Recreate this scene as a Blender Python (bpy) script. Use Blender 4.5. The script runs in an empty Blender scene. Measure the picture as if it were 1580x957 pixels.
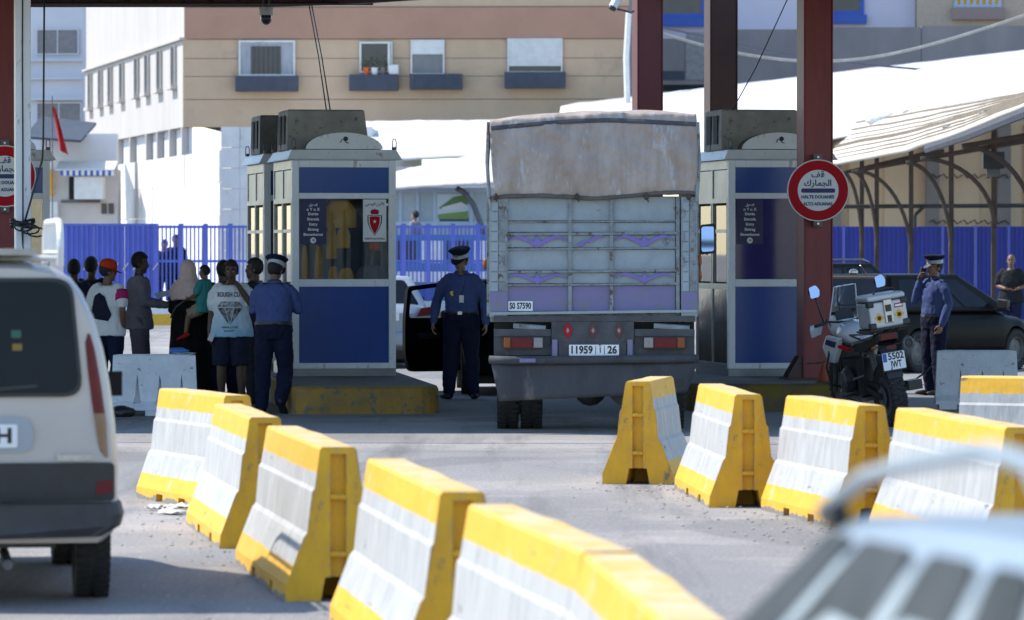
import bpy, bmesh, math, random
from mathutils import Vector, Matrix, noise
from mathutils.bvhtree import BVHTree
R = math.radians
random.seed(7)
sc = bpy.context.scene
COL = sc.collection

# ------------------------------------------------------------------ camera, sky, sun, exposure
CAMH = 1.85                      # eye height, metres
FPX = 7000.0                     # focal length in photograph pixels (1580 wide)
HOR = 384.0                      # horizon row
cd = bpy.data.cameras.new("camera")
cam = bpy.data.objects.new("camera", cd); COL.objects.link(cam)
cam.location = (0, 0, CAMH)
cam.rotation_euler = (R(90) - math.atan((478.5 - HOR) / FPX), 0, 0)
cd.sensor_fit = 'HORIZONTAL'; cd.sensor_width = 36; cd.lens = 36 * FPX / 1580
cd.clip_start = 0.5; cd.clip_end = 3000
cd.dof.use_dof = True; cd.dof.focus_distance = 49; cd.dof.aperture_fstop = 4.8
sc.camera = cam

SUN = Vector((-0.60, 0.175, 0.78)).normalized()
sc.world = bpy.data.worlds.new("World"); sc.world.use_nodes = True
wn = sc.world.node_tree
sky = wn.nodes.new('ShaderNodeTexSky'); sky.sky_type = 'NISHITA'; sky.sun_disc = False
sky.sun_elevation = math.asin(SUN.z); sky.sun_rotation = math.atan2(SUN.x, SUN.y)
sky.air_density = 1.15; sky.dust_density = 0.25; sky.ozone_density = 4.0
wn.links.new(sky.outputs[0], wn.nodes['Background'].inputs[0])
wn.nodes['Background'].inputs[1].default_value = 0.15
sl = bpy.data.lights.new("sun", 'SUN'); sl.energy = 3.35; sl.angle = R(0.53); sl.color = (1.0, 0.945, 0.86)
so = bpy.data.objects.new("sun", sl); COL.objects.link(so)
so.rotation_euler = SUN.to_track_quat('Z', 'Y').to_euler(); so.location = (-40, 10, 60)
sc.view_settings.view_transform = 'Standard'; sc.view_settings.look = 'None'
sc.view_settings.exposure = 0.94; sc.view_settings.gamma = 1

# ------------------------------------------------------------------ helpers
def PX(px, py, Y):
    return Vector(((px - 790) / FPX * Y, Y, CAMH - (py - HOR) / FPX * Y))
def GX(px, Y): return (px - 790) / FPX * Y
def GY(py): return FPX * CAMH / (py - HOR)
YAW = 10.0                       # heading of the lanes, degrees to the left

def link(o, parent=None):
    COL.objects.link(o)
    if parent is not None: o.parent = parent
    return o
def tag(o, label=None, cat=None, group=None, kind=None):
    if label: o['label'] = label
    if cat: o['category'] = cat
    if group: o['group'] = group
    if kind: o['kind'] = kind
    return o
def thing(name, label, cat, loc=(0, 0, 0), rz=0.0, group=None):
    o = bpy.data.objects.new(name, None); o.empty_display_size = .3
    link(o); o.location = loc; o.rotation_euler = (0, 0, R(rz))
    return tag(o, label, cat, group)
def copy_tree(o, parent=None):
    c = o.copy(); COL.objects.link(c)
    if parent is not None: c.parent = parent
    for ch in list(o.children): copy_tree(ch, c)
    return c

def axes(t, side):
    t = t.normalized(); u = side - t * side.dot(t)
    if u.length < 1e-4: u = t.orthogonal()
    u.normalize(); return u, t.cross(u)

class MB:
    def __init__(s): s.v = []; s.f = []; s.mi = []; s.cur = 0
    def add(s, vs, fs):
        b = len(s.v); s.v += [Vector(p) for p in vs]
        for f in fs: s.f.append([b + i for i in f]); s.mi.append(s.cur)
        return b
    def box(s, x0, x1, y0, y1, z0, z1):
        s.add([(x0,y0,z0),(x1,y0,z0),(x1,y1,z0),(x0,y1,z0),(x0,y0,z1),(x1,y0,z1),(x1,y1,z1),(x0,y1,z1)],
              [(0,3,2,1),(4,5,6,7),(0,1,5,4),(1,2,6,5),(2,3,7,6),(3,0,4,7)]); return s
    def prism(s, poly, axis, c0, c1):
        n = len(poly)
        def P(a, b, c): return {'y': (a, c, b), 'x': (c, a, b), 'z': (a, b, c)}[axis]
        vs = [P(a, b, c0) for a, b in poly] + [P(a, b, c1) for a, b in poly]
        s.add(vs, [list(range(n))[::-1], list(range(n, 2*n))] + [(i, (i+1) % n, n+(i+1) % n, n+i) for i in range(n)]); return s
    def rings(s, rings, caps=True, closed=False):
        n = len(rings[0]); b = s.add([p for r in rings for p in r], [])
        m = len(rings)
        for j in range(m if closed else m-1):
            j2 = (j+1) % m
            for i in range(n):
                k = (i+1) % n
                s.f.append([b+j*n+i, b+j*n+k, b+j2*n+k, b+j2*n+i]); s.mi.append(s.cur)
        if caps and not closed:
            s.f.append([b+i for i in range(n)][::-1]); s.f.append([b+(m-1)*n+i for i in range(n)]); s.mi += [s.cur]*2
        return s
    def tube(s, pts, rad, seg=8, side=(1, 0, 0), round_caps=False, closed=False):
        pts = [Vector(p) for p in pts]; side = Vector(side)
        if not hasattr(rad, '__len__') or (isinstance(rad, tuple) and not hasattr(rad[0], '__len__')): rad = [rad]*len(pts)
        rad = [(r, r) if not hasattr(r, '__len__') else r for r in rad]
        T = []
        for i in range(len(pts)):
            if closed: t = pts[(i+1) % len(pts)] - pts[i-1]
            else: t = pts[min(i+1, len(pts)-1)] - pts[max(i-1, 0)]
            T.append(t)
        P = list(pts); RR = list(rad)
        if round_caps:
            e0 = min(rad[0]); e1 = min(rad[-1]); t0 = T[0].normalized(); t1 = T[-1].normalized()
            P = [pts[0]-t0*e0*.95, pts[0]-t0*e0*.7] + P + [pts[-1]+t1*e1*.7, pts[-1]+t1*e1*.95]
            sc2 = lambda r, k: (r[0]*k, r[1]*k)
            RR = [sc2(rad[0], .3), sc2(rad[0], .72)] + RR + [sc2(rad[-1], .72), sc2(rad[-1], .3)]
            T = [T[0]]*2 + T + [T[-1]]*2
        rs = []
        for p, r, t in zip(P, RR, T):
            u, v = axes(t, side)
            rs.append([p + u*r[0]*math.cos(a) + v*r[1]*math.sin(a) for a in [2*math.pi*k/seg for k in range(seg)]])
        return s.rings(rs, closed=closed)
    def lathe(s, prof, seg=20, c=(0, 0, 0), axis='z', a0=0, a1=360):
        c = Vector(c); full = abs(a1-a0) >= 360
        n = seg if full else seg+1
        def P(r, h, a):
            x, y = r*math.cos(a), r*math.sin(a)
            return c + Vector({'z': (x, y, h), 'x': (h, x, y), 'y': (x, h, y)}[axis])
        A = [R(a0 + (a1-a0)*k/seg) for k in range(n)]
        rs = [[P(max(r, 1e-4), h, a) for a in A] for r, h in prof]
        if full: return s.rings(rs, closed=(prof[0][0] > 1e-3 and prof[-1][0] > 1e-3 and len(prof) > 2))
        b = s.add([p for r in rs for p in r], [])
        for j in range(len(rs)-1):
            for i in range(n-1):
                s.f.append([b+j*n+i, b+j*n+i+1, b+(j+1)*n+i+1, b+(j+1)*n+i]); s.mi.append(s.cur)
        return s
    def ell(s, c, r, seg=12, M=None):
        c = Vector(c); rs = []
        k = max(4, seg//2+1)
        for j in range(k+1):
            th = math.pi*(j/k)
            th = min(max(th, .06), math.pi-.06)
            ring = []
            for i in range(seg):
                a = 2*math.pi*i/seg
                p = Vector((r[0]*math.sin(th)*math.cos(a), r[1]*math.sin(th)*math.sin(a), -r[2]*math.cos(th)))
                ring.append(c + (M @ p if M else p))
            rs.append(ring)
        return s.rings(rs)
    def grid(s, fn, nu, nv):
        b = s.add([fn(i/nu, j/nv) for j in range(nv+1) for i in range(nu+1)], [])
        for j in range(nv):
            for i in range(nu):
                a = b+j*(nu+1)+i; s.f.append([a, a+1, a+nu+2, a+nu+1]); s.mi.append(s.cur)
        return s
    def slab(s, pts, n, th):
        pts = [Vector(p) for p in pts]; n = Vector(n).normalized()*th; k = len(pts)
        s.add(pts + [p+n for p in pts], [list(range(k))[::-1], list(range(k, 2*k))] + [(i, (i+1) % k, k+(i+1) % k, k+i) for i in range(k)]); return s
    def xf(s, M, start=0):
        for i in range(start, len(s.v)): s.v[i] = M @ s.v[i]
        return s
    def mesh(s, name, mats=(), smooth=False, recalc=True):
        me = bpy.data.meshes.new(name)
        me.from_pydata([tuple(p) for p in s.v], [], s.f)
        if recalc:
            bm = bmesh.new(); bm.from_mesh(me); bmesh.ops.recalc_face_normals(bm, faces=bm.faces); bm.to_mesh(me); bm.free()
        for m in mats: me.materials.append(m)
        if len(mats) > 1: me.polygons.foreach_set('material_index', s.mi)
        if smooth: me.polygons.foreach_set('use_smooth', [True]*len(me.polygons))
        me.update(); return me
    def build(s, name, mat, parent=None, smooth=False, bevel=0, seg=2, recalc=True, loc=None, sub=0):
        mats = mat if isinstance(mat, (list, tuple)) else [mat]
        o = bpy.data.objects.new(name, s.mesh(name, mats, smooth, recalc)); link(o, parent)
        if sub:
            m = o.modifiers.new('sub', 'SUBSURF'); m.levels = sub; m.render_levels = sub
        if bevel:
            m = o.modifiers.new('bevel', 'BEVEL'); m.width = bevel; m.segments = seg; m.limit_method = 'ANGLE'; m.angle_limit = R(35)
        if loc is not None: o.location = loc
        return o

def evaluated(o, keep=False):
    dg = bpy.context.evaluated_depsgraph_get()
    me = bpy.data.meshes.new_from_object(o.evaluated_get(dg))
    if not keep: bpy.data.objects.remove(o)
    return me
def remeshed(mb, name, mat, parent, voxel=.012, smooth=3, fold=0, fscale=(9, 9, 6), seed=0):
    o = bpy.data.objects.new(name, mb.mesh(name)); COL.objects.link(o)
    m = o.modifiers.new('r', 'REMESH'); m.mode = 'VOXEL'; m.voxel_size = voxel; m.use_smooth_shade = True
    if smooth:
        m = o.modifiers.new('s', 'SMOOTH'); m.factor = .5; m.iterations = smooth
    me = evaluated(o); me.name = name
    if fold:
        no = [v.normal.copy() for v in me.vertices]; k = Vector(fscale); off = Vector((seed*3.1, seed*1.7, 0))
        for v, n in zip(me.vertices, no):
            p = Vector((v.co.x*k.x, v.co.y*k.y, v.co.z*k.z)) + off
            d = noise.noise(p)*.7 + .45*(1-abs(noise.noise(p*1.9+Vector((9, 2, 4))))*2.2)
            v.co += n*fold*d
    me.materials.clear(); me.materials.append(mat)
    me.polygons.foreach_set('use_smooth', [True]*len(me.polygons)); me.update()
    ob = bpy.data.objects.new(name, me); link(ob, parent); return ob
def boolean(me, cutter, name='cut'):
    a = bpy.data.objects.new(name, me); b = bpy.data.objects.new('cutter', cutter)
    COL.objects.link(a); COL.objects.link(b)
    m = a.modifiers.new('b', 'BOOLEAN'); m.object = b; m.operation = 'DIFFERENCE'; m.solver = 'EXACT'; m.use_self = True; m.use_hole_tolerant = True
    r = evaluated(a); bpy.data.objects.remove(b); return r
def rpoly(pts, r, n=4):
    out = []; k = len(pts)
    for i in range(k):
        a, b, c = Vector(pts[i-1]), Vector(pts[i]), Vector(pts[(i+1) % k])
        d0 = (a-b); d1 = (c-b); q = min(r, d0.length*.45, d1.length*.45)
        p0 = b+d0.normalized()*q; p1 = b+d1.normalized()*q
        for j in range(n+1):
            t = j/n; out.append(tuple(p0*(1-t)**2 + b*2*t*(1-t) + p1*t*t))
    return out
def text_mesh(s, size=1.0, align='CENTER', bold=0.0, wid=None):
    c = bpy.data.curves.new('text', 'FONT'); c.body = s; c.size = size; c.align_x = align; c.align_y = 'CENTER'
    c.offset = bold; c.resolution_u = 3
    o = bpy.data.objects.new('text', c); COL.objects.link(o); me = evaluated(o); bpy.data.curves.remove(c)
    vs = [v.co.copy() for v in me.vertices]; fs = [list(p.vertices) for p in me.polygons]
    bpy.data.meshes.remove(me)
    if wid and vs:
        x0 = min(v.x for v in vs); x1 = max(v.x for v in vs); k = wid/(x1-x0)
        for v in vs: v.x = (v.x-(x0+x1)/2)*k
    return vs, fs
def text_on(mb, s, cx, cz, y, size, align='CENTER', bold=0.0, wid=None):
    """flat print in the local XZ plane, facing -Y"""
    vs, fs = text_mesh(s, size, align, bold, wid)
    mb.add([(cx+v.x, y, cz+v.y) for v in vs], fs)
def text_part(par, s, cx, cz, y, size, mt, name='lettering', bold=0.0, wid=None):
    mb = MB(); text_on(mb, s, cx, cz, y, size, 'CENTER', bold, wid); return mb.build(name, mt, par, recalc=False)
def project(vs, target, origin_y, toward, off=.004):
    me = target.data; bvh = BVHTree.FromPolygons([v.co.copy() for v in me.vertices], [list(p.vertices) for p in me.polygons])
    out = []
    for x, z in vs:
        h = bvh.ray_cast(Vector((x, origin_y, z)), Vector((0, toward, 0)))
        y = h[0].y if h[0] is not None else 0
        out.append((x, y - toward*off, z))
    return out

# ------------------------------------------------------------------ materials
def mat(name, c, c2=None, rough=.6, metal=0.0, scale=6.0, bump=0.0, bscale=40.0, det=6, spec=.5, stretch=(1, 1, 1), lo=.35, hi=.65, coat=0.0, speck=None):
    m = bpy.data.materials.new(name); m.use_nodes = True; nt = m.node_tree; N = nt.nodes; L = nt.links
    b = N['Principled BSDF']; b.inputs['Roughness'].default_value = rough; b.inputs['Metallic'].default_value = metal
    b.inputs['Specular IOR Level'].default_value = spec; b.inputs['Coat Weight'].default_value = coat; b.inputs['Coat Roughness'].default_value = .05
    b.inputs['Base Color'].default_value = (*c, 1)
    tc = N.new('ShaderNodeTexCoord'); mp = N.new('ShaderNodeMapping'); mp.inputs['Scale'].default_value = stretch
    L.new(tc.outputs['Object'], mp.inputs[0])
    if c2 is not None:
        t = N.new('ShaderNodeTexNoise'); t.inputs['Scale'].default_value = scale; t.inputs['Detail'].default_value = det; t.inputs['Roughness'].default_value = .65
        L.new(mp.outputs[0], t.inputs['Vector'])
        r = N.new('ShaderNodeValToRGB'); r.color_ramp.elements[0].position = lo; r.color_ramp.elements[1].position = hi
        r.color_ramp.elements[0].color = (*c, 1); r.color_ramp.elements[1].color = (*c2, 1)
        L.new(t.outputs['Fac'], r.inputs[0]); out = r.outputs[0]
        if speck:
            t2 = N.new('ShaderNodeTexNoise'); t2.inputs['Scale'].default_value = speck[1]; t2.inputs['Detail'].default_value = 4; t2.inputs['Roughness'].default_value = .7
            L.new(mp.outputs[0], t2.inputs['Vector'])
            r2 = N.new('ShaderNodeValToRGB'); r2.color_ramp.elements[0].position = speck[2]; r2.color_ramp.elements[1].position = speck[2]+speck[3]
            r2.color_ramp.elements[0].color = (0, 0, 0, 1); r2.color_ramp.elements[1].color = (1, 1, 1, 1)
            L.new(t2.outputs['Fac'], r2.inputs[0])
            mx = N.new('ShaderNodeMix'); mx.data_type = 'RGBA'; L.new(r2.outputs[0], mx.inputs['Factor']); L.new(out, mx.inputs['A'])
            mx.inputs['B'].default_value = (*speck[0], 1); out = mx.outputs['Result']
        L.new(out, b.inputs['Base Color'])
    if bump:
        t = N.new('ShaderNodeTexNoise'); t.inputs['Scale'].default_value = bscale; t.inputs['Detail'].default_value = 5
        L.new(mp.outputs[0], t.inputs['Vector'])
        bp = N.new('ShaderNodeBump'); bp.inputs['Strength'].default_value = bump; bp.inputs['Distance'].default_value = .01
        L.new(t.outputs['Fac'], bp.inputs['Height']); L.new(bp.outputs[0], b.inputs['Normal'])
    return m
def glass_mat(name, tint, refl=.12, see=.7):
    m = bpy.data.materials.new(name); m.use_nodes = True; nt = m.node_tree; N = nt.nodes; L = nt.links
    N.remove(N['Principled BSDF'])
    tr = N.new('ShaderNodeBsdfTransparent'); tr.inputs[0].default_value = (*[see*t for t in tint], 1)
    gl = N.new('ShaderNodeBsdfGlossy'); gl.inputs['Roughness'].default_value = .02; gl.inputs[0].default_value = (1, 1, 1, 1)
    fr = N.new('ShaderNodeFresnel'); fr.inputs[0].default_value = 1.5
    ad = N.new('ShaderNodeMath'); ad.operation = 'ADD'; ad.inputs[1].default_value = refl; ad.use_clamp = True
    mx = N.new('ShaderNodeMixShader'); L.new(fr.outputs[0], ad.inputs[0]); L.new(ad.outputs[0], mx.inputs[0])
    L.new(tr.outputs[0], mx.inputs[1]); L.new(gl.outputs[0], mx.inputs[2]); L.new(mx.outputs[0], N['Material Output'].inputs[0])
    return m
def edge_chips(m, col, lo=.50, hi=.60, rad=.022, amount=.85):
    """worn edges: bare concrete where the surface bends, broken up by noise"""
    nt = m.node_tree; N = nt.nodes; L = nt.links; b = N['Principled BSDF']; src = b.inputs['Base Color'].links[0].from_socket
    bv = N.new('ShaderNodeBevel'); bv.samples = 4; bv.inputs['Radius'].default_value = rad
    ge = N.new('ShaderNodeNewGeometry'); dp = N.new('ShaderNodeVectorMath'); dp.operation = 'DOT_PRODUCT'
    L.new(bv.outputs[0], dp.inputs[0]); L.new(ge.outputs['True Normal'], dp.inputs[1])
    r = N.new('ShaderNodeMapRange'); r.inputs['From Min'].default_value = .985; r.inputs['From Max'].default_value = .90; L.new(dp.outputs['Value'], r.inputs['Value'])
    tc = N.new('ShaderNodeTexCoord'); t = N.new('ShaderNodeTexNoise'); t.inputs['Scale'].default_value = 17; t.inputs['Detail'].default_value = 6; L.new(tc.outputs['Object'], t.inputs[0])
    r2 = N.new('ShaderNodeMapRange'); r2.inputs['From Min'].default_value = lo; r2.inputs['From Max'].default_value = hi; r2.inputs['To Max'].default_value = amount; L.new(t.outputs['Fac'], r2.inputs['Value'])
    mu = N.new('ShaderNodeMath'); mu.operation = 'MULTIPLY'; L.new(r.outputs[0], mu.inputs[0]); L.new(r2.outputs[0], mu.inputs[1])
    mx = N.new('ShaderNodeMix'); mx.data_type = 'RGBA'; L.new(mu.outputs[0], mx.inputs['Factor']); L.new(src, mx.inputs['A']); mx.inputs['B'].default_value = (*col, 1); L.new(mx.outputs['Result'], b.inputs['Base Color'])
YEL, YEL2 = (.78, .40, .012), (.70, .36, .02)
M = {}
M['yellow'] = mat('yellow_paint', YEL, YEL2, .55, scale=9, bump=.25, bscale=60, speck=((.30, .20, .09), 14, .60, .10))
M['yellow_old'] = mat('old_yellow_paint', (.34, .19, .02), (.20, .13, .04), .75, scale=4, bump=.6, bscale=25, speck=((.13, .115, .09), 9, .56, .05))
M['white'] = mat('white_paint', (.72, .72, .70), (.62, .62, .60), .5, scale=5)
M['concrete'] = mat('concrete', (.34, .335, .32), (.25, .245, .235), .9, scale=5, bump=.5, bscale=60, speck=((.16, .15, .14), 30, .62, .08))
M['concrete_pale'] = mat('pale_concrete', (.72, .74, .76), (.60, .62, .64), .9, scale=7, bump=.5, bscale=45, speck=((.2, .19, .18), 11, .63, .07))
M['dark_concrete'] = mat('dark_concrete', (.2, .19, .175), (.13, .125, .115), .95, scale=4, bump=.6, bscale=50)
M['frame_white'] = mat('white_aluminium', (.80, .84, .89), (.73, .77, .82), .4, scale=4, speck=((.36, .33, .29), 11, .60, .12), stretch=(1, 1, .45))
M['alu'] = mat('grey_aluminium', (.30, .31, .32), (.22, .23, .24), .38, metal=.6, scale=3)
M['alu_shiny'] = mat('polished_aluminium', (.42, .42, .42), (.34, .34, .34), .16, metal=.95, scale=2, bump=.35, bscale=4)
M['booth_blue'] = mat('booth_blue_panel', (.012, .055, .27), (.016, .068, .31), .28, scale=2.2, bump=.35, bscale=2.2, stretch=(1, 1, .5), speck=((.05, .075, .20), 9, .64, .10))
M['booth_grey'] = mat('booth_grey_sheet', (.17, .17, .17), (.11, .11, .108), .7, scale=5, bump=.25, bscale=20, speck=((.05, .05, .045), 9, .62, .08))
M['grey_shell'] = mat('grey_fibre_shell', (.34, .34, .335), (.25, .25, .245), .8, scale=3, speck=((.08, .08, .075), 12, .6, .08), bump=.2)
M['black'] = mat('black_plastic', (.012, .012, .013), (.022, .022, .024), .45)
M['dark'] = mat('dark_interior', (.012, .013, .016), None, .8)
M['rubber'] = mat('tyre_rubber', (.014, .014, .014), (.03, .029, .027), .85, scale=20, bump=.4, bscale=60)
M['steel'] = mat('steel', (.45, .45, .45), (.35, .35, .35), .3, metal=.95)
M['dull_steel'] = mat('dull_steel', (.16, .16, .165), (.09, .09, .09), .55, metal=.5, scale=10)
M['rust'] = mat('rusty_brown_steel', (.05, .037, .03), (.075, .048, .036), .85, scale=6, bump=.3)
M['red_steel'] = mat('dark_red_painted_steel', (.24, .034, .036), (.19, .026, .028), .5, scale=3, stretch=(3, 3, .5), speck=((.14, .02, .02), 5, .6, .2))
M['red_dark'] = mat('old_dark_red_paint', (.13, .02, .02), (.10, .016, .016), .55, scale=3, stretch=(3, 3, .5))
M['maroon'] = mat('brown_painted_steel', (.075, .034, .028), (.055, .026, .022), .55, scale=3)
M['canopy'] = mat('canopy_sheet', (.07, .045, .035), (.045, .03, .025), .8, scale=2)
M['fence_blue'] = mat('fence_blue_paint', (.105, .145, .56), (.08, .11, .46), .45, scale=1.5, stretch=(4, 4, .6))
M['sheet_blue'] = mat('blue_corrugated_sheet', (.03, .05, .34), (.022, .038, .27), .5, scale=1.2, stretch=(4, 4, .5))
M['glass'] = glass_mat('window_glass', (.93, .95, .98), .05, .95)
M['car_glass'] = mat('dark_car_glass', (.006, .008, .014), (.010, .013, .02), .08, spec=.12, scale=2)
M['win_dark'] = mat('dark_window_glass', (.03, .035, .045), (.05, .055, .065), .12, scale=1.0)
M['clear'] = glass_mat('clear_screen', (.9, .95, 1), .05, .9)
M['lens_red'] = mat('red_lens', (.15, .010, .013), (.09, .007, .010), .35, scale=4, coat=.05, spec=.25)
M['lens_amber'] = mat('amber_lens', (.30, .08, .02), (.24, .06, .015), .35, scale=4, coat=.05, spec=.25)
M['lens_white'] = mat('pale_lens', (.26, .25, .24), (.2, .19, .18), .3)
M['tint'] = mat('navy_window_film', (.028, .028, .13), (.045, .04, .17), .12, scale=1.3, spec=.4)
M['print_blue'] = mat('navy_print', (.012, .018, .12), None, .5)
M['print_white'] = mat('white_print', (.75, .75, .75), None, .5)
M['print_black'] = mat('black_print', (.012, .012, .015), None, .5)
M['sign_red'] = mat('red_sign_sheet', (.47, .008, .018), (.40, .007, .016), .6, scale=2, spec=.15)
M['sign_white'] = mat('white_sign_sheet', (.74, .76, .78), (.68, .70, .72), .4, scale=2)
M['navy_sheet'] = mat('navy_poster', (.018, .02, .085), None, .45)
# ------------------------------------------------------------------ ground
def ground_mat():
    m = bpy.data.materials.new('worn_asphalt'); m.use_nodes = True; nt = m.node_tree; N = nt.nodes; L = nt.links
    b = N['Principled BSDF']; b.inputs['Roughness'].default_value = .9; b.inputs['Specular IOR Level'].default_value = .25
    tc = N.new('ShaderNodeTexCoord')
    def nz(scale, det=5, rough=.6, st=(1, 1, 1)):
        mp = N.new('ShaderNodeMapping'); mp.inputs['Scale'].default_value = st; L.new(tc.outputs['Object'], mp.inputs[0])
        t = N.new('ShaderNodeTexNoise'); t.inputs['Scale'].default_value = scale; t.inputs['Detail'].default_value = det; t.inputs['Roughness'].default_value = rough
        L.new(mp.outputs[0], t.inputs[0]); return t.outputs['Fac']
    def ramp(f, p0, p1, c0=(0, 0, 0), c1=(1, 1, 1)):
        r = N.new('ShaderNodeValToRGB'); e = r.color_ramp.elements
        e[0].position, e[1].position = p0, p1; e[0].color = (*c0, 1); e[1].color = (*c1, 1); L.new(f, r.inputs[0]); return r.outputs[0]
    def mix(a, bb, f):
        x = N.new('ShaderNodeMix'); x.data_type = 'RGBA'
        if isinstance(f, float): x.inputs['Factor'].default_value = f
        else: L.new(f, x.inputs['Factor'])
        L.new(a, x.inputs['A'])
        if isinstance(bb, tuple): x.inputs['B'].default_value = (*bb, 1)
        else: L.new(bb, x.inputs['B'])
        return x.outputs['Result']
    base = ramp(nz(.35, 6, .6, (1, .5, 1)), .35, .65, (.25, .241, .232), (.32, .308, .297))
    base = mix(base, (.43, .39, .36), ramp(nz(.22, 7, .7), .50, .66))           # pinkish dust
    base = mix(base, (.17, .165, .163), ramp(nz(.55, 6, .62, (2.8, .16, 1)), .52, .70))
    base = mix(base, (.19, .185, .182), ramp(nz(.16, 2, .4, (1, .6, 1)), .585, .592, (0, 0, 0), (.55, .55, .55)))   # repaired patches
    base = mix(base, (.07, .068, .066), ramp(nz(.9, 3, .5), .70, .78, (0, 0, 0), (.8, .8, .8)))   # oil   # tyre-darkened streaks
    base = mix(base, (.20, .192, .186), ramp(nz(2.2, 6, .7), .66, .74))           # stains
    gr = ramp(nz(38, 4, .8), .34, .72, (.60, .60, .60), (1.30, 1.30, 1.30))
    x = N.new('ShaderNodeMix'); x.data_type = 'RGBA'; x.blend_type = 'MULTIPLY'; x.inputs['Factor'].default_value = 1
    L.new(base, x.inputs['A']); L.new(gr, x.inputs['B'])
    base = mix(x.outputs['Result'], (.55, .52, .49), ramp(nz(16, 2, .5), .70, .76))    # pale grit
    vo = N.new('ShaderNodeTexVoronoi'); vo.feature = 'DISTANCE_TO_EDGE'; vo.inputs['Scale'].default_value = .33
    mp = N.new('ShaderNodeMapping'); L.new(tc.outputs['Object'], mp.inputs[0])
    wv = N.new('ShaderNodeTexNoise'); wv.inputs['Scale'].default_value = 1.1; wv.inputs['Detail'].default_value = 6
    L.new(mp.outputs[0], wv.inputs[0])
    va = N.new('ShaderNodeVectorMath'); va.operation = 'ADD'; L.new(mp.outputs[0], va.inputs[0]); L.new(wv.outputs['Color'], va.inputs[1])
    L.new(va.outputs[0], vo.inputs['Vector'])
    base = mix((base), (.075, .07, .068), ramp(vo.outputs['Distance'], .0025, .005, (.22, .22, .22), (0, 0, 0)))  # cracks
    L.new(base, b.inputs['Base Color'])
    bp = N.new('ShaderNodeBump'); bp.inputs['Strength'].default_value = .8; bp.inputs['Distance'].default_value = .012
    L.new(nz(30, 5, .75), bp.inputs['Height']); L.new(bp.outputs[0], b.inputs['Normal'])
    return m
M['ground'] = ground_mat()
g = MB(); g.add([(-500, -60, 0), (500, -60, 0), (500, 1500, 0), (-500, 1500, 0)], [(0, 1, 2, 3)])
tag(g.build('ground', M['ground'], recalc=False), kind='structure')

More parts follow.
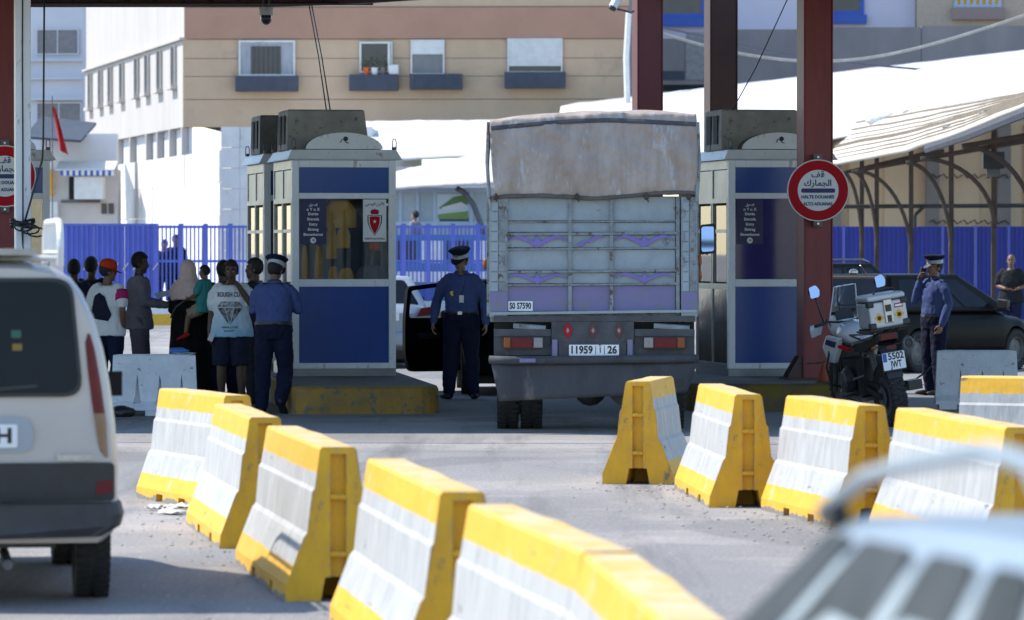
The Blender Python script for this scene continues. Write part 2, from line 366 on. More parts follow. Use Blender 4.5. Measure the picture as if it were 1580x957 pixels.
# ------------------------------------------------------------------ new jersey barriers
def barrier_mat():
    m = bpy.data.materials.new('barrier_side_paint'); m.use_nodes = True; nt = m.node_tree; N = nt.nodes; L = nt.links
    b = N['Principled BSDF']; b.inputs['Roughness'].default_value = .6
    tc = N.new('ShaderNodeTexCoord'); sx = N.new('ShaderNodeSeparateXYZ'); L.new(tc.outputs['Object'], sx.inputs[0])
    oi = N.new('ShaderNodeObjectInfo'); mo = N.new('ShaderNodeMath'); mo.operation = 'MULTIPLY'; mo.inputs[1].default_value = 50; L.new(oi.outputs['Random'], mo.inputs[0])
    cb = N.new('ShaderNodeCombineXYZ'); L.new(mo.outputs[0], cb.inputs[0]); L.new(mo.outputs[0], cb.inputs[1])
    ad = N.new('ShaderNodeVectorMath'); ad.operation = 'ADD'; L.new(tc.outputs['Object'], ad.inputs[0]); L.new(cb.outputs[0], ad.inputs[1])
    def nz(scale, det=5, st=(1, 1, 1)):
        mp = N.new('ShaderNodeMapping'); mp.inputs['Scale'].default_value = st; L.new(ad.outputs[0], mp.inputs[0])
        t = N.new('ShaderNodeTexNoise'); t.inputs['Scale'].default_value = scale; t.inputs['Detail'].default_value = det; t.inputs['Roughness'].default_value = .65
        L.new(mp.outputs[0], t.inputs[0]); return t.outputs['Fac']
    def math_(op, a, c):
        x = N.new('ShaderNodeMath'); x.operation = op; L.new(a, x.inputs[0])
        if isinstance(c, (int, float)): x.inputs[1].default_value = c
        else: L.new(c, x.inputs[1])
        return x.outputs[0]
    def ramp(f, p0, p1, c0=(0, 0, 0), c1=(1, 1, 1)):
        r = N.new('ShaderNodeValToRGB'); e = r.color_ramp.elements
        e[0].position, e[1].position = p0, p1; e[0].color = (*c0, 1); e[1].color = (*c1, 1); L.new(f, r.inputs[0]); return r.outputs[0]
    def mix(a, bb, f):
        x = N.new('ShaderNodeMix'); x.data_type = 'RGBA'; L.new(f, x.inputs['Factor'])
        for k, q in (('A', a), ('B', bb)):
            if isinstance(q, tuple): x.inputs[k].default_value = (*q, 1)
            else: L.new(q, x.inputs[k])
        return x.outputs['Result']
    yel = ramp(nz(5, 6, (1, 1, 2)), .3, .7, YEL2, (.80, .43, .03))
    yel = mix(yel, (.62, .47, .28), ramp(nz(6, 6, (1, 1, 1)), .58, .72))
    whi = ramp(nz(7, 6, (1.5, 1.5, .35)), .35, .68, (.47, .47, .46), (.34, .336, .325))
    whi = mix(whi, (.24, .23, .215), ramp(nz(16, 6, (2.2, 2.2, .16)), .60, .75))
    zz = math_('ADD', sx.outputs['Z'], math_('MULTIPLY', math_('SUBTRACT', nz(9, 4), .5), .035))
    top = math_('GREATER_THAN', zz, .672); bot = math_('LESS_THAN', zz, .188)
    c = mix(whi, yel, math_('ADD', top, bot))
    ge = N.new('ShaderNodeNewGeometry'); sn = N.new('ShaderNodeSeparateXYZ'); L.new(ge.outputs['True Normal'], sn.inputs[0])
    flat = math_('MULTIPLY', math_('GREATER_THAN', sn.outputs['Z'], .9), ramp(nz(4, 6), .38, .60))
    c = mix(c, (.60, .47, .27), flat)
    c = mix(c, (.24, .215, .185), ramp(nz(13, 6), .69, .745))
    c = mix(c, (.20, .135, .08), math_('MULTIPLY', ramp(nz(11, 4, (1, 2.5, .12)), .66, .74), .7))
    c = mix(c, (.075, .07, .068), math_('MULTIPLY', ramp(nz(3.2, 6, (1, .8, 4)), .66, .70), .75))   # tyre scuffs
    # scuffed bare concrete near the ground
    low = math_('LESS_THAN', math_('ADD', sx.outputs['Z'], math_('MULTIPLY', math_('SUBTRACT', nz(5, 5), .5), .14)), .028)
    c = mix(c, (.2, .185, .165), low)
    L.new(c, b.inputs['Base Color'])
    bp = N.new('ShaderNodeBump'); bp.inputs['Strength'].default_value = .45; bp.inputs['Distance'].default_value = .008
    L.new(nz(22, 6, (1.5, 1.5, .5)), bp.inputs['Height']); L.new(bp.outputs[0], b.inputs['Normal'])
    return m
M['bar_side'] = barrier_mat()
M['bar_end'] = mat('barrier_end_paint', (.76, .41, .012), (.62, .32, .02), .6, scale=6, bump=.4, bscale=24, speck=((.20, .155, .10), 7, .59, .10), stretch=(1, 1, .6))
edge_chips(M['bar_side'], (.40, .36, .30)); edge_chips(M['bar_end'], (.30, .24, .17), .47, .56)
HALF = [(.085, .81), (.098, .795), (.128, .595), (.142, .575), (.165, .36), (.185, .335), (.272, .10), (.278, .085), (.282, .0)]
def barrier_mesh(L):
    prof = [(-x, z) for x, z in HALF] + [(x, z) for x, z in HALF[::-1]]
    n = len(prof); mb = MB(); ns = max(10, int(L/.14))
    rs = []
    for j in range(ns+1):
        y = L*j/ns; k = 1.0
        ring = []
        for i, (x, z) in enumerate(prof):
            d = noise.noise(Vector((x*6, y*2.3, z*6+L)))*.006
            e = 0
            if j in (0, ns): e = noise.noise(Vector((x*25+7, L, z*18)))*.012
            ring.append((x+d*(1 if x > 0 else -1), y + (e if j == 0 else -e), z + (d*.6 if z > .7 else 0)))
        rs.append(ring)
    mb.rings(rs)
    me = mb.mesh('barrier', (M['bar_side'], M['bar_end']))
    c = MB()
    for s, y in ((1, 0), (-1, L)):
        c.box(-.042, .042, min(y-s*.05, y+s*.045), max(y-s*.05, y+s*.045), -.02, .772)
        y0, y1 = sorted((y-s*.06, y+s*.42))
        c.prism([(-.098, -.02), (.098, -.02), (.07, .125), (-.07, .125)], 'y', y0, y1)
    for q in (.27, .62):
        for s in (-1, 1): c.box(min(s*.2, s*.32), max(s*.2, s*.32), L*q-.09, L*q+.09, -.02, .058)
    me = boolean(me, c.mesh('c'))
    me.materials.clear(); me.materials.append(M['bar_side']); me.materials.append(M['bar_end'])
    for p in me.polygons:
        p.material_index = 1 if abs(p.normal.y) > .55 or (p.center.y < .05 or p.center.y > L-.05) and abs(p.center.x) < .05 else 0
    me.name = 'barrier'; return me
loop_m = MB()
loop_m.tube([(-.04, .012, 0), (-.03, -.006, 0), (.03, -.006, 0), (.04, .012, 0)], .016, 8, (0, 0, 1))
LOOP = loop_m.mesh('loop', (M['yellow'],), True)
BM = {}
def barrier(px, Yn, bz, L, label, far=False):
    """px, Yn: where the middle of the near end's base stands; bz: heading to the left in degrees"""
    if L not in BM: BM[L] = barrier_mesh(L)
    t = thing('road_barrier', label, 'barrier', (GX(px, Yn), Yn, 0), bz, 'yellow and white concrete road barriers')
    o = bpy.data.objects.new('body', BM[L]); link(o, t)
    for y in (0.0, L):
        for z in (.245, .545):
            l = bpy.data.objects.new('loop', LOOP); link(l, t); l.location = (0, y + (.012 if y == 0 else -.012), z)
            if y: l.rotation_euler = (0, 0, math.pi)
    return t
L1 = 2.9
barrier(366, 32.2, 20, 1.7, 'yellow and white barrier farthest back in the left row, nearest the standing men')
barrier(409, 28.0, 8.8, 2.5, 'barrier second from the back of the left row, just in front of the crowd')
barrier(522, 23.8, 8.6, L1, 'left-row barrier with the van roof rack shadow falling across its side')
barrier(714, 19.4, 7.6, 3.1, 'left-row barrier standing between the shadowed one and the two touching ones at the bottom')
barrier(941, 15.6, 8.3, L1, 'blurred near barrier at bottom centre with another barrier touching its near end')
barrier(1079, 12.6, 3.6, L1, 'nearest and most blurred barrier at the bottom edge')
barrier(984, 35.6, -9.5, 1.4, 'short barrier with its whole end turned to us, close behind the truck wheels')
barrier(1155, 32.4, 3.4, 2.6, 'right-row barrier second from the truck, in front of the right booth kerb')
barrier(1345, 30.1, 9.5, 2.1, 'right-row barrier in front of the motorcycle rear wheel')
barrier(1577, 26.4, 6.2, 3.3, 'long right-row barrier behind the roof rail of the blurred silver car')
barrier(1868, 36.2, 62, 2.1, 'barrier set crosswise at the right edge, beside the low bare concrete block')

# low bare concrete blocks with two buttress recesses
def block(px, Y, rz, label):
    t = thing('concrete_block', label, 'barrier', (GX(px, Y), Y, 0), rz, 'low bare concrete blocks')
    W, H = .47, .68
    prof = [(-.2, .06), (-.19, .10), (-.10, .16), (-.07, H-.02), (-.05, H), (.05, H), (.07, H-.02), (.10, .16), (.19, .10), (.2, .06)]
    mb = MB(); rs = []
    for j in range(13):
        x = -W + 2*W*j/12; k = 1
        tp = .96 if j in (0, 12) else 1
        rs.append([(x*(1.03 - .06*z/H), y*tp + noise.noise(Vector((x*5, y*9, z*5)))*.006, z*(1 if j not in (0, 12) else .985)) for y, z in prof])
    mb.rings(rs)
    for x in (-.34, 0.0, .34): mb.box(x-.1, x+.1, -.19, .19, 0.0, .075)
    me = mb.mesh('block', (M['concrete_pale'],))
    c = MB()
    for x, w in ((-.19, .07), (.06, .08), (.3, .06)):
        c.add([(x-w, -.3, .12), (x+w, -.3, .12), (x, -.3, .52), (x-w*.4, -.03, .14), (x+w*.4, -.03, .14), (x, -.03, .44)],
              [(0, 1, 2), (3, 5, 4), (0, 3, 4, 1), (1, 4, 5, 2), (2, 5, 3, 0)])
    o = bpy.data.objects.new('body', boolean(me, c.mesh('c'))); link(o, t)
    o.data.materials.clear(); o.data.materials.append(M['concrete_pale'])
    return t
block(238, 50.4, 4, 'low bare concrete block in front of the men at left, bottle on top')
block(1507, 52.4, -2, 'low bare concrete block beside the officer on the phone')
# things on and by the blocks
b = MB(); b.lathe([(0, 0), (.032, 0), (.034, .02), (.034, .15), (.014, .19), (.014, .215), (0, .215)], 12, axis='x')
o = tag(b.build('water_bottle', mat('blue_plastic', (.03, .12, .4), None, .2), smooth=True), 'small blue plastic bottle lying on the left concrete block', 'bottle'); o.location = PX(262, 546, 50.4); o.location.z = .714
b = MB(); b.grid(lambda u, v: ((u-.5)*.26, (v-.5)*.14, .006+.02*abs(noise.noise(Vector((u*4, v*4, 1))))), 8, 5)
o = b.build('paper_bag', mat('crumpled_paper', (.55, .55, .53), (.45, .45, .43), .8), smooth=True); tag(o, 'crumpled white paper lying on the left concrete block', 'paper'); o.location = PX(284, 546, 50.4); o.location.z = .684
m_ = o.modifiers.new('s', 'SOLIDIFY'); m_.thickness = .004
b = MB(); b.ell((0, 0, .05), (.17, .1, .07), 10); o = remeshed(b, 'dark_rag', M['black'], None, .02, 2, .03, seed=3); tag(o, 'dark crumpled rag at the foot of the left concrete block', 'rag'); o.location = (GX(185, 49.9), 49.9, 0)
litter = []
for i in range(6):
    px, py = 235+random.random()*52, 783+random.random()*12; Y = GY(py)
    b = MB(); w = .05+random.random()*.07
    b.grid(lambda u, v: ((u-.5)*w*2, (v-.5)*w*1.6, .008+.05*abs(noise.noise(Vector((u*3+i, v*3, i*2.2))))), 5, 5)
    o = b.build('paper_scrap', mat('litter_paper', (.62, .6, .52), (.45, .44, .36), .8) if i == 0 else bpy.data.materials['litter_paper'], smooth=True)
    m_ = o.modifiers.new('s', 'SOLIDIFY'); m_.thickness = .003
    tag(o, 'crumpled paper scrap on the road at the foot of the left barrier row', 'litter', 'paper scraps on the road'); o.location = (GX(px, Y), Y, 0); o.rotation_euler[2] = random.random()*6
b = MB()
for i in range(1400):
    side = random.random()
    if side < .5: k = random.random(); x = -2.6+2.8*k+random.gauss(.1, .35); y = 33-17*k
    else: k = random.random(); x = 1.2+1.9*k+random.gauss(-.2, .4); y = 36-11*k
    y += random.gauss(0, .5)
    r = random.choice((.003, .004, .005, .007, .010)); b.ell((x, y, r*.5), (r*1.3, r, r*.7), 5)
tag(b.build('loose_grit', mat('pale_grit', (.5, .47, .43), (.3, .28, .26), .9, scale=3)), 'loose grit and stone chips scattered along the barrier feet', 'grit', kind='stuff')

# ------------------------------------------------------------------ booth islands
def island(name, px0, px1, Y, depth, label, mt, nose=.34):
    x0, x1 = GX(px0, Y), GX(px1, Y); w = x1-x0; H = .31
    t = thing(name, label, 'kerb', (x0, Y, 0), YAW*.6, 'raised booth islands')
    pts = [(0.0, nose), (w, 0.12), (w, depth), (0, depth)]
    pl = rpoly([(0, 0), (w, 0), (w, depth), (0, depth)], .3, 6)
    mb = MB(); rs = []
    for k, z in ((1.0, 0), (1.0, .08), (.995, .2), (.985, H-.03), (.97, H)):
        rs.append([((x-w/2)*k+w/2 + noise.noise(Vector((x*2, y*2, z*6)))*.018, (y-depth/2)*(1-(1-k)*.4)+depth/2 + noise.noise(Vector((x*3+5, y*2, z*6)))*.018, z) for x, y in pl])
    mb.rings(rs, caps=False); mb.build('kerb_face', mt, t, smooth=False)
    mb = MB(); mb.add([(p[0], p[1], H-.004) for p in rs[-1]], [list(range(len(pl)))])
    mb.build('pavement', M['dark_concrete'], t)
    return t
island('booth_island', 447, 682, 50.6, 12, 'raised island with a faded yellow kerb under the left booth', M['yellow_old'])
island('booth_island', 1064, 1330, 51.6, 16, 'raised dirty island under the right booth and the red column', mat('dirty_kerb', (.10, .085, .055), (.16, .115, .02), .9, scale=2.2, bump=.6, bscale=22, lo=.45, hi=.6))
island('booth_island', -260, 100, 51.6, 12, 'island behind the van under the far left booth', M['dark_concrete'])

# ------------------------------------------------------------------ canopy and columns
Hc = 5.02
cp = thing('canopy_roof', 'dark canopy roof high above the checkpoint, its far edge along the top of the view', 'canopy', (0, 0, 0))
poly = [(-46, 46.6), (34, 46.6), (34, 55.2), (15, 56.4), (3, 56.9), (-.72, 57.5), (-1.9, 58.9), (-3.1, 59.75), (-46, 60.1)]  # both ends run far out of view, widened to cut side skylight
mb = MB(); mb.prism(poly, 'z', Hc+.23, Hc+.33); mb.build('roof_sheet', M['canopy'], cp)
for i, y in enumerate((48, 50.2, 52.4, 54.6)):
    mb = MB(); mb.box(-46, 34, y-.05, y+.05, Hc+.06, Hc+.226); mb.build('purlin', M['maroon'], cp)
mb = MB()
ed = [(-46, 59.9), (-3.1, 59.6), (-1.95, 58.8), (-.75, 57.38)]
for (xa, ya), (xb, yb) in zip(ed[:-1], ed[1:]):
    mb.slab([(xa, ya-.12, Hc), (xb, yb-.12, Hc), (xb, yb, Hc), (xa, ya, Hc)], (0, 0, 1), .225)
mb.build('edge_beam', M['maroon'], cp)
mb = MB(); mb.box(-46, 34, 46.62, 46.75, Hc, Hc+.226); mb.build('edge_beam', M['maroon'], cp)
for k in range(34):
    x = -14+k*.36
    mb = MB(); mb.tube([(x, 58.9, Hc+.02), (x+.18, 58.9, Hc+.2)], .014, 5); mb.tube([(x+.18, 58.9, Hc+.2), (x+.36, 58.9, Hc+.02)], .014, 5); mb.build('truss_bar', M['black'], cp)
mb = MB(); mb.tube([(-14, 58.9, Hc+.01), (-1.8, 58.9, Hc+.01)], .022, 6); mb.build('truss_chord', M['maroon'], cp)

def column(x, y, z0, z1, w, mt, label, plate=True):
    t = thing('steel_column', label, 'column', (x, y, z0), YAW, 'steel canopy columns')
    f = .014; h = z1-z0
    mb = MB(); mb.prism(rpoly([(-w/2, -w/2), (w/2, -w/2), (w/2, w/2), (-w/2, w/2)], .012, 2), 'z', .024, h); mb.build('shaft', mt, t)
    for s in (-1, 1):
        mb = MB(); mb.box(min(s*w/2, s*(w/2+.012)), max(s*w/2, s*(w/2+.012)), -w/2-.01, w/2+.01, .024, h-.002); mb.build('flange', mt, t)
    if plate:
        mb = MB(); mb.box(-w/2-.2, w/2+.2, -w/2-.1, w/2+.1, -.004, .022); mb.build('base_plate', M['maroon'], t)
        for s in (-1, 1):
            x0 = s*(w/2+.013)
            for yy in (-.13, .13):
                mb = MB(); mb.prism([(x0, .024), (x0+s*.17, .024), (x0+s*.17, .05), (x0+s*.03, .28), (x0, .28)], 'y', yy-.008, yy+.008); mb.build('gusset', M['maroon'], t)
    return t
colR = column(GX(1257, 53.6), 53.6, .306, Hc+.226, .33, M['red_steel'], 'red steel column carrying the round stop sign in front of the right booth')
column(GX(1112, 58.5), 58.5, .306, 6.4, .34, M['maroon'], 'brown steel column rising behind the right booth roof box')
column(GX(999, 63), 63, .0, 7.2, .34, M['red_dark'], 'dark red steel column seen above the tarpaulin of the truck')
colL = column(GX(4, 53.6), 53.6, .306, Hc+.226, .30, M['red_steel'], 'red steel column at the left edge behind the white post')
mb = MB(); mb.box(-.12, .12, 0, 9.8, 0, .3)
o = mb.build('roof_beam', M['maroon']); tag(o, 'brown beam joining the heads of the right columns', 'beam'); o.location = (GX(1257, 53.6), 53.75, Hc+.34); o.rotation_euler = (0, 0, R(9.3))

# round stop signs
def stop_sign(px, py, Y, label):
    t = thing('stop_sign', label, 'sign', PX(px, py, Y), 1.5, 'round customs stop signs')
    r = .365
    mb = MB(); mb.lathe([(0, 0), (r, 0), (r, -.02), (r-.006, -.024), (0, -.024)], 48, axis='y'); mb.build('sign_plate', M['sign_white'], t)
    mb = MB(); mb.lathe([(r*.963, -.0245), (r*.963, -.0275), (r*.66, -.0275), (r*.66, -.0245)], 48, axis='y'); mb.build('red_ring', M['sign_red'], t)
    for s_, z, sz, wd in (("\uFED2\uFED7", .185, .10, None), ("\uFED9\uFEAD\uFE8E\uFEE4\uFEA0\uFEDF\uFE8D", .085, .10, None), ("HALTE DOUANES", -.078, .052, .385), ("ALTO ADUANAS", -.160, .052, .345)):
        text_part(t, s_, -.004, z, -.028, sz, M['print_blue'], bold=.0022, wid=wd)
    mb = MB(); pl = rpoly([(-.20, -.028), (.20, -.028), (.20, .023), (-.20, .023)], .024, 6); mb.prism(pl, 'y', -.0275, -.0245); mb.build('bar', M['print_blue'], t)
    for z in (.39, -.39):
        mb = MB(); mb.box(-.05, .05, -.012, .10, z-.035, z+.035); mb.build('bracket', M['dull_steel'], t)
        mb = MB(); mb.lathe([(0, -.03), (.014, -.03), (.014, -.012)], 8, (0, 0, z), axis='y'); mb.build('bolt', M['steel'], t)
    return t
stop_sign(1262, 294, 53.3, 'round red and white customs stop sign on the right red column')
stop_sign(8, 272, 53.35, 'round customs stop sign at the left edge, half hidden by the white post')

# white post with a tied cable at far left
wp = thing('white_post', 'square white steel post at far left with a cable tied round it', 'post', (GX(35, 50.0), 50, 0), 14)
mb = MB(); mb.box(-.083, .083, -.083, .083, 0, Hc+.2); mb.build('shaft', M['frame_white'], wp, bevel=.01)
mb = MB(); mb.tube([(-.01, -.095, 1.9), (-.008, -.092, 3), (-.012, -.092, 4), (-.006, -.092, 5.2)], .008, 6); mb.build('conduit', M['black'], wp)
cb = MB()
p0 = PX(69, -5, 50); pts = []
for i in range(15):
    t_ = i/14; q = PX(69-3*t_ if t_ < .7 else 67-(t_-.7)/.3*30, -5+352*t_, 49.85); pts.append(q)
cb.tube(pts, .011, 6)
for k in range(3): cb.tube([Vector((GX(35, 50), 50, 2.1+.03*k)) + Vector((.13*math.cos(a), .13*math.sin(a), .015*math.sin(a*2+k))) for a in [2*math.pi*i/14 for i in range(14)]], .014, 6, closed=True)
lp = PX(37, 350, 49.8)
for k in range(3): cb.tube([lp + Vector((.10*math.cos(a)+.07*k, -.03, .05*math.sin(a)-.03*k)) for a in [2*math.pi*i/12 for i in range(12)]], .010, 5, (0, 1, 0), closed=True)
cb.tube([lp+Vector((-.02, -.03, -.02)), lp+Vector((-.01, -.03, -.2)), lp+Vector((0, -.03, -.26))], .008, 5)
tag(cb.build('tied_cable', M['black'], smooth=True), 'black cable hanging down and knotted round the white post', 'cable')

# ------------------------------------------------------------------ booths
def booth(px, Y, label, z0=.306, poster=None, crest=False, glass='glass', W=1.27, D=1.85, dx=0, dark_top=False, side_open=True):
    t = thing('control_booth', label, 'booth', (GX(px, Y)+dx, Y, z0), YAW, 'border control booths')
    FW = M['frame_white']; h = 2.62; w = W/2
    def p(name, mt, *bx, **k):
        mb = MB(); mb.box(*bx); return mb.build(name, mt, t, **k)
    pw = .085
    # corner posts and front frame rails
    for s in (-1, 1):
        p('corner_post', FW, min(s*w, s*(w-pw)), max(s*w, s*(w-pw)), 0, pw, 0.09, h, bevel=.006)
        p('corner_post', M['alu'], min(s*w, s*(w-.06)), max(s*w, s*(w-.06)), D-.06, D, 0.09, h, bevel=.006)
    p('floor_plate', M['alu'], -w, w, 0.002, D, 0, .088)
    xi = w-pw-.001
    zs = [(.09, .16), (1.085, 1.175), (2.15, 2.22), (2.53, h)]
    for a, b_ in zs: p('frame_rail', FW, -xi, xi, .004, pw-.004, a, b_, bevel=.005)
    p('lower_panel', M['booth_blue'], -xi, xi, .022, .05, .161, 1.084)
    p('upper_panel', M['booth_blue'], -xi, xi, .022, .05, 2.221, 2.529)
    g_ = p('front_window', M[glass], -xi, xi, .030, .038, 1.176, 2.149)
    # sides
    for s in (-1, 1):
        X0, X1 = sorted((s*(w-.012), s*(w-.045)))
        ym = D*.5
        for ya, yb in ((pw+.001, ym-.03), (ym+.03, D-.061)):
            p('side_panel', M['alu_shiny'], X0, X1, ya, yb, .15, 1.05)
            p('side_panel', M['alu'], X0, X1, ya, yb, 2.16, 2.5)
            p('side_window', M['glass'], sorted((s*(w-.02), s*(w-.03)))[0], sorted((s*(w-.02), s*(w-.03)))[1], ya+.03, yb-.03, 1.14, 2.07)
            fx0, fx1 = sorted((s*(w+.004), s*(w-.05)))
            for q in ((ya, ya+.028), (yb-.028, yb)): p('window_bar', M['alu'], fx0, fx1, q[0], q[1], 1.121, 2.099)
            p('window_bar', M['alu'], fx0, fx1, ya+.029, yb-.029, 1.74, 1.78)
        p('side_post', M['alu'], *sorted((s*w, s*(w-.05))), ym-.029, ym+.029, .09, h-.11)
        for a, b_ in ((.09, .149), (1.051, 1.12), (2.1, 2.159), (2.51, h-.004)): p('side_rail', M['alu'], *sorted((s*(w+.002), s*(w-.052))), pw+.001, D-.061, a, b_)
    p('back_panel', M['alu'], -w+.061, w-.061, D-.05, D-.01, .09, h-.003)
    # eave (flared), roof slab, arch
    mb = MB(); e = .03
    mb.rings([[(-w-.04-k, -.04-k, z), (w+.04+k, -.04-k, z), (w+.04+k, D+.04+k, z), (-w-.04-k, D+.04+k, z)] for k, z in ((0.035, h+.002), (.02, h+.02), (-.035, h+.12), (-.05, h+.125))])
    mb.build('eave', FW, t)
    arc = [(.44*math.cos(a)*1.07, h+.132+.20*math.sin(a)) for a in [math.pi*i/18 for i in range(19)]]
    mb = MB(); mb.prism(arc, 'y', -.03, .006); mb.build('arch_panel', FW, t)
    mb = MB(); mb.prism([(x*.97, z-.004) for x, z in arc], 'y', .007, D); mb.build('arch_vault', M['booth_grey'], t)
    mb = MB(); mb.tube([(-.05, -.034, h+.21), (-.03, -.034, h+.25), (0.0, -.034, h+.24), (.02, -.034, h+.21), (.05, -.034, h+.205)], .006, 5); mb.lathe([(0, -.04), (.026, -.04), (.03, -.032)], 10, (.015, 0, h+.255), axis='y'); mb.build('lamp_socket', M['black'], t)
    # roof box with sloping sides
    x0, x1 = -w-.01, w-.34
    zt = h+.62
    mb = MB(); mb.rings([[(x0-.01, .30, h+.128), (x1+.06, .30, h+.128), (x1+.06, 1.30, h+.128), (x0-.01, 1.30, h+.128)], [(x0+.0, .33, zt-.02), (x1, .33, zt-.02), (x1, 1.26, zt-.02), (x0, 1.26, zt-.02)], [(x0+.02, .35, zt), (x1-.02, .35, zt), (x1-.02, 1.24, zt), (x0+.02, 1.24, zt)]])
    mb.build('roof_box', M['booth_grey'] if dark_top else M['grey_shell'], t)
    for yy in (.62, 1.0):
        mb = MB(); mb.box(x0-.02, x0-.008, yy-.12, yy+.12, h+.2, h+.55); mb.build('vent_grille', M['dark'], t)
    for x, y in ((-w+.02, .0), (w-.02, .0), (-w, D-.05), (-w, D*.5)):
        mb = MB(); mb.lathe([(.03, 0), (.03, .035), (0.012, .035)], 8, (x, y, h+.124)); mb.tube([(x-.022, y, h+.15), (x-.024, y, h+.22), (x-.012, y, h+.255), (x+.012, y, h+.255), (x+.024, y, h+.22), (x+.022, y, h+.15)], .006, 6, (0, 1, 0)); mb.build('lifting_hook', M['dull_steel'], t)
    # inside: back lining and a counter
    p('counter', M['dull_steel'], -w+.09, w-.09, .10, .55, 1.0, 1.05)
    p('lining', mat('booth_lining_%d' % len(bpy.data.materials), (.21, .19, .16), (.13, .12, .11), .7, scale=2), -w+.07, w-.07, D-.08, D-.052, .1, h-.01)
    if poster is not None:
        px0, px1 = poster
        pb = p('entry_poster', M['navy_sheet'], px0, px1, .0235, .0285, 1.60, 2.145)
        cx = (px0+px1)/2
        for s_, z, sz in (("\uFEDD\uFEEE\uFEA7\uFEAA\uFEDF\uFE8D", 2.075, .038), ("o Y o X", 2.02, .05), ("Entr\u00e9e", 1.965, .047), ("Entrada", 1.902, .047), ("Entry", 1.84, .047), ("Eintrag", 1.778, .047), ("Binnenkomst", 1.716, .045)):
            text_part(pb, s_, cx, z, .0225, sz, M['print_white'], bold=.0012)
        mb = MB(); mb.lathe([(0, .0222), (.036, .0222), (.036, .0232), (0, .0232)], 20, (cx, 0, 1.645), axis='y')
        mb.build('disc', M['print_white'], pb)
        mb = MB(); text_on(mb, "10", cx, 1.645, .0216, .042, bold=.001); mb.build('number', M['print_blue'], pb, recalc=False)
    if crest:
        x0, x1 = .235, .52; cx = (x0+x1)/2
        pb = p('crest_poster', M['sign_white'], x0, x1, .022, .0285, 1.63, 2.142)
        text_part(pb, "\uFEF2\uFEE8\uFEC3\uFEEE\uFEDF\uFE8D \uFEE6\uFEE3\uFEF7\uFE8D", cx, 2.085, .021, .046, M['print_black'], bold=.001)
        text_part(pb, "SURETE NATIONALE", cx, 1.665, .021, .03, M['print_black'], bold=.001, wid=.245)
        sh = lambda k: [(cx-.09*k, 1.95-.0*(1-k)-(1-k)*.05), (cx, 1.955-(1-k)*.05), (cx+.09*k, 1.95-(1-k)*.05), (cx+.088*k, 1.86), (cx+.06*k, 1.79-(1-k)*-.02), (cx, 1.70+(1-k)*.06), (cx-.06*k, 1.79-(1-k)*-.02), (cx-.088*k, 1.86)]
        for k, y, mt, nm in ((1, .0215, M['print_blue'], 'shield_edge'), (.84, .0208, M['sign_white'], 'shield_band'), (.70, .0200, M['sign_red'], 'shield_field')):
            mb = MB(); mb.prism(sh(k), 'y', y-.0005, y); mb.build(nm, mt, pb)
        star = [((.024 if i % 2 == 0 else .011)*math.sin(math.pi*i/5), (.024 if i % 2 == 0 else .011)*math.cos(math.pi*i/5)) for i in range(10)]
        mb = MB(); mb.prism([(cx+a, 1.875+b_) for a, b_ in star], 'y', .0185, .019); mb.build('star', M['sign_white'], pb)
        cr = [(cx-.042, 1.962), (cx+.042, 1.962), (cx+.055, 2.0), (cx+.03, 2.022), (cx+.012, 2.018), (cx, 2.035), (cx-.012, 2.018), (cx-.03, 2.022), (cx-.055, 2.0)]
        mb = MB(); mb.prism(cr, 'y', .0205, .021); mb.build('crown', M['sign_red'], pb)
        mb = MB(); mb.prism([(cx-.046, 1.962), (cx+.046, 1.962), (cx+.048, 1.972), (cx-.048, 1.972)], 'y', .0198, .0204)
        for k in (-.03, 0, .03): mb.lathe([(0, .0196), (.008, .0196), (.008, .0203)], 8, (cx+k, 0, 2.0), axis='y')
        mb.build('crown_band', M['print_blue'], pb)
    return t
bl = booth(531, 55, 'front booth of the left island, police crest poster in its window', poster=(-.535, -.215), crest=True)
booth(531, 57.35, 'second booth standing behind the crest booth, its roof box darker', dx=-.38, dark_top=True)
br = booth(1203, 55, 'booth of the right island, partly behind the red column with the stop sign', poster=(-.53, -.20), glass='tint')
booth(-4, 55, 'booth at the far left edge, behind the white post and the van')
# clothes and things inside the left booth, and amber reflections modelled as shapes
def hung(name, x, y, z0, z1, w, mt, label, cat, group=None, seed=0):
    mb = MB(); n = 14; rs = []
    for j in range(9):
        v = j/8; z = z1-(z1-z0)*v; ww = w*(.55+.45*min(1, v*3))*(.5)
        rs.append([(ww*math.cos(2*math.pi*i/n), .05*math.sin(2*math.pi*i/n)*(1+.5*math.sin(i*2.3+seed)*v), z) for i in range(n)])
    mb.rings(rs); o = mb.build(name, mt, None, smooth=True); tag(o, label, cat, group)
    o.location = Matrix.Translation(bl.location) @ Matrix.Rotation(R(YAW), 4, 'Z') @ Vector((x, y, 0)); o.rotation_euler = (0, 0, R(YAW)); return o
M['hi_yellow'] = mat('amber_tone', (.80, .42, .03), (.70, .34, .03), .7, scale=7)
M['hi_orange'] = mat('orange_cloth', (.80, .13, .015), (.7, .1, .01), .7, scale=7)
M['navy_cloth'] = mat('navy_cloth', (.012, .014, .035), (.02, .022, .05), .85, scale=20)
hung('hanging_jacket', .16, .30, 1.10, 1.98, .30, M['navy_cloth'], 'dark jacket hanging behind the crest poster in the left booth', 'jacket', seed=1)
G_ = 'amber booth window reflections modelled as shapes'  # amber reflections in the glass, modelled as solid shapes behind it
hung('reflected_patch', -.02, .22, 1.80, 2.13, .40, M['hi_yellow'], 'solid patch of reflected amber at the top middle of the left booth window', 'reflection', G_, 2)
hung('reflected_patch', -.13, .20, 1.42, 1.85, .13, M['hi_yellow'], 'narrow solid streak of reflected amber just right of the entry poster in the left booth', 'reflection', G_, 3)
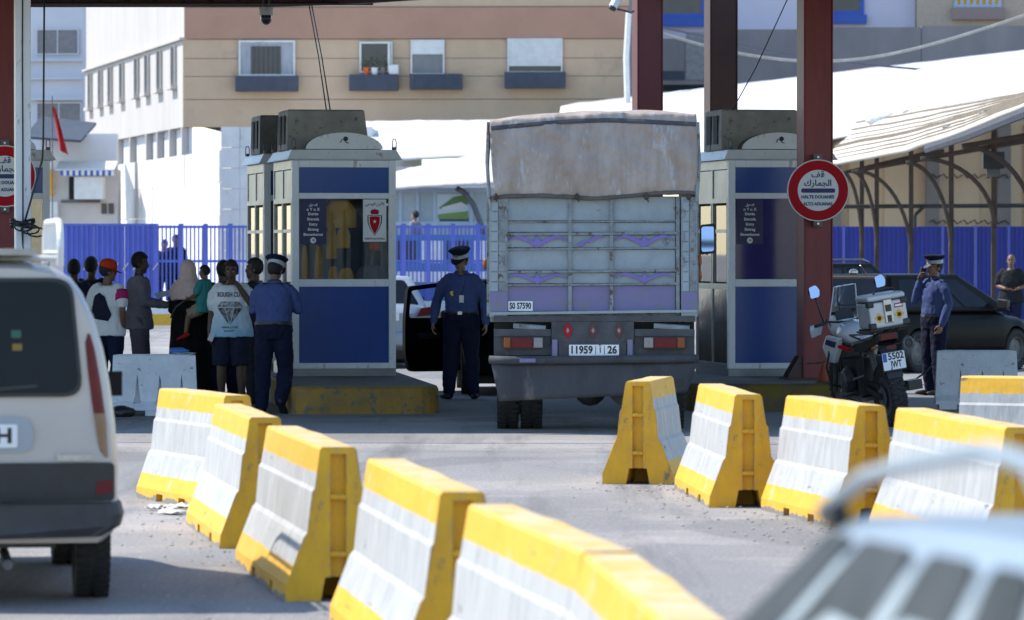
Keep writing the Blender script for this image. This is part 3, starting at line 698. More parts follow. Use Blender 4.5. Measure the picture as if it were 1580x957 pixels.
hung('reflected_patch', .02, .20, 1.55, 1.80, .17, M['hi_yellow'], 'short solid streak of reflected amber mid-window left of the dark jacket', 'reflection', G_, 5)
hung('reflected_patch', -.46, .18, 1.10, 1.58, .09, M['hi_yellow'], 'leftmost solid streak of reflected amber under the entry poster', 'reflection', G_, 6)
hung('reflected_patch', -.29, .18, 1.10, 1.58, .10, M['hi_yellow'], 'second solid streak of reflected amber under the entry poster', 'reflection', G_, 7)
hung('reflected_patch', -.11, .18, 1.10, 1.33, .12, M['hi_yellow'], 'small solid patch of reflected amber low in the middle of the left booth window', 'reflection', G_, 8)
hung('reflected_patch', .05, .18, 1.10, 1.31, .19, M['hi_yellow'], 'broad solid patch of reflected amber low beside the dark jacket', 'reflection', G_, 9)
hung('orange_bag', .40, .2, 1.52, 1.66, .14, M['hi_orange'], 'small orange bag seen under the crest poster in the left booth', 'bag', seed=4)
hung('cloth_bundle', .36, .25, 1.06, 1.34, .40, mat('mauve_cloth', (.2, .15, .17), (.15, .11, .13), .8), 'mauve cloth bundle at the lower right of the left booth window', 'cloth', seed=6)

# cone
cn = thing('traffic_cone', 'small faded orange cone at the foot of the red column', 'cone', (GX(1272, 51.95), 51.95, .306), 0)
mo = mat('faded_orange', (.36, .07, .025), (.25, .06, .03), .8, scale=12)
mb = MB(); mb.lathe([(0, .02), (.075, .02), (.07, .05), (.022, .24), (.016, .25), (0, .25)], 18); mb.build('cone_body', mo, cn, smooth=True)
mb = MB(); mb.box(-.1, .1, -.1, .1, 0, .02); mb.build('base', M['black'], cn)
# chain
def chain(pts, name, label):
    mb = MB(); d = 0
    P = [Vector(p) for p in pts]; n = len(P)
    for i in range(n-1):
        a, b_ = P[i], P[i+1]; t = (b_-a); k = max(1, int(t.length/.055)); u, v = axes(t, Vector((0, 0, 1)))
        for j in range(k):
            c = a + t*((j+.5)/k); q = u if (i*50+j) % 2 else v; tn = t.normalized()
            mb.tube([c + tn*.038*math.cos(x) + q*.02*math.sin(x) for x in [2*math.pi*m/8 for m in range(8)]], .0065, 5, tuple(tn.cross(q)), closed=True)
    return tag(mb.build(name, M['dull_steel']), label, 'chain')
def sag(a, b_, s, n=10): return [a.lerp(b_, i/n) - Vector((0, 0, s*4*(i/n)*(1-i/n))) for i in range(n+1)]
chain(sag(PX(1236, 560, 53.4), PX(1283, 556, 53.4), .015, 4) + sag(PX(1284, 556, 53.5), PX(1330, 590, 53), .04, 6), 'barrier_chain', 'steel chain looped round the red column and dropping behind the motorcycle')
chain(sag(PX(1395, 592, 53.2), PX(1452, 548, 52.9), .06, 8), 'barrier_chain', 'steel chain running from the motorcycle up to the right concrete block')
chain(sag(PX(1568, 550, 52.6), PX(1600, 548, 52.9), .01, 3), 'barrier_chain', 'short steel chain leaving the right end of the right concrete block')
# ------------------------------------------------------------------ fences
def corrug(w, z0, z1, amp=.018, pitch=.115):
    mb = MB(); n = max(4, int(w/pitch)); prof = []
    for i in range(n):
        x = w*i/n; p_ = w/n
        prof += [(x, 0), (x+p_*.38, 0), (x+p_*.5, -amp*2), (x+p_*.88, -amp*2)]
    prof.append((w, 0))
    mb.rings([[(x, y, z) for x, y in prof] + [(x, y+.004, z) for x, y in prof[::-1]] for z in (z0, z1)]); return mb
FY = 110.0
sf = thing('sheet_fence', 'blue corrugated sheet fence at left behind the waiting men', 'fence', (GX(98, FY), FY, 0))
W0 = GX(240, FY)-GX(98, FY); npan = 3
pm = corrug(W0/npan-.006, .58, 2.45).mesh('sheet', (M['fence_blue'],))
for i in range(npan):
    o = bpy.data.objects.new('sheet', pm); link(o, sf); o.location = (i*W0/npan, (i % 2)*.006, 0)
mb = MB(); mb.box(0, W0, -.05, -.038, 2.40, 2.46); mb.build('top_rail', M['fence_blue'], sf)
for i in range(9):
    mb = MB(); mb.tube([(.25+i*.24, -.05, 1.34), (.38+i*.24, -.16, 1.50)], .018, 6); mb.build('spike_bar', mat('pale_bar', (.5, .52, .58), None, .5) if i == 0 else bpy.data.materials['pale_bar'], sf)
pf = thing('picket_fence', 'light blue metal picket fence running behind the left booth', 'fence', (GX(241, FY), FY, 0))
W1 = GX(762, FY)-GX(241, FY)
mb = MB(); mb.box(-.018, .018, -.018, .018, .60, 2.42); pk = mb.mesh('picket', (M['fence_blue'],))
n = int(W1/.098)
for i in range(n):
    o = bpy.data.objects.new('picket', pk); link(o, pf); o.location = (.05+i*.098, 0, 0)
mb = MB(); mb.box(-.055, .055, -.05, .05, .58, 2.46); pk = mb.mesh('post', (M['fence_blue'],))
for i in range(int(W1/.6)+1):
    o = bpy.data.objects.new('post', pk); link(o, pf); o.location = (i*.6, .002, 0)
for z in (.72, 1.55, 2.38):
    mb = MB(); mb.box(0, W1, -.024, -.019, z-.03, z+.03); mb.build('rail', M['fence_blue'], pf)
rf = thing('sheet_fence', 'dark blue sheet fence under the carport behind the black cars', 'fence', (GX(1200, 112), 112, 0))
W2 = GX(1760, 112)-GX(1200, 112); npan = 11
pm = corrug(W2/npan-.03, .1, 2.40, .012, .1).mesh('sheet', (M['sheet_blue'],))
for i in range(npan):
    o = bpy.data.objects.new('sheet', pm); link(o, rf); o.location = (i*W2/npan, (i % 2)*.01, 0)
    mb = MB(); mb.box(-.03, .03, -.07, -.04, 0, 2.43); mb.build('post', M['fence_blue'], rf, loc=(i*W2/npan, 0, 0))
mb = MB()
mb.prism([(-.32, 0), (.3, 0), (.3, .58), (-.06, .58), (-.10, .50), (-.26, .12)], 'x', 0, GX(770, FY)-GX(60, FY))
for v in mb.v: v.y, v.z = v.y, v.z
fw = thing('low_wall', 'low concrete wall with a yellow foot carrying the blue fence', 'wall', (GX(60, FY), FY, 0))
LW = GX(770, FY)-GX(60, FY)
mb = MB(); mb.prism([(-.16, .27), (.3, .27), (.3, .579), (-.07, .579), (-.11, .50)], 'x', 0, LW); mb.build('wall_top', M['white'], fw)
mb = MB(); mb.prism([(-.36, 0), (.3, 0), (.3, .268), (-.165, .268)], 'x', 0, LW); mb.build('wall_foot', M['yellow'], fw)

# ------------------------------------------------------------------ buildings behind
M['stucco'] = mat('tan_stucco', (.57, .41, .275), (.50, .36, .24), .9, scale=.8, bump=.3, bscale=20, speck=((.41, .29, .195), .7, .56, .2))
M['stucco_brown'] = mat('brown_stucco', (.45, .255, .175), (.40, .225, .155), .9, scale=.7, bump=.3, bscale=20)
M['stucco_white'] = mat('cream_stucco', (.52, .49, .46), (.455, .428, .40), .9, scale=.7, bump=.2, bscale=20, stretch=(1, 1, .4))
M['white_wall'] = mat('whitewashed_wall', (.74, .73, .72), (.62, .61, .60), .9, scale=1.2, bump=.5, bscale=9, speck=((.45, .44, .43), 2.5, .66, .08))
M['grey_wall'] = mat('grey_render', (.30, .27, .265), (.23, .21, .205), .95, scale=.6, bump=.3, bscale=10, stretch=(1, 1, .35))
M['lilac_wall'] = mat('pale_lilac_wall', (.60, .58, .68), (.56, .54, .63), .9, scale=.6)
M['beige_wall'] = mat('beige_wall', (.74, .57, .38), (.66, .50, .34), .9, scale=.5, stretch=(1, 1, .3))
M['pale_grey_wall'] = mat('pale_grey_wall', (.66, .66, .69), (.60, .60, .63), .9, scale=.5)
M['slate'] = mat('slate_box', (.065, .075, .105), (.05, .058, .085), .7, scale=4)
M['frame_blue'] = mat('blue_window_frame', (.03, .10, .42), (.03, .08, .36), .5, scale=3)
M['roof_white'] = mat('white_roof_sheet', (.66, .655, .645), (.54, .53, .515), .7, scale=.45, speck=((.42, .40, .38), 1.1, .66, .1), stretch=(1.5, .6, 1))
M['roof_cream'] = mat('cream_roof_sheet', (.60, .555, .485), (.49, .445, .375), .75, scale=.6, stretch=(1, .3, 1), speck=((.34, .29, .23), 2.0, .62, .12))

class Facade:
    """a vertical facade through image column px at depth Y0, turned by ang; s metres along it"""
    def __init__(f, px, Y0, ang):
        f.X0, f.Y0 = GX(px, Y0), Y0; f.c, f.s = math.cos(R(ang)), math.sin(R(ang)); f.ang = ang
    def S(f, px):
        q = (px-790)/FPX; return (q*f.Y0 - f.X0)/(f.c + q*f.s)
    def Z(f, px, py):
        s = f.S(px); Y = f.Y0 - s*f.s; return CAMH-(py-HOR)/FPX*Y
F = Facade(283, 145, 2)
bd = thing('apartment_building', 'tan and brown apartment building with four windows and a bright cream side wall', 'building', (F.X0, F.Y0, 0), -2)
def fz(py, px=620): return F.Z(px, py)
S1 = F.S(970); DEP = 27
for a, b_, mt in ((196, 154.2, 'stucco'), (153, 118.5, 'stucco'), (117.5, 90.8, 'stucco'), (89.8, 61.2, 'stucco'), (60, 12, 'stucco_brown'), (10.5, -70, 'stucco')):
    pr = 0 if mt == 'stucco' else -.06
    mb = MB(); mb.box(-pr if pr < 0 else 0, S1-(0 if pr == 0 else .01), pr, .5, fz(a), fz(b_)-.0); mb.build('wall_course', M[mt], bd)
mb = MB(); mb.box(.25, S1-.05, .05, .55, fz(195.5), fz(-69)); mb.build('wall_core', M['grey_wall'], bd)
zc = F.Z(283, 62); zb = F.Z(283, 196)
SA = R(12)
def side_y(px, f):
    q = (px-790)/FPX; return (q*f.Y0 - f.X0)/(-math.sin(SA) - q*math.cos(SA))
def sidebox(name, mt, par, rel, *bx):
    mb = MB(); mb.box(*bx); o = mb.build(name, mt, par); 
    if rel: o.rotation_euler = (0, 0, rel)
    return o
RL = SA + R(2)
sidebox('side_wall', M['stucco_white'], bd, RL, 0.0, .35, .06, DEP, zb, zc)
sidebox('upper_side_wall', M['stucco_white'], bd, RL, .04, .4, .06, DEP, zc+.09, fz(-70))
sidebox('cornice', M['stucco_white'], bd, RL, -.12, .37, -.02, DEP+.1, zc+.005, zc+.085)
mb = MB(); mb.box(.5, S1, .56, DEP, zb+.02, fz(-70)-.05); mb.build('mass', M['grey_wall'], bd)
for px in (141, 157, 172, 190, 213, 229, 248, 270):
    y = side_y(px, F); z1 = zc-.12; z0 = zc-1.38
    w_ = sidebox('window', M['win_dark'], bd, RL, -.012, .02, y-.42, y+.42, z0, z1)
    for q in (-.5, .42): sidebox('jamb', M['stucco_white'], w_, 0, -.09, -.013, y+q, y+q+.08, z0, z1)
    sidebox('sill', M['stucco_white'], w_, 0, -.22, -.013, y-.6, y+.6, z0-.14, z0-.01)
sidebox('recess_wall', M['pale_grey_wall'], bd, RL, .21, .30, .06, DEP, zb-1.9, zb-.004)
for px in (137, 151, 166, 181, 201, 226, 243, 262, 281):
    y = side_y(px, F); sidebox('fin', M['stucco_white'], bd, RL, -.02, .20, y-.09, y+.09, zb-.95, zb-.003)
def fwin(px0, px1, py0, py1, nm='window'):
    a, b_ = F.S(px0), F.S(px1); z0, z1 = F.Z(px0, py1), F.Z(px0, py0); return a, b_, z0, z1
def rectb(name, mt, a, b_, y0, y1, z0, z1, par): mb = MB(); mb.box(a, b_, y0, y1, z0, z1); return mb.build(name, mt, par)
def frame(par, a, b_, z0, z1, t_, y0, y1, mt):
    rectb('frame', mt, a, a+t_, y0, y1, z0, z1, par); rectb('frame', mt, b_-t_, b_, y0, y1, z0, z1, par)
    rectb('frame', mt, a+t_, b_-t_, y0, y1, z1-t_, z1, par); rectb('frame', mt, a+t_, b_-t_, y0, y1, z0, z0+t_, par)
M['curtain'] = mat('lace_curtain', (.42, .43, .46), (.30, .31, .34), .8, scale=14, stretch=(1, 1, .12))
a, b_, z0, z1 = fwin(369, 456, 63, 118); w = rectb('window', M['curtain'], a, b_, -.08, -.01, z0, z1, bd)
frame(w, a, b_, z0, z1, .06, -.12, -.081, M['white'])
a, b_, z0, z1 = fwin(388, 434, 72, 115); w2 = rectb('pane', M['win_dark'], a, b_, -.11, -.081, z0, z1, w)
for i in range(6): rectb('grille_bar', M['slate'], a+.1+i*(b_-a-.2)/5-.012, a+.1+i*(b_-a-.2)/5+.012, -.135, -.111, z0, z1, w)
a, b_, z0, z1 = fwin(555, 606, 65, 113); w = rectb('window', M['win_dark'], a, b_, -.05, -.01, z0, z1, bd); frame(w, a, b_, z0, z1, .06, -.1, -.051, M['white'])
rectb('shutter', M['white'], b_-.14, b_-.07, -.28, -.101, z0+.05, z1-.05, w)
a, b_, z0, z1 = fwin(634, 686, 62, 116); w = rectb('window', mat('grey_pane', (.20, .205, .22), (.14, .145, .16), .25, scale=1), a, b_, -.05, -.01, z0, z1, bd); frame(w, a, b_, z0, z1, .05, -.1, -.051, M['white'])
rectb('roller_blind', M['white'], a+.051, b_-.051, -.09, -.052, z1-.46, z1-.051, w)
a, b_, z0, z1 = fwin(783, 868, 60, 113); w = rectb('window', M['win_dark'], a, b_, -.05, -.01, z0, z1, bd); frame(w, a, b_, z0, z1, .05, -.1, -.051, M['white'])
for i in range(11): rectb('blind_slat', M['white'], a+.051, b_-.051, -.088+.01*(i % 2), -.055+.01*(i % 2), z1-.051-.075*(i+1), z1-.051-.075*i-.004, w)
for p0, p1, q0, q1 in ((365, 461, 118, 142), (540, 615, 116, 141), (633, 714, 115, 139), (779, 873, 112, 137)):
    a, b_, z0, z1 = fwin(p0, p1, q0, q1); bx = rectb('window_box', M['slate'], a, b_, -.42, -.062, z0, z1, bd)
    for i in range(1, 14):
        x = a+(b_-a)*i/14; rectb('slat', M['slate'], x-.03, x+.03, -.435, -.421, z0+.03, z1-.03, bx)
# pots on the second box
for px, py, r, mt, lab in ((566, 111, .10, 'hi_orange', 'red flower pot on the window box of the second window'), (579, 113, .12, 'white', 'white flower pot on the window box of the second window'), (592, 112, .09, 'dark_concrete', 'dark flower pot on the window box of the second window')):
    mb = MB(); mb.lathe([(0, 0), (r*.75, 0), (r, .22), (0, .2)], 12); pt = thing('flower_pot', lab, 'pot', (Matrix.Translation((F.X0, F.Y0, 0)) @ Matrix.Rotation(R(-2), 4, 'Z')) @ Vector((F.S(px), -.25, F.Z(540, 116)+.002)), -2)
    mb.build('pot', M[mt], pt)
    mb = MB()
    for i in range(26):
        c = Vector((random.gauss(0, .10), random.gauss(0, .08), .26+abs(random.gauss(0, .13)))); d = Vector((random.gauss(0, 1), random.gauss(0, 1), random.gauss(0, 1))).normalized()*.07
        mb.add([c, c+d, c+d*.4+Vector((.03, .02, .03))], [(0, 1, 2)])
    mb.build('leaves', mat('leaf_green', (.03, .07, .015), (.05, .09, .02), .7) if 'leaf_green' not in bpy.data.materials else bpy.data.materials['leaf_green'], pt)
a, b_, z0, z1 = fwin(602, 617, 102, 117); wm = Matrix.Translation((F.X0, F.Y0, 0)) @ Matrix.Rotation(R(-2), 4, 'Z')
mb = MB(); mb.box(0, b_-a, -.14, .14, 0, z1-z0)
o = mb.build('white_tub', M['white'], bevel=.03); tag(o, 'square white tub standing at the right end of the second window box', 'tub'); o.location = wm @ Vector((a-.02, -.24, F.Z(540, 116)+.002)); o.rotation_euler = (0, 0, R(-2))

# lower white building in front of it
F2 = Facade(341, 132, 2)
wb = thing('white_building', 'low whitewashed building under the cream side wall', 'building', (F2.X0, F2.Y0, 0), -2)
z1 = F2.Z(341, 196); zs1 = F2.Z(341, 231)
D2 = side_y(172, F2)
n = 12; hgt = z1/9
mb = MB(); mb.box(.3, F2.S(575), .05, D2, 0, z1-.05); mb.build('wall_core', M['white_wall'], wb)
for j in range(9):
    for i in range(8):
        w0 = F2.S(575)/8; rectb('wall_block', M['white_wall'], i*w0+.004, (i+1)*w0-.004, -random.random()*.03, .048, j*hgt+.004, (j+1)*hgt-.004, wb)
for j in range(5):
    for i in range(7):
        w0 = D2/7; h2 = zs1/5; sidebox('wall_block', M['white_wall'], wb, RL, -.02-random.random()*.03, .048, i*w0+.06, (i+1)*w0-.02, j*h2+.006, (j+1)*h2-.006)
# narrow grey-white block at far left
F3 = Facade(128, 182, 8)
gb = thing('grey_building', 'pale grey building with two wide windows at upper left', 'building', (F3.X0, F3.Y0, 0), -8)
a0 = F3.S(-60)
mb = MB(); mb.box(a0, 0, 0, 8, 0, F3.Z(100, -60)); mb.build('wall', M['pale_grey_wall'], gb)
for p0, p1, q0, q1 in ((57, 123, 45, 85), (57, 127, 158, 201), (-40, 20, 45, 85)):
    a, b_ = F3.S(p0), F3.S(p1); z0, z1 = F3.Z(90, q1), F3.Z(90, q0); w = rectb('window', mat('dull_pane', (.22, .21, .22), (.16, .155, .165), .3) if 'dull_pane' not in bpy.data.materials else bpy.data.materials['dull_pane'], a, b_, -.06, -.002, z0, z1, gb)
    frame(w, a, b_, z0, z1, .05, -.1, -.061, M['pale_grey_wall'])
    for i in (3,): rectb('mullion', M['pale_grey_wall'], a+(b_-a)*i/6-.02, a+(b_-a)*i/6+.02, -.085, -.061, z0+.05, z1-.05, w)
for py in (92, 120, 152): rectb('ledge', M['pale_grey_wall'], a0, .05, -.25, -.002, F3.Z(90, py+3), F3.Z(90, py), gb)
# small house with awning
hs = thing('small_house', 'small beige house with a white balcony and a scalloped blue and white awning', 'house', (GX(80, 150), 150, 0))
k = 150/FPX
def hx(px): return (px-80)*k
def hz(py): return CAMH-(py-HOR)*k
rectb('wall', mat('off_white_wall', (.60, .57, .54), (.52, .49, .47), .9, scale=.6), hx(60), hx(182), 0, 1.2, 0, hz(262), hs)
rectb('upper_wall', M['pale_grey_wall'], hx(60), hx(178), .5, 1.2, hz(262)+.003, hz(206), hs)
rectb('recess', M['dark'], hx(107), hx(121), -.05, -.002, hz(308), hz(273), hs)
rectb('balcony', M['white'], hx(120), hx(163), -1.2, -.003, hz(308), hz(274), hs)
rectb('lintel', M['dull_steel'], hx(95), hx(155), -.1, -.003, hz(313), hz(309), hs)
rectb('yellow_banner', M['hi_yellow'], hx(76), hx(84), -.2, -.1, hz(303), hz(262), hs)
for px in (163, 174): rectb('window', M['win_dark'], hx(px-6), hx(px+2), -.05, -.002, hz(330), hz(314), hs)
rectb('white_leaf', M['white'], hx(77), hx(91), -.4, -.1, hz(350), hz(312), hs)
mb = MB(); mb.slab([(hx(92), -1.4, hz(264)), (hx(182), -1.4, hz(264)), (hx(182), .0, hz(250)), (hx(92), .0, hz(250))], (0, 0, 1), .03); aw = mb.build('awning', M['white'], hs)
for i in range(18):
    x0 = hx(100)+i*(hx(182)-hx(100))/18; x1 = x0+(hx(182)-hx(100))/18
    mb = MB(); pl = [(x0, hz(264.5)), (x1, hz(264.5))] + [((x0+x1)/2+(x1-x0)/2*math.cos(math.pi*j/6), hz(269)-.08*math.sin(math.pi*j/6)) for j in range(7)]
    mb.prism(pl, 'y', -1.42, -1.4); mb.build('scallop', M['white'] if i % 2 else M['frame_blue'], aw)
mb = MB(); mb.slab([(hx(45), -1.6, hz(216)), (hx(132), -1.6, hz(222)), (hx(132), 4, hz(188)), (hx(45), 4, hz(178))], (0, 0, 1), .08); mb.build('roof', mat('blue_grey_roof', (.085, .105, .135), (.06, .075, .10), .8, spec=.1), hs)
# flag
fl = thing('flag', 'furled red flag hanging from a thin pole at upper left', 'flag', PX(81, 250, 118))
k = 118/FPX
mb = MB(); mb.tube([(0, 0, -1.6), (0, 0, (250-148)*k)], .015, 6); mb.build('pole', M['dull_steel'], fl)
mb = MB()
def flagp(u, v):
    x = (-.02 + u*(.10+.12*v) + v*.22 - (1-u)*0.0); z = (250-160)*k - v*1.22 - u*.12
    return (x, .05*math.sin(u*9+v*3), z)
mb.grid(flagp, 10, 14); o = mb.build('flag_cloth', mat('red_flag', (.55, .02, .02), (.42, .012, .015), .7, scale=3), fl, smooth=True)
m_ = o.modifiers.new('s', 'SOLIDIFY'); m_.thickness = .006

# roofs and shelter in the middle distance
def sheet(name, mt, P00, P10, P01, P11, label, cat, nu=30, nv=12, wav=.05, seams=0, par=None, th=.06):
    """a real roof sheet between four corners, with ragged waves"""
    P = [Vector(p) for p in (P00, P10, P01, P11)]
    nrm = (P[1]-P[0]).cross(P[2]-P[0]).normalized()
    if nrm.z < 0: nrm = -nrm
    def fn(u, v):
        p = P[0].lerp(P[1], u).lerp(P[2].lerp(P[3], u), v)
        return p + nrm*wav*noise.noise(Vector((u*nu*.35, v*nv*.5, len(name)))) + Vector((0, 0, wav*.8*noise.noise(Vector((u*nu*.8, v*3, 3)))))
    t = par or thing(name, label, cat)
    mb = MB(); mb.grid(fn, nu, nv); o = mb.build('roof_sheet', mt, t, smooth=True)
    m_ = o.modifiers.new('s', 'SOLIDIFY'); m_.thickness = th; m_.offset = -1
    for i in range(seams):
        v = .08+.84*i/max(1, seams-1); mb = MB(); mb.tube([fn(u/24, v)+nrm*.02 for u in range(25)], .035, 5); mb.build('seam', mt, t)
    return t
whr = sheet('white_roof', M['roof_white'], PX(560, 250, 124), PX(930, 236, 124), PX(560, 190, 138), PX(930, 186, 138), 'bright white sloping roof behind the left booth and the truck', 'roof', wav=.02)
rectb('fascia', M['pale_grey_wall'], GX(560, 124.4), GX(930, 124.4), 124.4, 124.7, 3.0, 4.1, whr)
crf = sheet('cream_roof', M['roof_cream'], PX(590, 294, 116), PX(775, 284, 116), PX(590, 272, 122), PX(775, 233, 122), 'cream sloping shelter roof seen between the left booth and the truck', 'roof', wav=.02, seams=3)
sp = thing('glazed_shelter', 'glazed shelter with a green landscape poster under the cream roof', 'shelter', (GX(606, 117), 117, 0))
k = 117/FPX
def sx_(px): return (px-606)*k
def sz_(py): return CAMH-(py-HOR)*k
M['shel'] = mat('pale_blue_frame', (.42, .50, .58), (.36, .44, .52), .5)
for px in (606, 618, 644, 671, 727, 760): rectb('post', M['shel'], sx_(px)-.04, sx_(px)+.04, -.04, .04, 0, sz_(291), sp)
for py in (293, 345): rectb('rail', M['shel'], sx_(606), sx_(760), -.055, -.042, sz_(py)-.05, sz_(py)+.05, sp)
for p0, p1 in ((606, 618), (618, 644), (644, 671), (671, 727), (727, 760)):
    rectb('pane', mat('milky_pane', (.36, .43, .47), (.26, .33, .38), .15, scale=.8) if 'milky_pane' not in bpy.data.materials else bpy.data.materials['milky_pane'], sx_(p0)+.041, sx_(p1)-.041, -.005, .005, 0.3, sz_(296), sp)
po = rectb('poster', mat('poster_paper', (.55, .6, .6), (.48, .55, .58), .4, scale=1), sx_(674), sx_(724), -.02, -.006, sz_(344), sz_(300), sp)
for pts, c, nm in (([(676, 322), (700, 304), (722, 300), (722, 316), (690, 322)], (.10, .17, .04), 'hill'), ([(676, 331), (722, 326), (722, 338), (676, 338)], (.17, .26, .05), 'meadow'), ([(678, 338), (723, 336), (723, 344), (678, 344)], (.05, .07, .10), 'road'), ([(682, 320), (712, 312), (722, 318), (700, 325), (682, 325)], (.6, .58, .55), 'flowers')):
    mb = MB(); mb.prism([(sx_(a), sz_(b_)) for a, b_ in pts], 'y', -.026-.003*len(nm), -.022); mb.build(nm, mat('print_'+nm, c, None, .5), po)
mb = MB(); mb.tube([PX(704, 290, 116.5), PX(716, 297, 116.5), PX(730, 315, 116.5), PX(742, 345, 116.5), PX(748, 372, 116.5)], .07, 6)
tag(mb.build('bent_pipe', M['dull_steel'], smooth=True), 'dark bent pipe leaning beside the truck in front of the glazed shelter', 'pipe')
# coach behind the fence
co = thing('parked_coach', 'blue and white coach standing behind the picket fence right of the left booth', 'coach', (GX(600, 113.2), 113.2, 0), 0)
cw = GX(765, 113.2)-GX(600, 113.2)
M['coach'] = mat('coach_blue', (.06, .17, .42), (.05, .14, .36), .35)
mb = MB(); mb.prism(rpoly([(0, .35), (cw, .35), (cw, 2.2), (0, 2.2)], .12), 'y', 0, 2.2); mb.build('body', M['coach'], co)
for i in range(4): rectb('window', M['white'] if i % 2 else M['win_dark'], .15+i*.65, .7+i*.65, -.02, -.002, 1.5, 2.05, co)
rectb('stripe', M['white'], .0, cw, -.015, -.002, 1.02, 1.28, co)
rectb('trim', M['lens_red'], .02, cw-.02, -.015, -.002, .9, .95, co)
for x in (.6, cw-.6):
    mb = MB(); mb.lathe([(0, 0), (.36, 0), (.4, .05), (.4, .22), (0, .22)], 18, (x, -.03, .4), axis='y'); mb.build('wheel', M['rubber'], co)

# carport on the right: cantilever frames with curved braces, wavy cream roof and the white roof behind it
cpt = thing('carport', 'long carport with rusty posts and curved braces under a cream wavy roof at right', 'carport')
EP = [(1262, 262, 116), (1283, 257, 112), (1400, 235, 93), (1490, 205, 79), (1580, 168, 67), (1700, 115, 55)]
UP = [(1262, 196, 124), (1283, 190, 122), (1400, 173, 112), (1490, 161, 106), (1580, 148, 101), (1700, 130, 96)]
def interp(Q, u):
    t = u*(len(Q)-1); i = min(int(t), len(Q)-2); f = t-i; return PX(*Q[i]).lerp(PX(*Q[i+1]), f)
def cfn(u, v):
    p = interp(EP, u).lerp(interp(UP, u), v); w = (.015+.02*v)*noise.noise(Vector((u*12, v*3, 1))) + .008*noise.noise(Vector((u*60, v*2, 5)))
    return p + Vector((0, 0, w - .18*math.sin(v*math.pi)*0 + 0))
mb = MB(); mb.grid(cfn, 60, 16); o = mb.build('roof_sheet', M['roof_cream'], cpt, smooth=True)
m_ = o.modifiers.new('s', 'SOLIDIFY'); m_.thickness = .07; m_.offset = -1
for v, r in ((.07, .03), (.15, .03), (.24, .03), (.34, .06), (.44, .022), (.54, .022), (.66, .035), (.84, .035)):
    mb = MB(); mb.tube([cfn(u/40, v + .012*noise.noise(Vector((u*.3, v*9, 2))))+Vector((0, -.05, .085)) for u in range(41)], r, 5); mb.build('batten', mat('weathered_batten', (.22, .18, .13), (.14, .115, .085), .9) if 'weathered_batten' not in bpy.data.materials else bpy.data.materials['weathered_batten'], cpt)
mb = MB()
eb = [interp(EP, u/30) for u in range(31)]
mb.tube([p+Vector((.02, -.05, -.055)) for p in eb[14:]], (.05, .085), 6); mb.build('eave_beam', mat('grey_fascia', (.10, .105, .125), (.075, .08, .095), .8, spec=.1), cpt)
for ex, fx_, bot in ((1316, 1353, 395), (1322, 1406, 400), (1396, 1468, 395), (1420, 1534, 350), (1482, 1600, 372), (1300, 1330, 395)):
    Y = 900.0*0+ (FPX*7.73/(ex-790)); Yc = min(Y, 111)
    e = PX(ex, 0, Yc); ez = None
    for q in range(len(EP)-1):
        if EP[q][0] <= ex <= EP[q+1][0]: t_ = (ex-EP[q][0])/(EP[q+1][0]-EP[q][0]); pa = PX(*EP[q]).lerp(PX(*EP[q+1]), t_); ez = pa
    e = ez + Vector((.05, .1, -.2)); bt = PX(fx_, bot, e.y)
    P = [e.lerp(bt, 0) if False else Vector((e.x+(bt.x-e.x)*math.sin(a), e.y, bt.z+(e.z-bt.z)*math.cos(a))) for a in [math.pi/2*i/12 for i in range(13)]]
    mb = MB(); mb.tube(P, .05, 6, (0, 1, 0)); mb.build('curved_brace', M['rust'], cpt, smooth=True)
    mb = MB(); mb.box(bt.x-.05, bt.x+.05, e.y+.02, e.y+.12, 0, e.z+.6); mb.build('post', M['rust'], cpt)
    mb = MB(); mb.tube([e, Vector((bt.x+1.6, e.y+.3, e.z+.5))], .05, 6); mb.build('rafter', M['rust'], cpt)
mb = MB(); mb.tube([PX(1300, 319, 108), PX(1640, 317, 108)], .05, 6); mb.build('tie_rail', M['black'], cpt)
mb = MB(); mb.tube([PX(1412, 332, 107.8), PX(1426, 318, 107.8)], .04, 6); mb.tube([PX(1412, 332, 107.8), PX(1412, 352, 107.8)], .04, 6); mb.build('tie_brace', M['black'], cpt)
fl_ = thing('floodlight', 'black floodlight box hanging under the carport eave', 'lamp', PX(1532, 252, 81))
rectb('housing', M['black'], -.19, .19, -.15, .15, -.1, .2, fl_); rectb('bracket', M['dull_steel'], -.12, .12, -.05, .05, -.24, -.101, fl_)
rectb('hanger', M['rust'], -.03, .03, -.03, .03, .201, .55, fl_)
wrr = sheet('white_roof', M['roof_white'], PX(850, 300, 124), PX(1700, 136, 106), PX(866, 165, 144), PX(1700, 66, 128), 'huge white roof rising behind the right booth and the carport', 'roof', 50, 14, .022, seams=4)
for i in range(14):
    u = .50+.42*random.random(); px = 1290+i*21+random.random()*9; py = 188-(px-1285)*.12+random.gauss(0, 3)
    if 1345 < px < 1365: py -= 3
    v = random.random()
    b = MB(); r = .035+.05*random.random(); b.ell((0, 0, r*.4), (r*1.5, r, r*.7), 6); o = b.build('roof_stone', M['concrete'])
    tag(o, 'stone lying along the upper edge of the carport roof', 'stone', 'stones on the carport roof')
    q = (px-1262)/(1700-1262); best = min((cfn(a_/80, .93) for a_ in range(81)), key=lambda p: abs(790+p.x/p.y*FPX-px)); o.location = best+Vector((0, 0, .02))
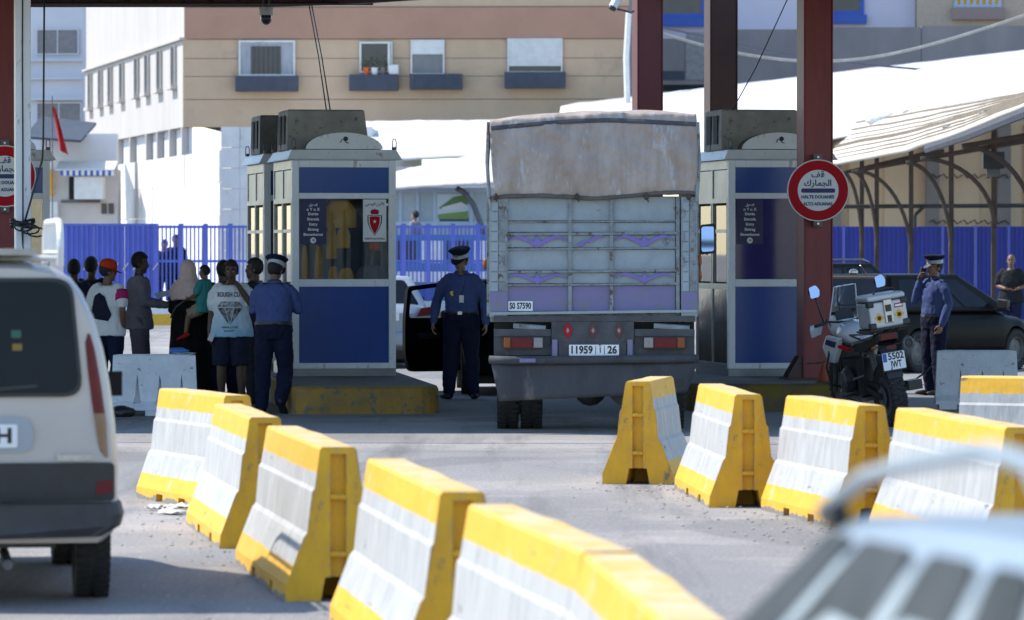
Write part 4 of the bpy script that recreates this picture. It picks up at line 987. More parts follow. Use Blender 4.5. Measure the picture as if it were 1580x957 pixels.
for px, v, w, lb in ((1357, .80, .34, ''), (1424, .30, .10, 'leftmost'), (1466, .22, .15, 'middle'), (1522, .30, .14, 'rightmost')):
    best = min((cfn(a_/200, v) for a_ in range(201)), key=lambda p: abs(790+p.x/p.y*FPX-px))
    b = MB(); b.ell((0, 0, w*.25), (w, w*.7, w*.45), 8); o = remeshed(b, 'rubble_sack' if w > .3 else 'roof_block', M['concrete_pale'] if w > .3 else M['dull_steel'], None, .04, 1, .03, (6, 6, 6), int(px))
    tag(o, 'pale heap of rubble bags lying on the carport roof' if w > .3 else lb+' of three dark weights holding down the carport roof sheets', 'weight', None if w > .3 else 'weights on the carport roof'); o.location = best
# wall behind the carport
bw = thing('beige_wall', 'warm beige wall with concrete pilasters behind the carport', 'wall', (GX(1262, 119), 119, 0))
k = 119/FPX
rectb('wall', M['beige_wall'], 0, 500*k, 0, .4, 0, 5.2, bw)
for px in (1286, 1438, 1548, 1640): rectb('pilaster', M['grey_wall'], (px-1262)*k-.17, (px-1262)*k+.17, -.25, -.002, 0, 5.1, bw)
for px in (1330, 1385, 1490, 1600): rectb('panel', M['beige_wall'], (px-1262)*k-.35, (px-1262)*k+.35, -.06, -.002, 0, 5.1, bw)
mb = MB()
for z in (2.55, 3.75):
    mb.tube([(2.9+i*.09, -.3, z+.06*math.sin(i*2.1)) for i in range(24)], .02, 5)
tag(mb.build('barbed_wire', M['rust'], bw), None)

# buildings at upper right
k = 168/FPX
pw_ = thing('parapet_wall', 'long grey parapet wall above the white roof at upper right', 'wall', (GX(1000, 168), 168, 0), -2)
def wx(px): return (px-1000)*k
def wz(py): return CAMH-(py-HOR)*k
for i, (p0, p1, pt_) in enumerate(((1000, 1092, 60), (1092, 1250, 46), (1250, 1420, 43), (1420, 1700, 41))):
    rectb('wall_section', M['grey_wall'], wx(p0)+.01, wx(p1)-.01, .02*(i % 2), 3, wz(230), wz(pt_), pw_)
rectb('window_row', M['dark'], wx(1020), wx(1092), -.03, -.002, wz(141), wz(131), pw_)
rectb('dark_band', M['slate'], wx(1020), wx(1056), -.04, -.002, wz(124), wz(110), pw_)
rectb('pale_patch', M['concrete'], wx(1058), wx(1090), -.04, -.002, wz(124), wz(50), pw_)
lw = thing('lilac_house', 'pale lilac house with blue framed windows at upper right', 'house', (GX(1000, 174), 174, 0), -2)
k = 174/FPX
rectb('wall', M['lilac_wall'], wx(1000), wx(1411)*1.0, 0, 8, wz(60), wz(-120), lw)
for p0, p1, q1 in ((1012, 1088, 28), (1272, 1332, 24)):
    w = rectb('window', M['win_dark'], wx(p0), wx(p1), -.05, -.002, wz(q1), wz(-60), lw); frame(w, wx(p0), wx(p1), wz(q1), wz(-60), .16, -.12, -.051, M['frame_blue'])
    rectb('sill', M['frame_blue'], wx(p0)-.1, wx(p1)+.1, -.3, -.002, wz(q1+14), wz(q1)-.003, lw)
ho = thing('beige_house', 'beige house with a blue lattice window at the upper right corner', 'house', (GX(1000, 173.4), 173.4, 0), -2)
rectb('wall', mat('sand_wall', (.50, .40, .31), (.44, .35, .27), .9), wx(1412), wx(1760), 0, 8, wz(60), wz(-120), ho)
w = rectb('window', M['hi_yellow'], wx(1471), wx(1538), -.04, -.002, wz(15), wz(-60), ho)
for i in range(8): rectb('lattice_bar', M['shel'], wx(1471)+i*(wx(1538)-wx(1471))/7-.06, wx(1471)+i*(wx(1538)-wx(1471))/7+.06, -.09, -.041, wz(15), wz(-60), w)
for q in (12, -6): rectb('lattice_rail', M['shel'], wx(1468), wx(1541), -.11, -.091, wz(q+2), wz(q-2), w)
rectb('sill', mat('sill_stone', (.30, .22, .2), None, .8), wx(1465), wx(1545), -.3, -.002, wz(33), wz(15.2), ho)
mb = MB(); mb.tube([PX(970, 20, 140), PX(966, 90, 140), PX(968, 160, 140)], .09, 6); tag(mb.build('drain_pipe', M['white']), 'whitish drain pipe on the right corner of the tan building', 'pipe')

# ------------------------------------------------------------------ wires and cameras
def wire(pts, r, label, mt='black', name='wire'):
    mb = MB(); mb.tube(pts, r, 6); return tag(mb.build(name, M[mt], smooth=True), label, 'wire')
wire([PX(476, 2, 59.2), PX(492, 90, 57.4), PX(504, 172, 55.9)], .008, 'left wire of the pair dropping from the canopy to the left booth roof box')
wire([PX(480, 2, 59.2), PX(497, 90, 57.4), PX(510, 172, 55.9)], .008, 'right wire of the pair dropping from the canopy to the left booth roof box')
wire([PX(1218, -8, 54.2), PX(1166, 105, 54.8), PX(1102, 220, 55.6)], .007, 'thin wire slanting down to the roof box of the right booth')
def spl(pts, n=30):
    P = [Vector(p) for p in pts]; out = []
    for i in range(len(P)-1):
        p0, p1, p2, p3 = P[max(i-1, 0)], P[i], P[i+1], P[min(i+2, len(P)-1)]
        for j in range(n//(len(P)-1)):
            t = j/(n//(len(P)-1)); out.append(.5*((2*p1)+(p2-p0)*t+(2*p0-5*p1+4*p2-p3)*t*t+(3*p1-p0-3*p2+p3)*t**3))
    return out+[P[-1]]
wire(spl([PX(a, b_, 120) for a, b_ in ((990, 44), (1040, 58), (1130, 81), (1230, 94), (1330, 91), (1440, 68), (1580, 24), (1700, -20))]), .036, 'thick pale sagging cable across the upper right', 'concrete')
wire(spl([PX(a, b_, 130) for a, b_ in ((1000, 38), (1130, 66), (1240, 88), (1380, 104), (1500, 112))]), .03, 'thin dark cable sagging in front of the grey parapet', 'slate')
wire([(-14, 42.4, 5.3), (-1.5, 42.5, 5.15), (12, 41.7, 5.2)], .032, 'overhead cable strung in front of the canopy, high above the road')
wire([(-9, 44.6, 5.4), (-2.0, 44.2, 5.25), (0.2, 43.7, 5.3), (12, 43.4, 5.3)], .05, 'second overhead cable strung in front of the canopy, nearer its edge')
dc = thing('dome_camera', 'white and black dome camera hanging from the canopy edge', 'camera', PX(411, 24, 58.7))
k = 58.7/FPX
mb = MB(); mb.lathe([(0, .085), (.085, .085), (.095, .06), (.095, -.0), (.088, -.02), (0, -.02)], 20, (0, 0, .02)); mb.build('housing', M['white'], dc, smooth=False)
mb = MB(); mb.ell((0, 0, -.04), (.074, .074, .088), 18); mb.build('dome', M['win_dark'], dc, smooth=True)
for x in (-.04, .04):
    mb = MB(); mb.tube([(x, 0, .104), (x*.8, 0, .40)], .012, 6); mb.build('hanger', M['dull_steel'], dc)
cc = thing('bullet_camera', 'small camera on a bracket left of the dark red column top', 'camera', PX(958, 6, 62.6), 20)
mb = MB(); mb.tube([(-.14, -.05, -.06), (-.02, .02, .12)], (.06, .05), 10); mb.build('housing', M['frame_white'], cc)
mb = MB(); mb.tube([(-.155, -.055, -.085), (-.14, -.05, -.06)], (.055, .045), 10); mb.build('lens_hood', M['black'], cc)
mb = MB(); mb.tube([(-.08, 0, -.07), (.16, 0, -.12), (.2, .05, -.1)], .018, 6); mb.build('bracket', M['dull_steel'], cc)
# ------------------------------------------------------------------ vehicles
def paint(name, c, c2, rough=.25, metal=0.0, coat=.6, speck=None):
    return mat(name, c, c2, rough, metal, scale=1.5, coat=coat, speck=speck)
M['van_paint'] = paint('champagne_van_paint', (.46, .43, .41), (.42, .39, .37), .4, .2, .3, speck=((.34, .30, .27), 4, .66, .15))
M['silver'] = paint('silver_car_paint', (.30, .345, .385), (.28, .325, .365), .35, .2, .15)
M['tinted'] = mat('tinted_car_glass', (.055, .058, .065), (.02, .022, .027), .4, scale=3, spec=.05)
M['black_paint'] = paint('dusty_black_paint', (.006, .006, .006), (.010, .009, .008), .4, 0, 0, speck=((.022, .018, .015), 3, .62, .2))
M['black_paint'].node_tree.nodes['Principled BSDF'].inputs['Specular IOR Level'].default_value = .06
M['door_black'] = paint('black_door_paint', (.004, .004, .006), (.006, .006, .008), .5, 0, 0)
M['door_black'].node_tree.nodes['Principled BSDF'].inputs['Specular IOR Level'].default_value = .05

def wheel(par, x, y, r, w, side, name='wheel', dual=False, rimmat='dull_steel'):
    """tyre and rim; side = +1 outer face towards +x"""
    mb = MB(); h = w/2
    prof = [(r*.62, -h*.8), (r*.8, -h), (r*.93, -h*.96), (r*.985, -h*.75), (r, -h*.55), (r, h*.55), (r*.985, h*.75), (r*.93, h*.96), (r*.8, h), (r*.62, h*.8)]
    mb.lathe(prof, 32, (x, y, r), axis='x')
    t = mb.build(name, M['rubber'], par, smooth=False)
    mb = MB(); n = 40
    for k in range(n):
        a = 2*math.pi*k/n
        for q, o in ((-.28, 0), (.28, .5)):
            a2 = a+o*2*math.pi/n; c = Vector((x+q*w, y+math.cos(a2)*r, r+math.sin(a2)*r)); tn = Vector((0, -math.sin(a2), math.cos(a2))); nn = Vector((0, math.cos(a2), math.sin(a2)))
            mb.slab([c-tn*r*.05+Vector((-w*.2, 0, 0)), c+tn*r*.035+Vector((-w*.2, 0, 0)), c+tn*r*.05+Vector((w*.2, 0, 0)), c-tn*r*.035+Vector((w*.2, 0, 0))], nn, .008)
    mb.build('tread', M['rubber'], t)
    mb = MB(); mb.lathe([(0, side*h*.45), (r*.2, side*h*.5), (r*.5, side*h*.35), (r*.6, side*h*.78), (r*.64, side*h*.8), (r*.64, -side*h*.8), (0, -side*h*.5)], 24, (x, y, r), axis='x'); mb.build('rim', M[rimmat], t, smooth=False)
    return t
def superring(y, zb, zt, hw, n=28, e=.42, tum=0):
    r = []
    for i in range(n):
        a = 2*math.pi*i/n; c, s = math.cos(a), math.sin(a)
        x = hw*math.copysign(abs(c)**e, c); z = (zb+zt)/2+(zt-zb)/2*math.copysign(abs(s)**e, s)
        k = 1-tum*max(0, (z-zb)/(zt-zb)-.5)
        r.append((x*k, y, z))
    return r
def lerp_st(st, y):
    for a, b_ in zip(st[:-1], st[1:]):
        if a[0] <= y <= b_[0]:
            t = (y-a[0])/(b_[0]-a[0]); t2 = t*t*(3-2*t)
            return [a[i]+(b_[i]-a[i])*(t2 if i else t) for i in range(len(a))]
    return list(st[-1])
def uvp(q, u, v): return Vector(q[0]).lerp(Vector(q[1]), u).lerp(Vector(q[3]).lerp(Vector(q[2]), u), v)
def pane(par, q, pts, mt, name='window', off=.0015, th=.0025, rr=.06):
    """window slab on the planar face q (4 corners: bottom 0,1 top 2,3)"""
    n = (Vector(q[1])-Vector(q[0])).cross(Vector(q[3])-Vector(q[0])).normalized()
    P = [uvp(q, u, v)+n*off for u, v in pts]
    P = [Vector(p) for p in rpoly([tuple(p) for p in P], rr, 3)]
    mb = MB(); mb.slab(P, n, th); return mb.build(name, M[mt], par)

def car(name, label, loc, rz, L, W, H, mt, lower, cab, wheels, group=None, wr=.31, segs=((.09, .32), (.35, .60), (.63, .86)), glz='car_glass', wtop=.86):
    """lower: stations (y, z_bottom, z_top, half width) from rear (y=0) to front; cab: rear base y, rear roof y, front roof y, front base y, belt z, belt half width, roof half width"""
    t = thing(name, label, 'car', loc, rz, group)
    mb = MB(); ys = sorted(set([lower[0][0]+(lower[-1][0]-lower[0][0])*i/36 for i in range(37)]))
    mb.rings([superring(*lerp_st(lower, y), tum=.10) for y in ys])
    me = mb.mesh('body', (M[mt],), True)
    c = MB()
    for y in wheels:
        for s in (-1, 1): c.lathe([(0, -.16), (wr*1.17, -.16), (wr*1.17, .16), (0, .16)], 28, (s*(W/2-.07), y, wr), axis='x')
    me = boolean(me, c.mesh('c'))
    o = bpy.data.objects.new('body', me); link(o, t); me.materials.clear(); me.materials.append(M[mt]); me.polygons.foreach_set('use_smooth', [True]*len(me.polygons))
    try: me.set_sharp_from_angle(angle=R(38))
    except Exception: pass
    a, b_, c_, d, zb, hb, hr = cab
    zt, zf = H if isinstance(H, tuple) else (H, H)
    B = [(-hb, a, zb-.06), (hb, a, zb-.06), (hb, d, zb-.06), (-hb, d, zb-.06)]; T = [(-hr, b_, zt), (hr, b_, zt), (hr, c_, zf), (-hr, c_, zf)]
    mb = MB(); ny, nx = 10, 8
    def cabp(u, v, w):   # v along, u across, w height
        p = Vector(B[0]).lerp(Vector(B[1]), u).lerp(Vector(B[3]).lerp(Vector(B[2]), u), v); q = Vector(T[0]).lerp(Vector(T[1]), u).lerp(Vector(T[3]).lerp(Vector(T[2]), u), v)
        return p.lerp(q, w)
    mb.add(B+T, [(0, 1, 2, 3), (4, 5, 6, 7), (0, 1, 5, 4), (1, 2, 6, 5), (2, 3, 7, 6), (3, 0, 4, 7)])
    cabo = mb.build('cabin', M[mt], t, bevel=.07, seg=4, smooth=False)
    fr = {'left': (B[3], B[0], T[0], T[3]), 'right': (B[1], B[2], T[2], T[1]), 'rear': (B[0], B[1], T[1], T[0]), 'front': (B[2], B[3], T[3], T[2])}
    pane(t, fr['rear'], [(.08, .14), (.92, .14), (.88, .88), (.12, .88)], 'car_glass', 'rear_window')
    pane(t, fr['front'], [(.06, .10), (.94, .10), (.92, .92), (.08, .92)], 'car_glass', 'windscreen')
    for s in ('left', 'right'):
        # u runs front->rear on left, rear->front on right
        for u0, u1 in segs:
            k0, k1 = (u0, u1) if s == 'right' else (1-u1, 1-u0)
            pts = [(k0, .14), (k1, .14), (k1*.94+.03, wtop), (k0*.94+.03, wtop)]
            pane(t, fr[s], pts, glz, 'side_window', rr=.05)
    for y in wheels:
        for s in (-1, 1):
            wheel(t, s*(W/2-.11), y, wr, .19, s)
    mb = MB(); mb.box(-W/2+.12, W/2-.12, .3, L-.4, .14, .3); mb.build('underbody', M['black'], t)
    return t, fr, lower
M['mirror_shell'] = mat('dark_mirror_shell', (.03, .034, .042), (.022, .025, .03), .4)
def mirror(par, x, y, z, s, mt='black', k=1):
    mb = MB(); mb.prism(rpoly([(0, -.07*k), (s*.19*k, -.06*k), (s*.2*k, .07*k), (s*.02*k, .09*k)], .03), 'y', -.04*k, .05*k); o = mb.build('mirror', M[mt], par, bevel=.015, loc=(x, y, z))
    return o

# --- champagne van at left, seen from behind
van = thing('van', 'champagne small van seen from behind at the left edge, with a roof rack', 'van', (GX(-64, 23.35), 23.35, 0), 8.4)
VP = [(.33, .74), (.38, .80), (.45, .822), (.72, .828), (.95, .812), (1.15, .785), (1.33, .752), (1.5, .700), (1.62, .645), (1.70, .585), (1.75, .50), (1.775, .36), (1.785, 0.0)]
def vring(y, k=1.0, zt=1.785, zb=.33):
    pr = [(zb + (z-.33)*(zt-zb)/(1.785-.33), hw*k) for z, hw in VP]
    return [(-h, y+max(0, (z-.95))*.055*(1 if y < .5 else 0), z) for z, h in pr] + [(h, y+max(0, (z-.95))*.055*(1 if y < .5 else 0), z) for z, h in pr[::-1][1:]]
vst = [(0, .955, 1.755), (.02, .975, 1.77), (.07, .993, 1.78), (.16, 1.0, 1.785), (1.0, 1, 1.795), (2.2, .995, 1.785), (2.6, .97, 1.68), (2.95, .95, 1.35), (3.15, .94, 1.10), (3.7, .9, .95), (3.95, .82, .80)]
mb = MB(); mb.rings([vring(y, k, zt) for y, k, zt in vst]); me = mb.mesh('body', (M['van_paint'],), True)
c = MB()
for y in (.70, 3.25):
    for s in (-1, 1): c.lathe([(0, -.17), (.37, -.17), (.37, .2), (0, .2)], 28, (s*.75, y, .31), axis='x')
o = bpy.data.objects.new('body', boolean(me, c.mesh('c'))); link(o, van); o.data.materials.clear(); o.data.materials.append(M['van_paint'])
o.data.polygons.foreach_set('use_smooth', [True]*len(o.data.polygons)); o.data.set_sharp_from_angle(angle=R(30))
def vy(z): return max(0, z-.95)*.055
def vslab(name, pts, y0, mt, rr=.06, th=.012, par=van, n=5):
    P = rpoly([(x, z) for x, z in pts], rr, n); mb = MB(); mb.add([(x, y0+vy(z), z) for x, z in P]+[(x, y0+th+vy(z), z) for x, z in P], [])
    k = len(P); b0 = 0; mb.f += [list(range(k)), list(range(k, 2*k))[::-1]] + [[i, (i+1) % k, k+(i+1) % k, k+i] for i in range(k)]; mb.mi += [0]*(k+2)
    return mb.build(name, M[mt], par)
vslab('window_seal', [(-.64, 1.085), (.64, 1.085), (.585, 1.70), (-.585, 1.70)], -.010, 'black', .1)
vslab('rear_window', [(-.62, 1.105), (.62, 1.105), (.568, 1.68), (-.568, 1.68)], -.016, 'car_glass', .09)
vslab('door_gap', [(-.004, .75), (.004, .75), (.004, 1.08), (-.004, 1.08)], -.004, 'black', .001)
for s in (-1, 1):   # tall lamps wrapping the corners
    mb = MB(); rs = []
    for z in [.77+i*.64/14 for i in range(15)]:
        hw = [h0+(h1-h0)*(z-z0)/(z1-z0) for (z0, h0), (z1, h1) in zip(VP[:-1], VP[1:]) if z0 <= z <= z1][0]
        e = math.sin(math.pi*(z-.77)/.64)**.35 if 0 < (z-.77)/.64 < 1 else 0
        wid = .008+.046*e
        rs.append([(s*(hw*.925-wid), -.006+vy(z), z), (s*(hw*.925-.012), -.014+vy(z), z), (s*(hw*.95), .012+vy(z), z), (s*(hw*.965), .035+vy(z), z), (s*(hw-.06), .10+vy(z), z), (s*(hw-.11), .06+vy(z), z)])
    cut = 5
    m2 = MB(); m2.rings(rs[cut:]); tl = m2.build('tail_lamp', M['lens_red'], van, smooth=False)
    m2 = MB(); m2.rings(rs[:cut+1]); m2.build('amber_lens', M['lens_amber'] if False else mat('dim_amber', (.26, .15, .08), (.2, .11, .06), .3) if s < 0 else bpy.data.materials['dim_amber'], tl)
mb = MB(); rs = []
for y, k in ((-.10, .90), (-.11, .94), (-.085, .975), (-.02, 1.0), (.1, 1.012), (.34, 1.012)):
    rs.append([(-.83*k, y, .42), (-.845*k, y-.01, .48), (-.83*k, y, .54), (0, y-.035, .545), (.83*k, y, .54), (.845*k, y-.01, .48), (.83*k, y, .42), (.74*k, y+.03, .365), (0, y-.01, .355), (-.74*k, y+.03, .365)])
mb.rings(rs); mb.build('bumper', mat('dark_bumper', (.028, .029, .034), (.045, .045, .05), .55, scale=5), van, smooth=False, bevel=.012)
vslab('lower_trim', [(-.80, .545), (.80, .545), (.80, .745), (-.80, .745)], -.012, 'black', .03)
for s in (-1, 1): vslab('reflector', [(s*.70, .575), (s*.79, .59), (s*.79, .655), (s*.71, .65)][::s], -.02, 'lens_red', .012)
vslab('plate_recess', [(-.36, .80), (.36, .80), (.39, .88), (.36, .98), (-.36, .98), (-.39, .88)], -.006, 'silver', .05)
pl = vslab('number_plate', [(-.27, .825), (.30, .825), (.30, .945), (-.27, .945)], -.020, 'sign_white', .012)
mb = MB(); text_on(mb, "5871 BTH", .015, .883, -.0215, .105, bold=.004, wid=.51); mb.build('lettering', M['print_black'], pl, recalc=False)
mb = MB(); text_on(mb, "kangoo", .60, .775, -.016, .055, bold=.003, wid=.19); mb.build('badge', M['steel'], van, recalc=False)
M['sticker_green'] = mat('sticker_green', (.02, .10, .06), None, .5); M['sticker_amber'] = mat('sticker_amber', (.22, .13, .02), None, .5)
vslab('window_sticker', [(.27, 1.43), (.32, 1.43), (.32, 1.39), (.27, 1.39)][::-1], -.019, 'sticker_green', .005)
vslab('window_sticker', [(.275, 1.36), (.325, 1.36), (.325, 1.325), (.275, 1.325)][::-1], -.019, 'sticker_amber', .005)
vslab('wiper', [(.0, 1.10), (.02, 1.10), (.40, 1.135), (.40, 1.15), (0, 1.12)], -.028, 'black', .003)
for y in (.70, 3.25):
    for s in (-1, 1): wheel(van, s*.715 + (0 if y < 1 else -.1*0), y, .31, .185, s)
mb = MB(); mb.box(-.55, .5, .1, 3.4, .30, .42); mb.ell((-.1, .45, .30), (.33, .33, .09), 16); mb.build('underbody', M['black'], van)
mb = MB(); mb.tube([(.25, -.02, .22), (.25, .6, .25)], .028, 8); mb.build('exhaust', M['dull_steel'], van)
mr = mirror(van, .75, 2.35, 1.075, 1, 'mirror_shell', 1.0); mr.modifiers[0].width = .035; mr.modifiers[0].segments = 4
mb = MB(); mb.box(.02, .23, -.06, -.055, -.06, .08); mb.build('mirror_glass', M['car_glass'], mr)
mirror(van, -.80, 2.35, .98, -1, 'black', 1.35)
mb = MB(); mb.box(.815, .835, 1.35, 1.5, .93, .96); mb.build('door_handle', M['black'], van)
# roof rack: two raised side baskets with round corners and slats, and boards on top
rk = thing('roof_rack', 'white tubular roof rack with barred sides lying on the champagne van', 'roof rack', Vector((GX(-64, 23.35), 23.35, 0)) , 8.4)
for s in (-1, 1):
    x = s*.53; mb = MB()
    path = [(x, .18, 1.765), (x, .16, 1.86)] + [(x, .34-.18*math.cos(a), 1.86+.18*math.sin(a)*.75) for a in [math.pi/2*i/6 for i in range(1, 7)]] + [(x, 1.75, 1.995), (x, 1.9, 1.94), (x, 1.95, 1.77)]
    mb.tube(path, .017, 8); mb.tube([(x, .17, 1.83), (x, 1.94, 1.83)], .012, 6); mb.build('side_rail', M['white'], rk)
    for i in range(15):
        y = .30+i*.11; mb = MB(); mb.tube([(x, y, 1.832), (x, y, 1.985)], .009, 5); mb.build('bar', M['white'], rk)
for y in (.4, 1.0, 1.6):
    mb = MB(); mb.tube([(-.53, y, 1.80), (.53, y, 1.80)], .016, 6); mb.build('cross_bar', M['white'], rk)
for i, (x0, x1, z, lb) in enumerate(((-.45, -.18, 1.83, 'left'), (-.16, .12, 1.832, 'middle'), (.14, .40, 1.829, 'right hand'))):
    mb = MB(); mb.box(x0, x1, .1-.04*i, 1.8, z-.012, z+.022)
    o = tag(mb.build('board', mat('weathered_board', (.45, .42, .37), (.33, .3, .26), .85) if i == 0 else bpy.data.materials['weathered_board']), lb+' one of three pale boards lying flat on the van roof rack', 'board', 'boards on the van roof rack')
    o.location = rk.location; o.rotation_euler = rk.rotation_euler

# --- blurred silver car at lower right, heading away from us
L = 4.4
sc_lower = [(0, .42, .86, .62), (.10, .30, .95, .80), (.5, .22, 1.0, .86), (1.4, .2, .98, .87), (2.9, .2, .97, .87), (3.4, .22, .93, .86), (4.1, .28, .80, .76), (4.38, .36, .62, .55)]
scar, fr, lw_ = car('silver_car', 'blurred silver estate car with a roof rail at the lower right corner', (1.275, 4.90, 0), 4, L, 1.74, (1.50, 1.425), 'silver', sc_lower, (.10, .40, 2.38, 3.95, .96, .82, .60), (.75, 3.5), wtop=.945, segs=((.05, .20), (.25, .45), (.51, .76), (.81, .95)), glz='tinted')
for s in (-1, 1):
    x = s*.59
    mb = MB(); mb.tube([(x, 2.55, 1.42), (x, 2.42, 1.445), (x, 2.1, 1.50), (x, 1.7, 1.537), (x, 1.3, 1.567), (x, 1.0, 1.587), (x, .7, 1.585), (x, .5, 1.51)], .014, 8); mb.build('roof_rail', M['silver'], scar)
    mb = MB(); mb.box(x-.015, x+.015, 2.36, 2.50, 1.405, 1.438); mb.build('rail_foot', M['black'], scar)
    mirror(scar, s*.86, 2.85, 1.0, s, 'silver')
    mb = MB(); mb.ell((s*.60, 4.2, .72), (.16, .12, .08), 10); mb.build('headlight', M['lens_white'], scar)
    mb = MB(); mb.ell((s*.70, .06, .82), (.08, .08, .12), 10); mb.build('tail_light', M['lens_red'], scar)

# --- black cars on the right, silver and black cars behind the left booth
hb = [(0, .45, .80, .55), (.06, .32, .92, .74), (.35, .22, .97, .84), (1.2, .2, .95, .86), (2.8, .2, .93, .86), (3.4, .22, .84, .83), (3.9, .28, .72, .72), (4.05, .36, .58, .5)]
blk, fr, _ = car('black_car', 'dusty black hatchback parked with its rear towards us, behind the officer on the phone', (4.98, 67.6, 0), -41, 4.05, 1.72, 1.47, 'black_paint', hb, (.05, .20, 2.0, 3.25, .95, .80, .62), (.7, 3.25))
for s in (-1, 1):
    mirror(blk, s*.82, 2.75, 1.0, s)
    mb = MB(); mb.prism([(s*.60, .70), (s*.80, .74), (s*.80, .92), (s*.66, .90)], 'y', -.01, .12); mb.build('tail_lamp', M['lens_red'], blk)
mb = MB(); mb.box(-.27, .27, -.035, -.01, .60, .71); mb.build('number_plate', M['sign_white'], blk)
mb = MB(); mb.box(-.52, .52, -.03, .0, .76, .80); mb.build('chrome_strip', M['steel'], blk)
mb = MB(); mb.box(-.74, .74, -.10, .12, .32, .52); mb.build('bumper', M['black_paint'], blk, bevel=.06, seg=4)
mb = MB(); mb.ell((-.2, .45, 1.50), (.05, .1, .05), 8); mb.tube([(-.0, .5, 1.47), (.0, .35, 1.6)], .006, 5); mb.build('aerial', M['steel'], blk)
bk2, fr, _ = car('black_car', 'second black car with roof bars, mostly hidden behind the dusty black hatchback', (4.6, 78.5, 0), -38, 4.05, 1.74, 1.60, 'black_paint', hb, (.05, .42, 2.0, 3.25, .98, .80, .64), (.7, 3.25))
for s in (-1, 1):
    mb = MB(); mb.tube([(s*.55, .5, 1.61), (s*.55, .7, 1.66), (s*.55, 1.8, 1.66), (s*.55, 2.0, 1.61)], .02, 6); mb.build('roof_bar', M['steel'], bk2)
sed = [(0, .45, .86, .6), (.06, .32, .97, .78), (.5, .22, 1.0, .86), (1.2, .2, .97, .87), (2.9, .2, .93, .87), (3.8, .22, .86, .84), (4.4, .28, .74, .72), (4.55, .36, .58, .5)]
ssed, fr, _ = car('silver_car', 'silver saloon with red tail lamps, half hidden behind the left booth', (GX(590, 70), 70, 0), 9, 4.5, 1.74, 1.42, 'silver', sed, (.45, 1.1, 2.4, 3.35, .96, .80, .60), (.9, 3.55))
for s in (-1, 1):
    mb = MB(); mb.prism([(s*.47, .68), (s*.86, .72), (s*.84, .97), (s*.60, .93)], 'y', -.03, .22); tl = mb.build('tail_lamp', M['lens_red'], ssed)
    mb = MB(); mb.prism([(s*.50, .76), (s*.86, .795), (s*.86, .83), (s*.52, .80)], 'y', -.034, -.0301); mb.build('white_lens', M['lens_white'], tl)
mb = MB(); mb.box(-.8, .8, -.08, .12, .34, .56); mb.build('bumper', M['silver'], ssed, bevel=.06, seg=4)
mb = MB(); mb.box(-.26, .26, -.02, .0, .74, .85); mb.build('number_plate', M['sign_white'], ssed)
bcar, fr, _ = car('black_car', 'black car with its driver door swung open beside the officer at centre', (GX(818, 57.2), 57.2, 0), 2, 4.2, 1.74, 1.46, 'door_black', hb, (.05, .42, 2.1, 3.2, .95, .80, .62), (.7, 3.25))
for s in (-1, 1):
    mb = MB(); mb.prism([(s*.66, .70), (s*.83, .74), (s*.83, .84), (s*.68, .82)], 'y', -.03, .12); mb.build('tail_lamp', M['lens_red'], bcar)
mb = MB(); mb.box(-.80, .80, -.06, .12, .25, .56); mb.build('bumper', M['door_black'], bcar, bevel=.05, seg=4)
# open door, hinged at its front edge, seen from behind
dr = MB(); dw = 1.0
out = rpoly([(0, .26), (0, .95), (-.16, 1.40), (-.30, 1.46), (-.95, 1.40), (-1.0, .95), (-1.0, .5), (-.92, .26)], .07)
hole = [(-.10, .98), (-.22, 1.36), (-.33, 1.40), (-.89, 1.345), (-.93, .98)]
m_out = MB(); m_out.prism([(x, z) for x, z in out], 'y', -.05, .05)
m_in = MB(); m_in.prism(rpoly(hole, .05), 'y', -.2, .2)
dm = boolean(m_out.mesh('door', (M['door_black'],)), m_in.mesh('c'))
do = bpy.data.objects.new('open_door', dm); dm.materials.clear(); dm.materials.append(M['door_black']); link(do, bcar)
do.location = (-.84, 2.1, 0); do.rotation_euler = (0, 0, R(20)); do.scale = (.78, 1, .97)
mb = MB(); mb.prism([(x, z) for x, z in rpoly(hole, .05)], 'y', -.006, .006); mb.build('door_window', M['clear'], do)
mm = mirror(do, -.12, .08, 1.0, -1, 'black', 1.0)
mb = MB(); mb.box(-.8, -.4, -.10, -.052, .70, .78); mb.build('arm_rest', M['black'], do)

# --- motorcycle
bk = thing('motorcycle', 'adventure motorcycle on its stand with an aluminium top case and a white two-line plate', 'motorcycle', (GX(1381, 47.2), 47.2, 0), 0)
bk.rotation_euler = (0, R(-9), R(14)); bk.rotation_mode = 'XYZ'
M['case_alu'] = mat('brushed_case_aluminium', (.50, .51, .52), (.43, .44, .45), .42, .3, scale=6)
M['bike_white'] = mat('white_fairing', (.62, .65, .68), (.56, .59, .62), .3, coat=.4)
wt = wheel(bk, 0, 0, .325, .15, 1, 'rear_wheel')
mb = MB()
for k in range(30):
    a = 2*math.pi*k/30
    for q in (-.4, 0, .4):
        a2 = a+(.1 if q == 0 else 0); c = Vector((q*.15, math.cos(a2)*(.325 if q == 0 else .305), .325+math.sin(a2)*(.325 if q == 0 else .305))); nn = Vector((q*1.2, math.cos(a2), math.sin(a2))).normalized(); tn = Vector((0, -math.sin(a2), math.cos(a2)))
        xx = tn.cross(nn)*.021; mb.slab([c-tn*.022-xx, c+tn*.022-xx, c+tn*.022+xx, c-tn*.022+xx], nn, .014)
mb.build('knobs', M['rubber'], wt)
wheel(bk, 0, 1.55, .34, .09, 1, 'front_wheel')
def bp(name, mt, par=bk, smooth=False, bevel=0):
    def go(fn):
        mb = MB(); fn(mb); return mb.build(name, M[mt], par, smooth=smooth, bevel=bevel)
    return go
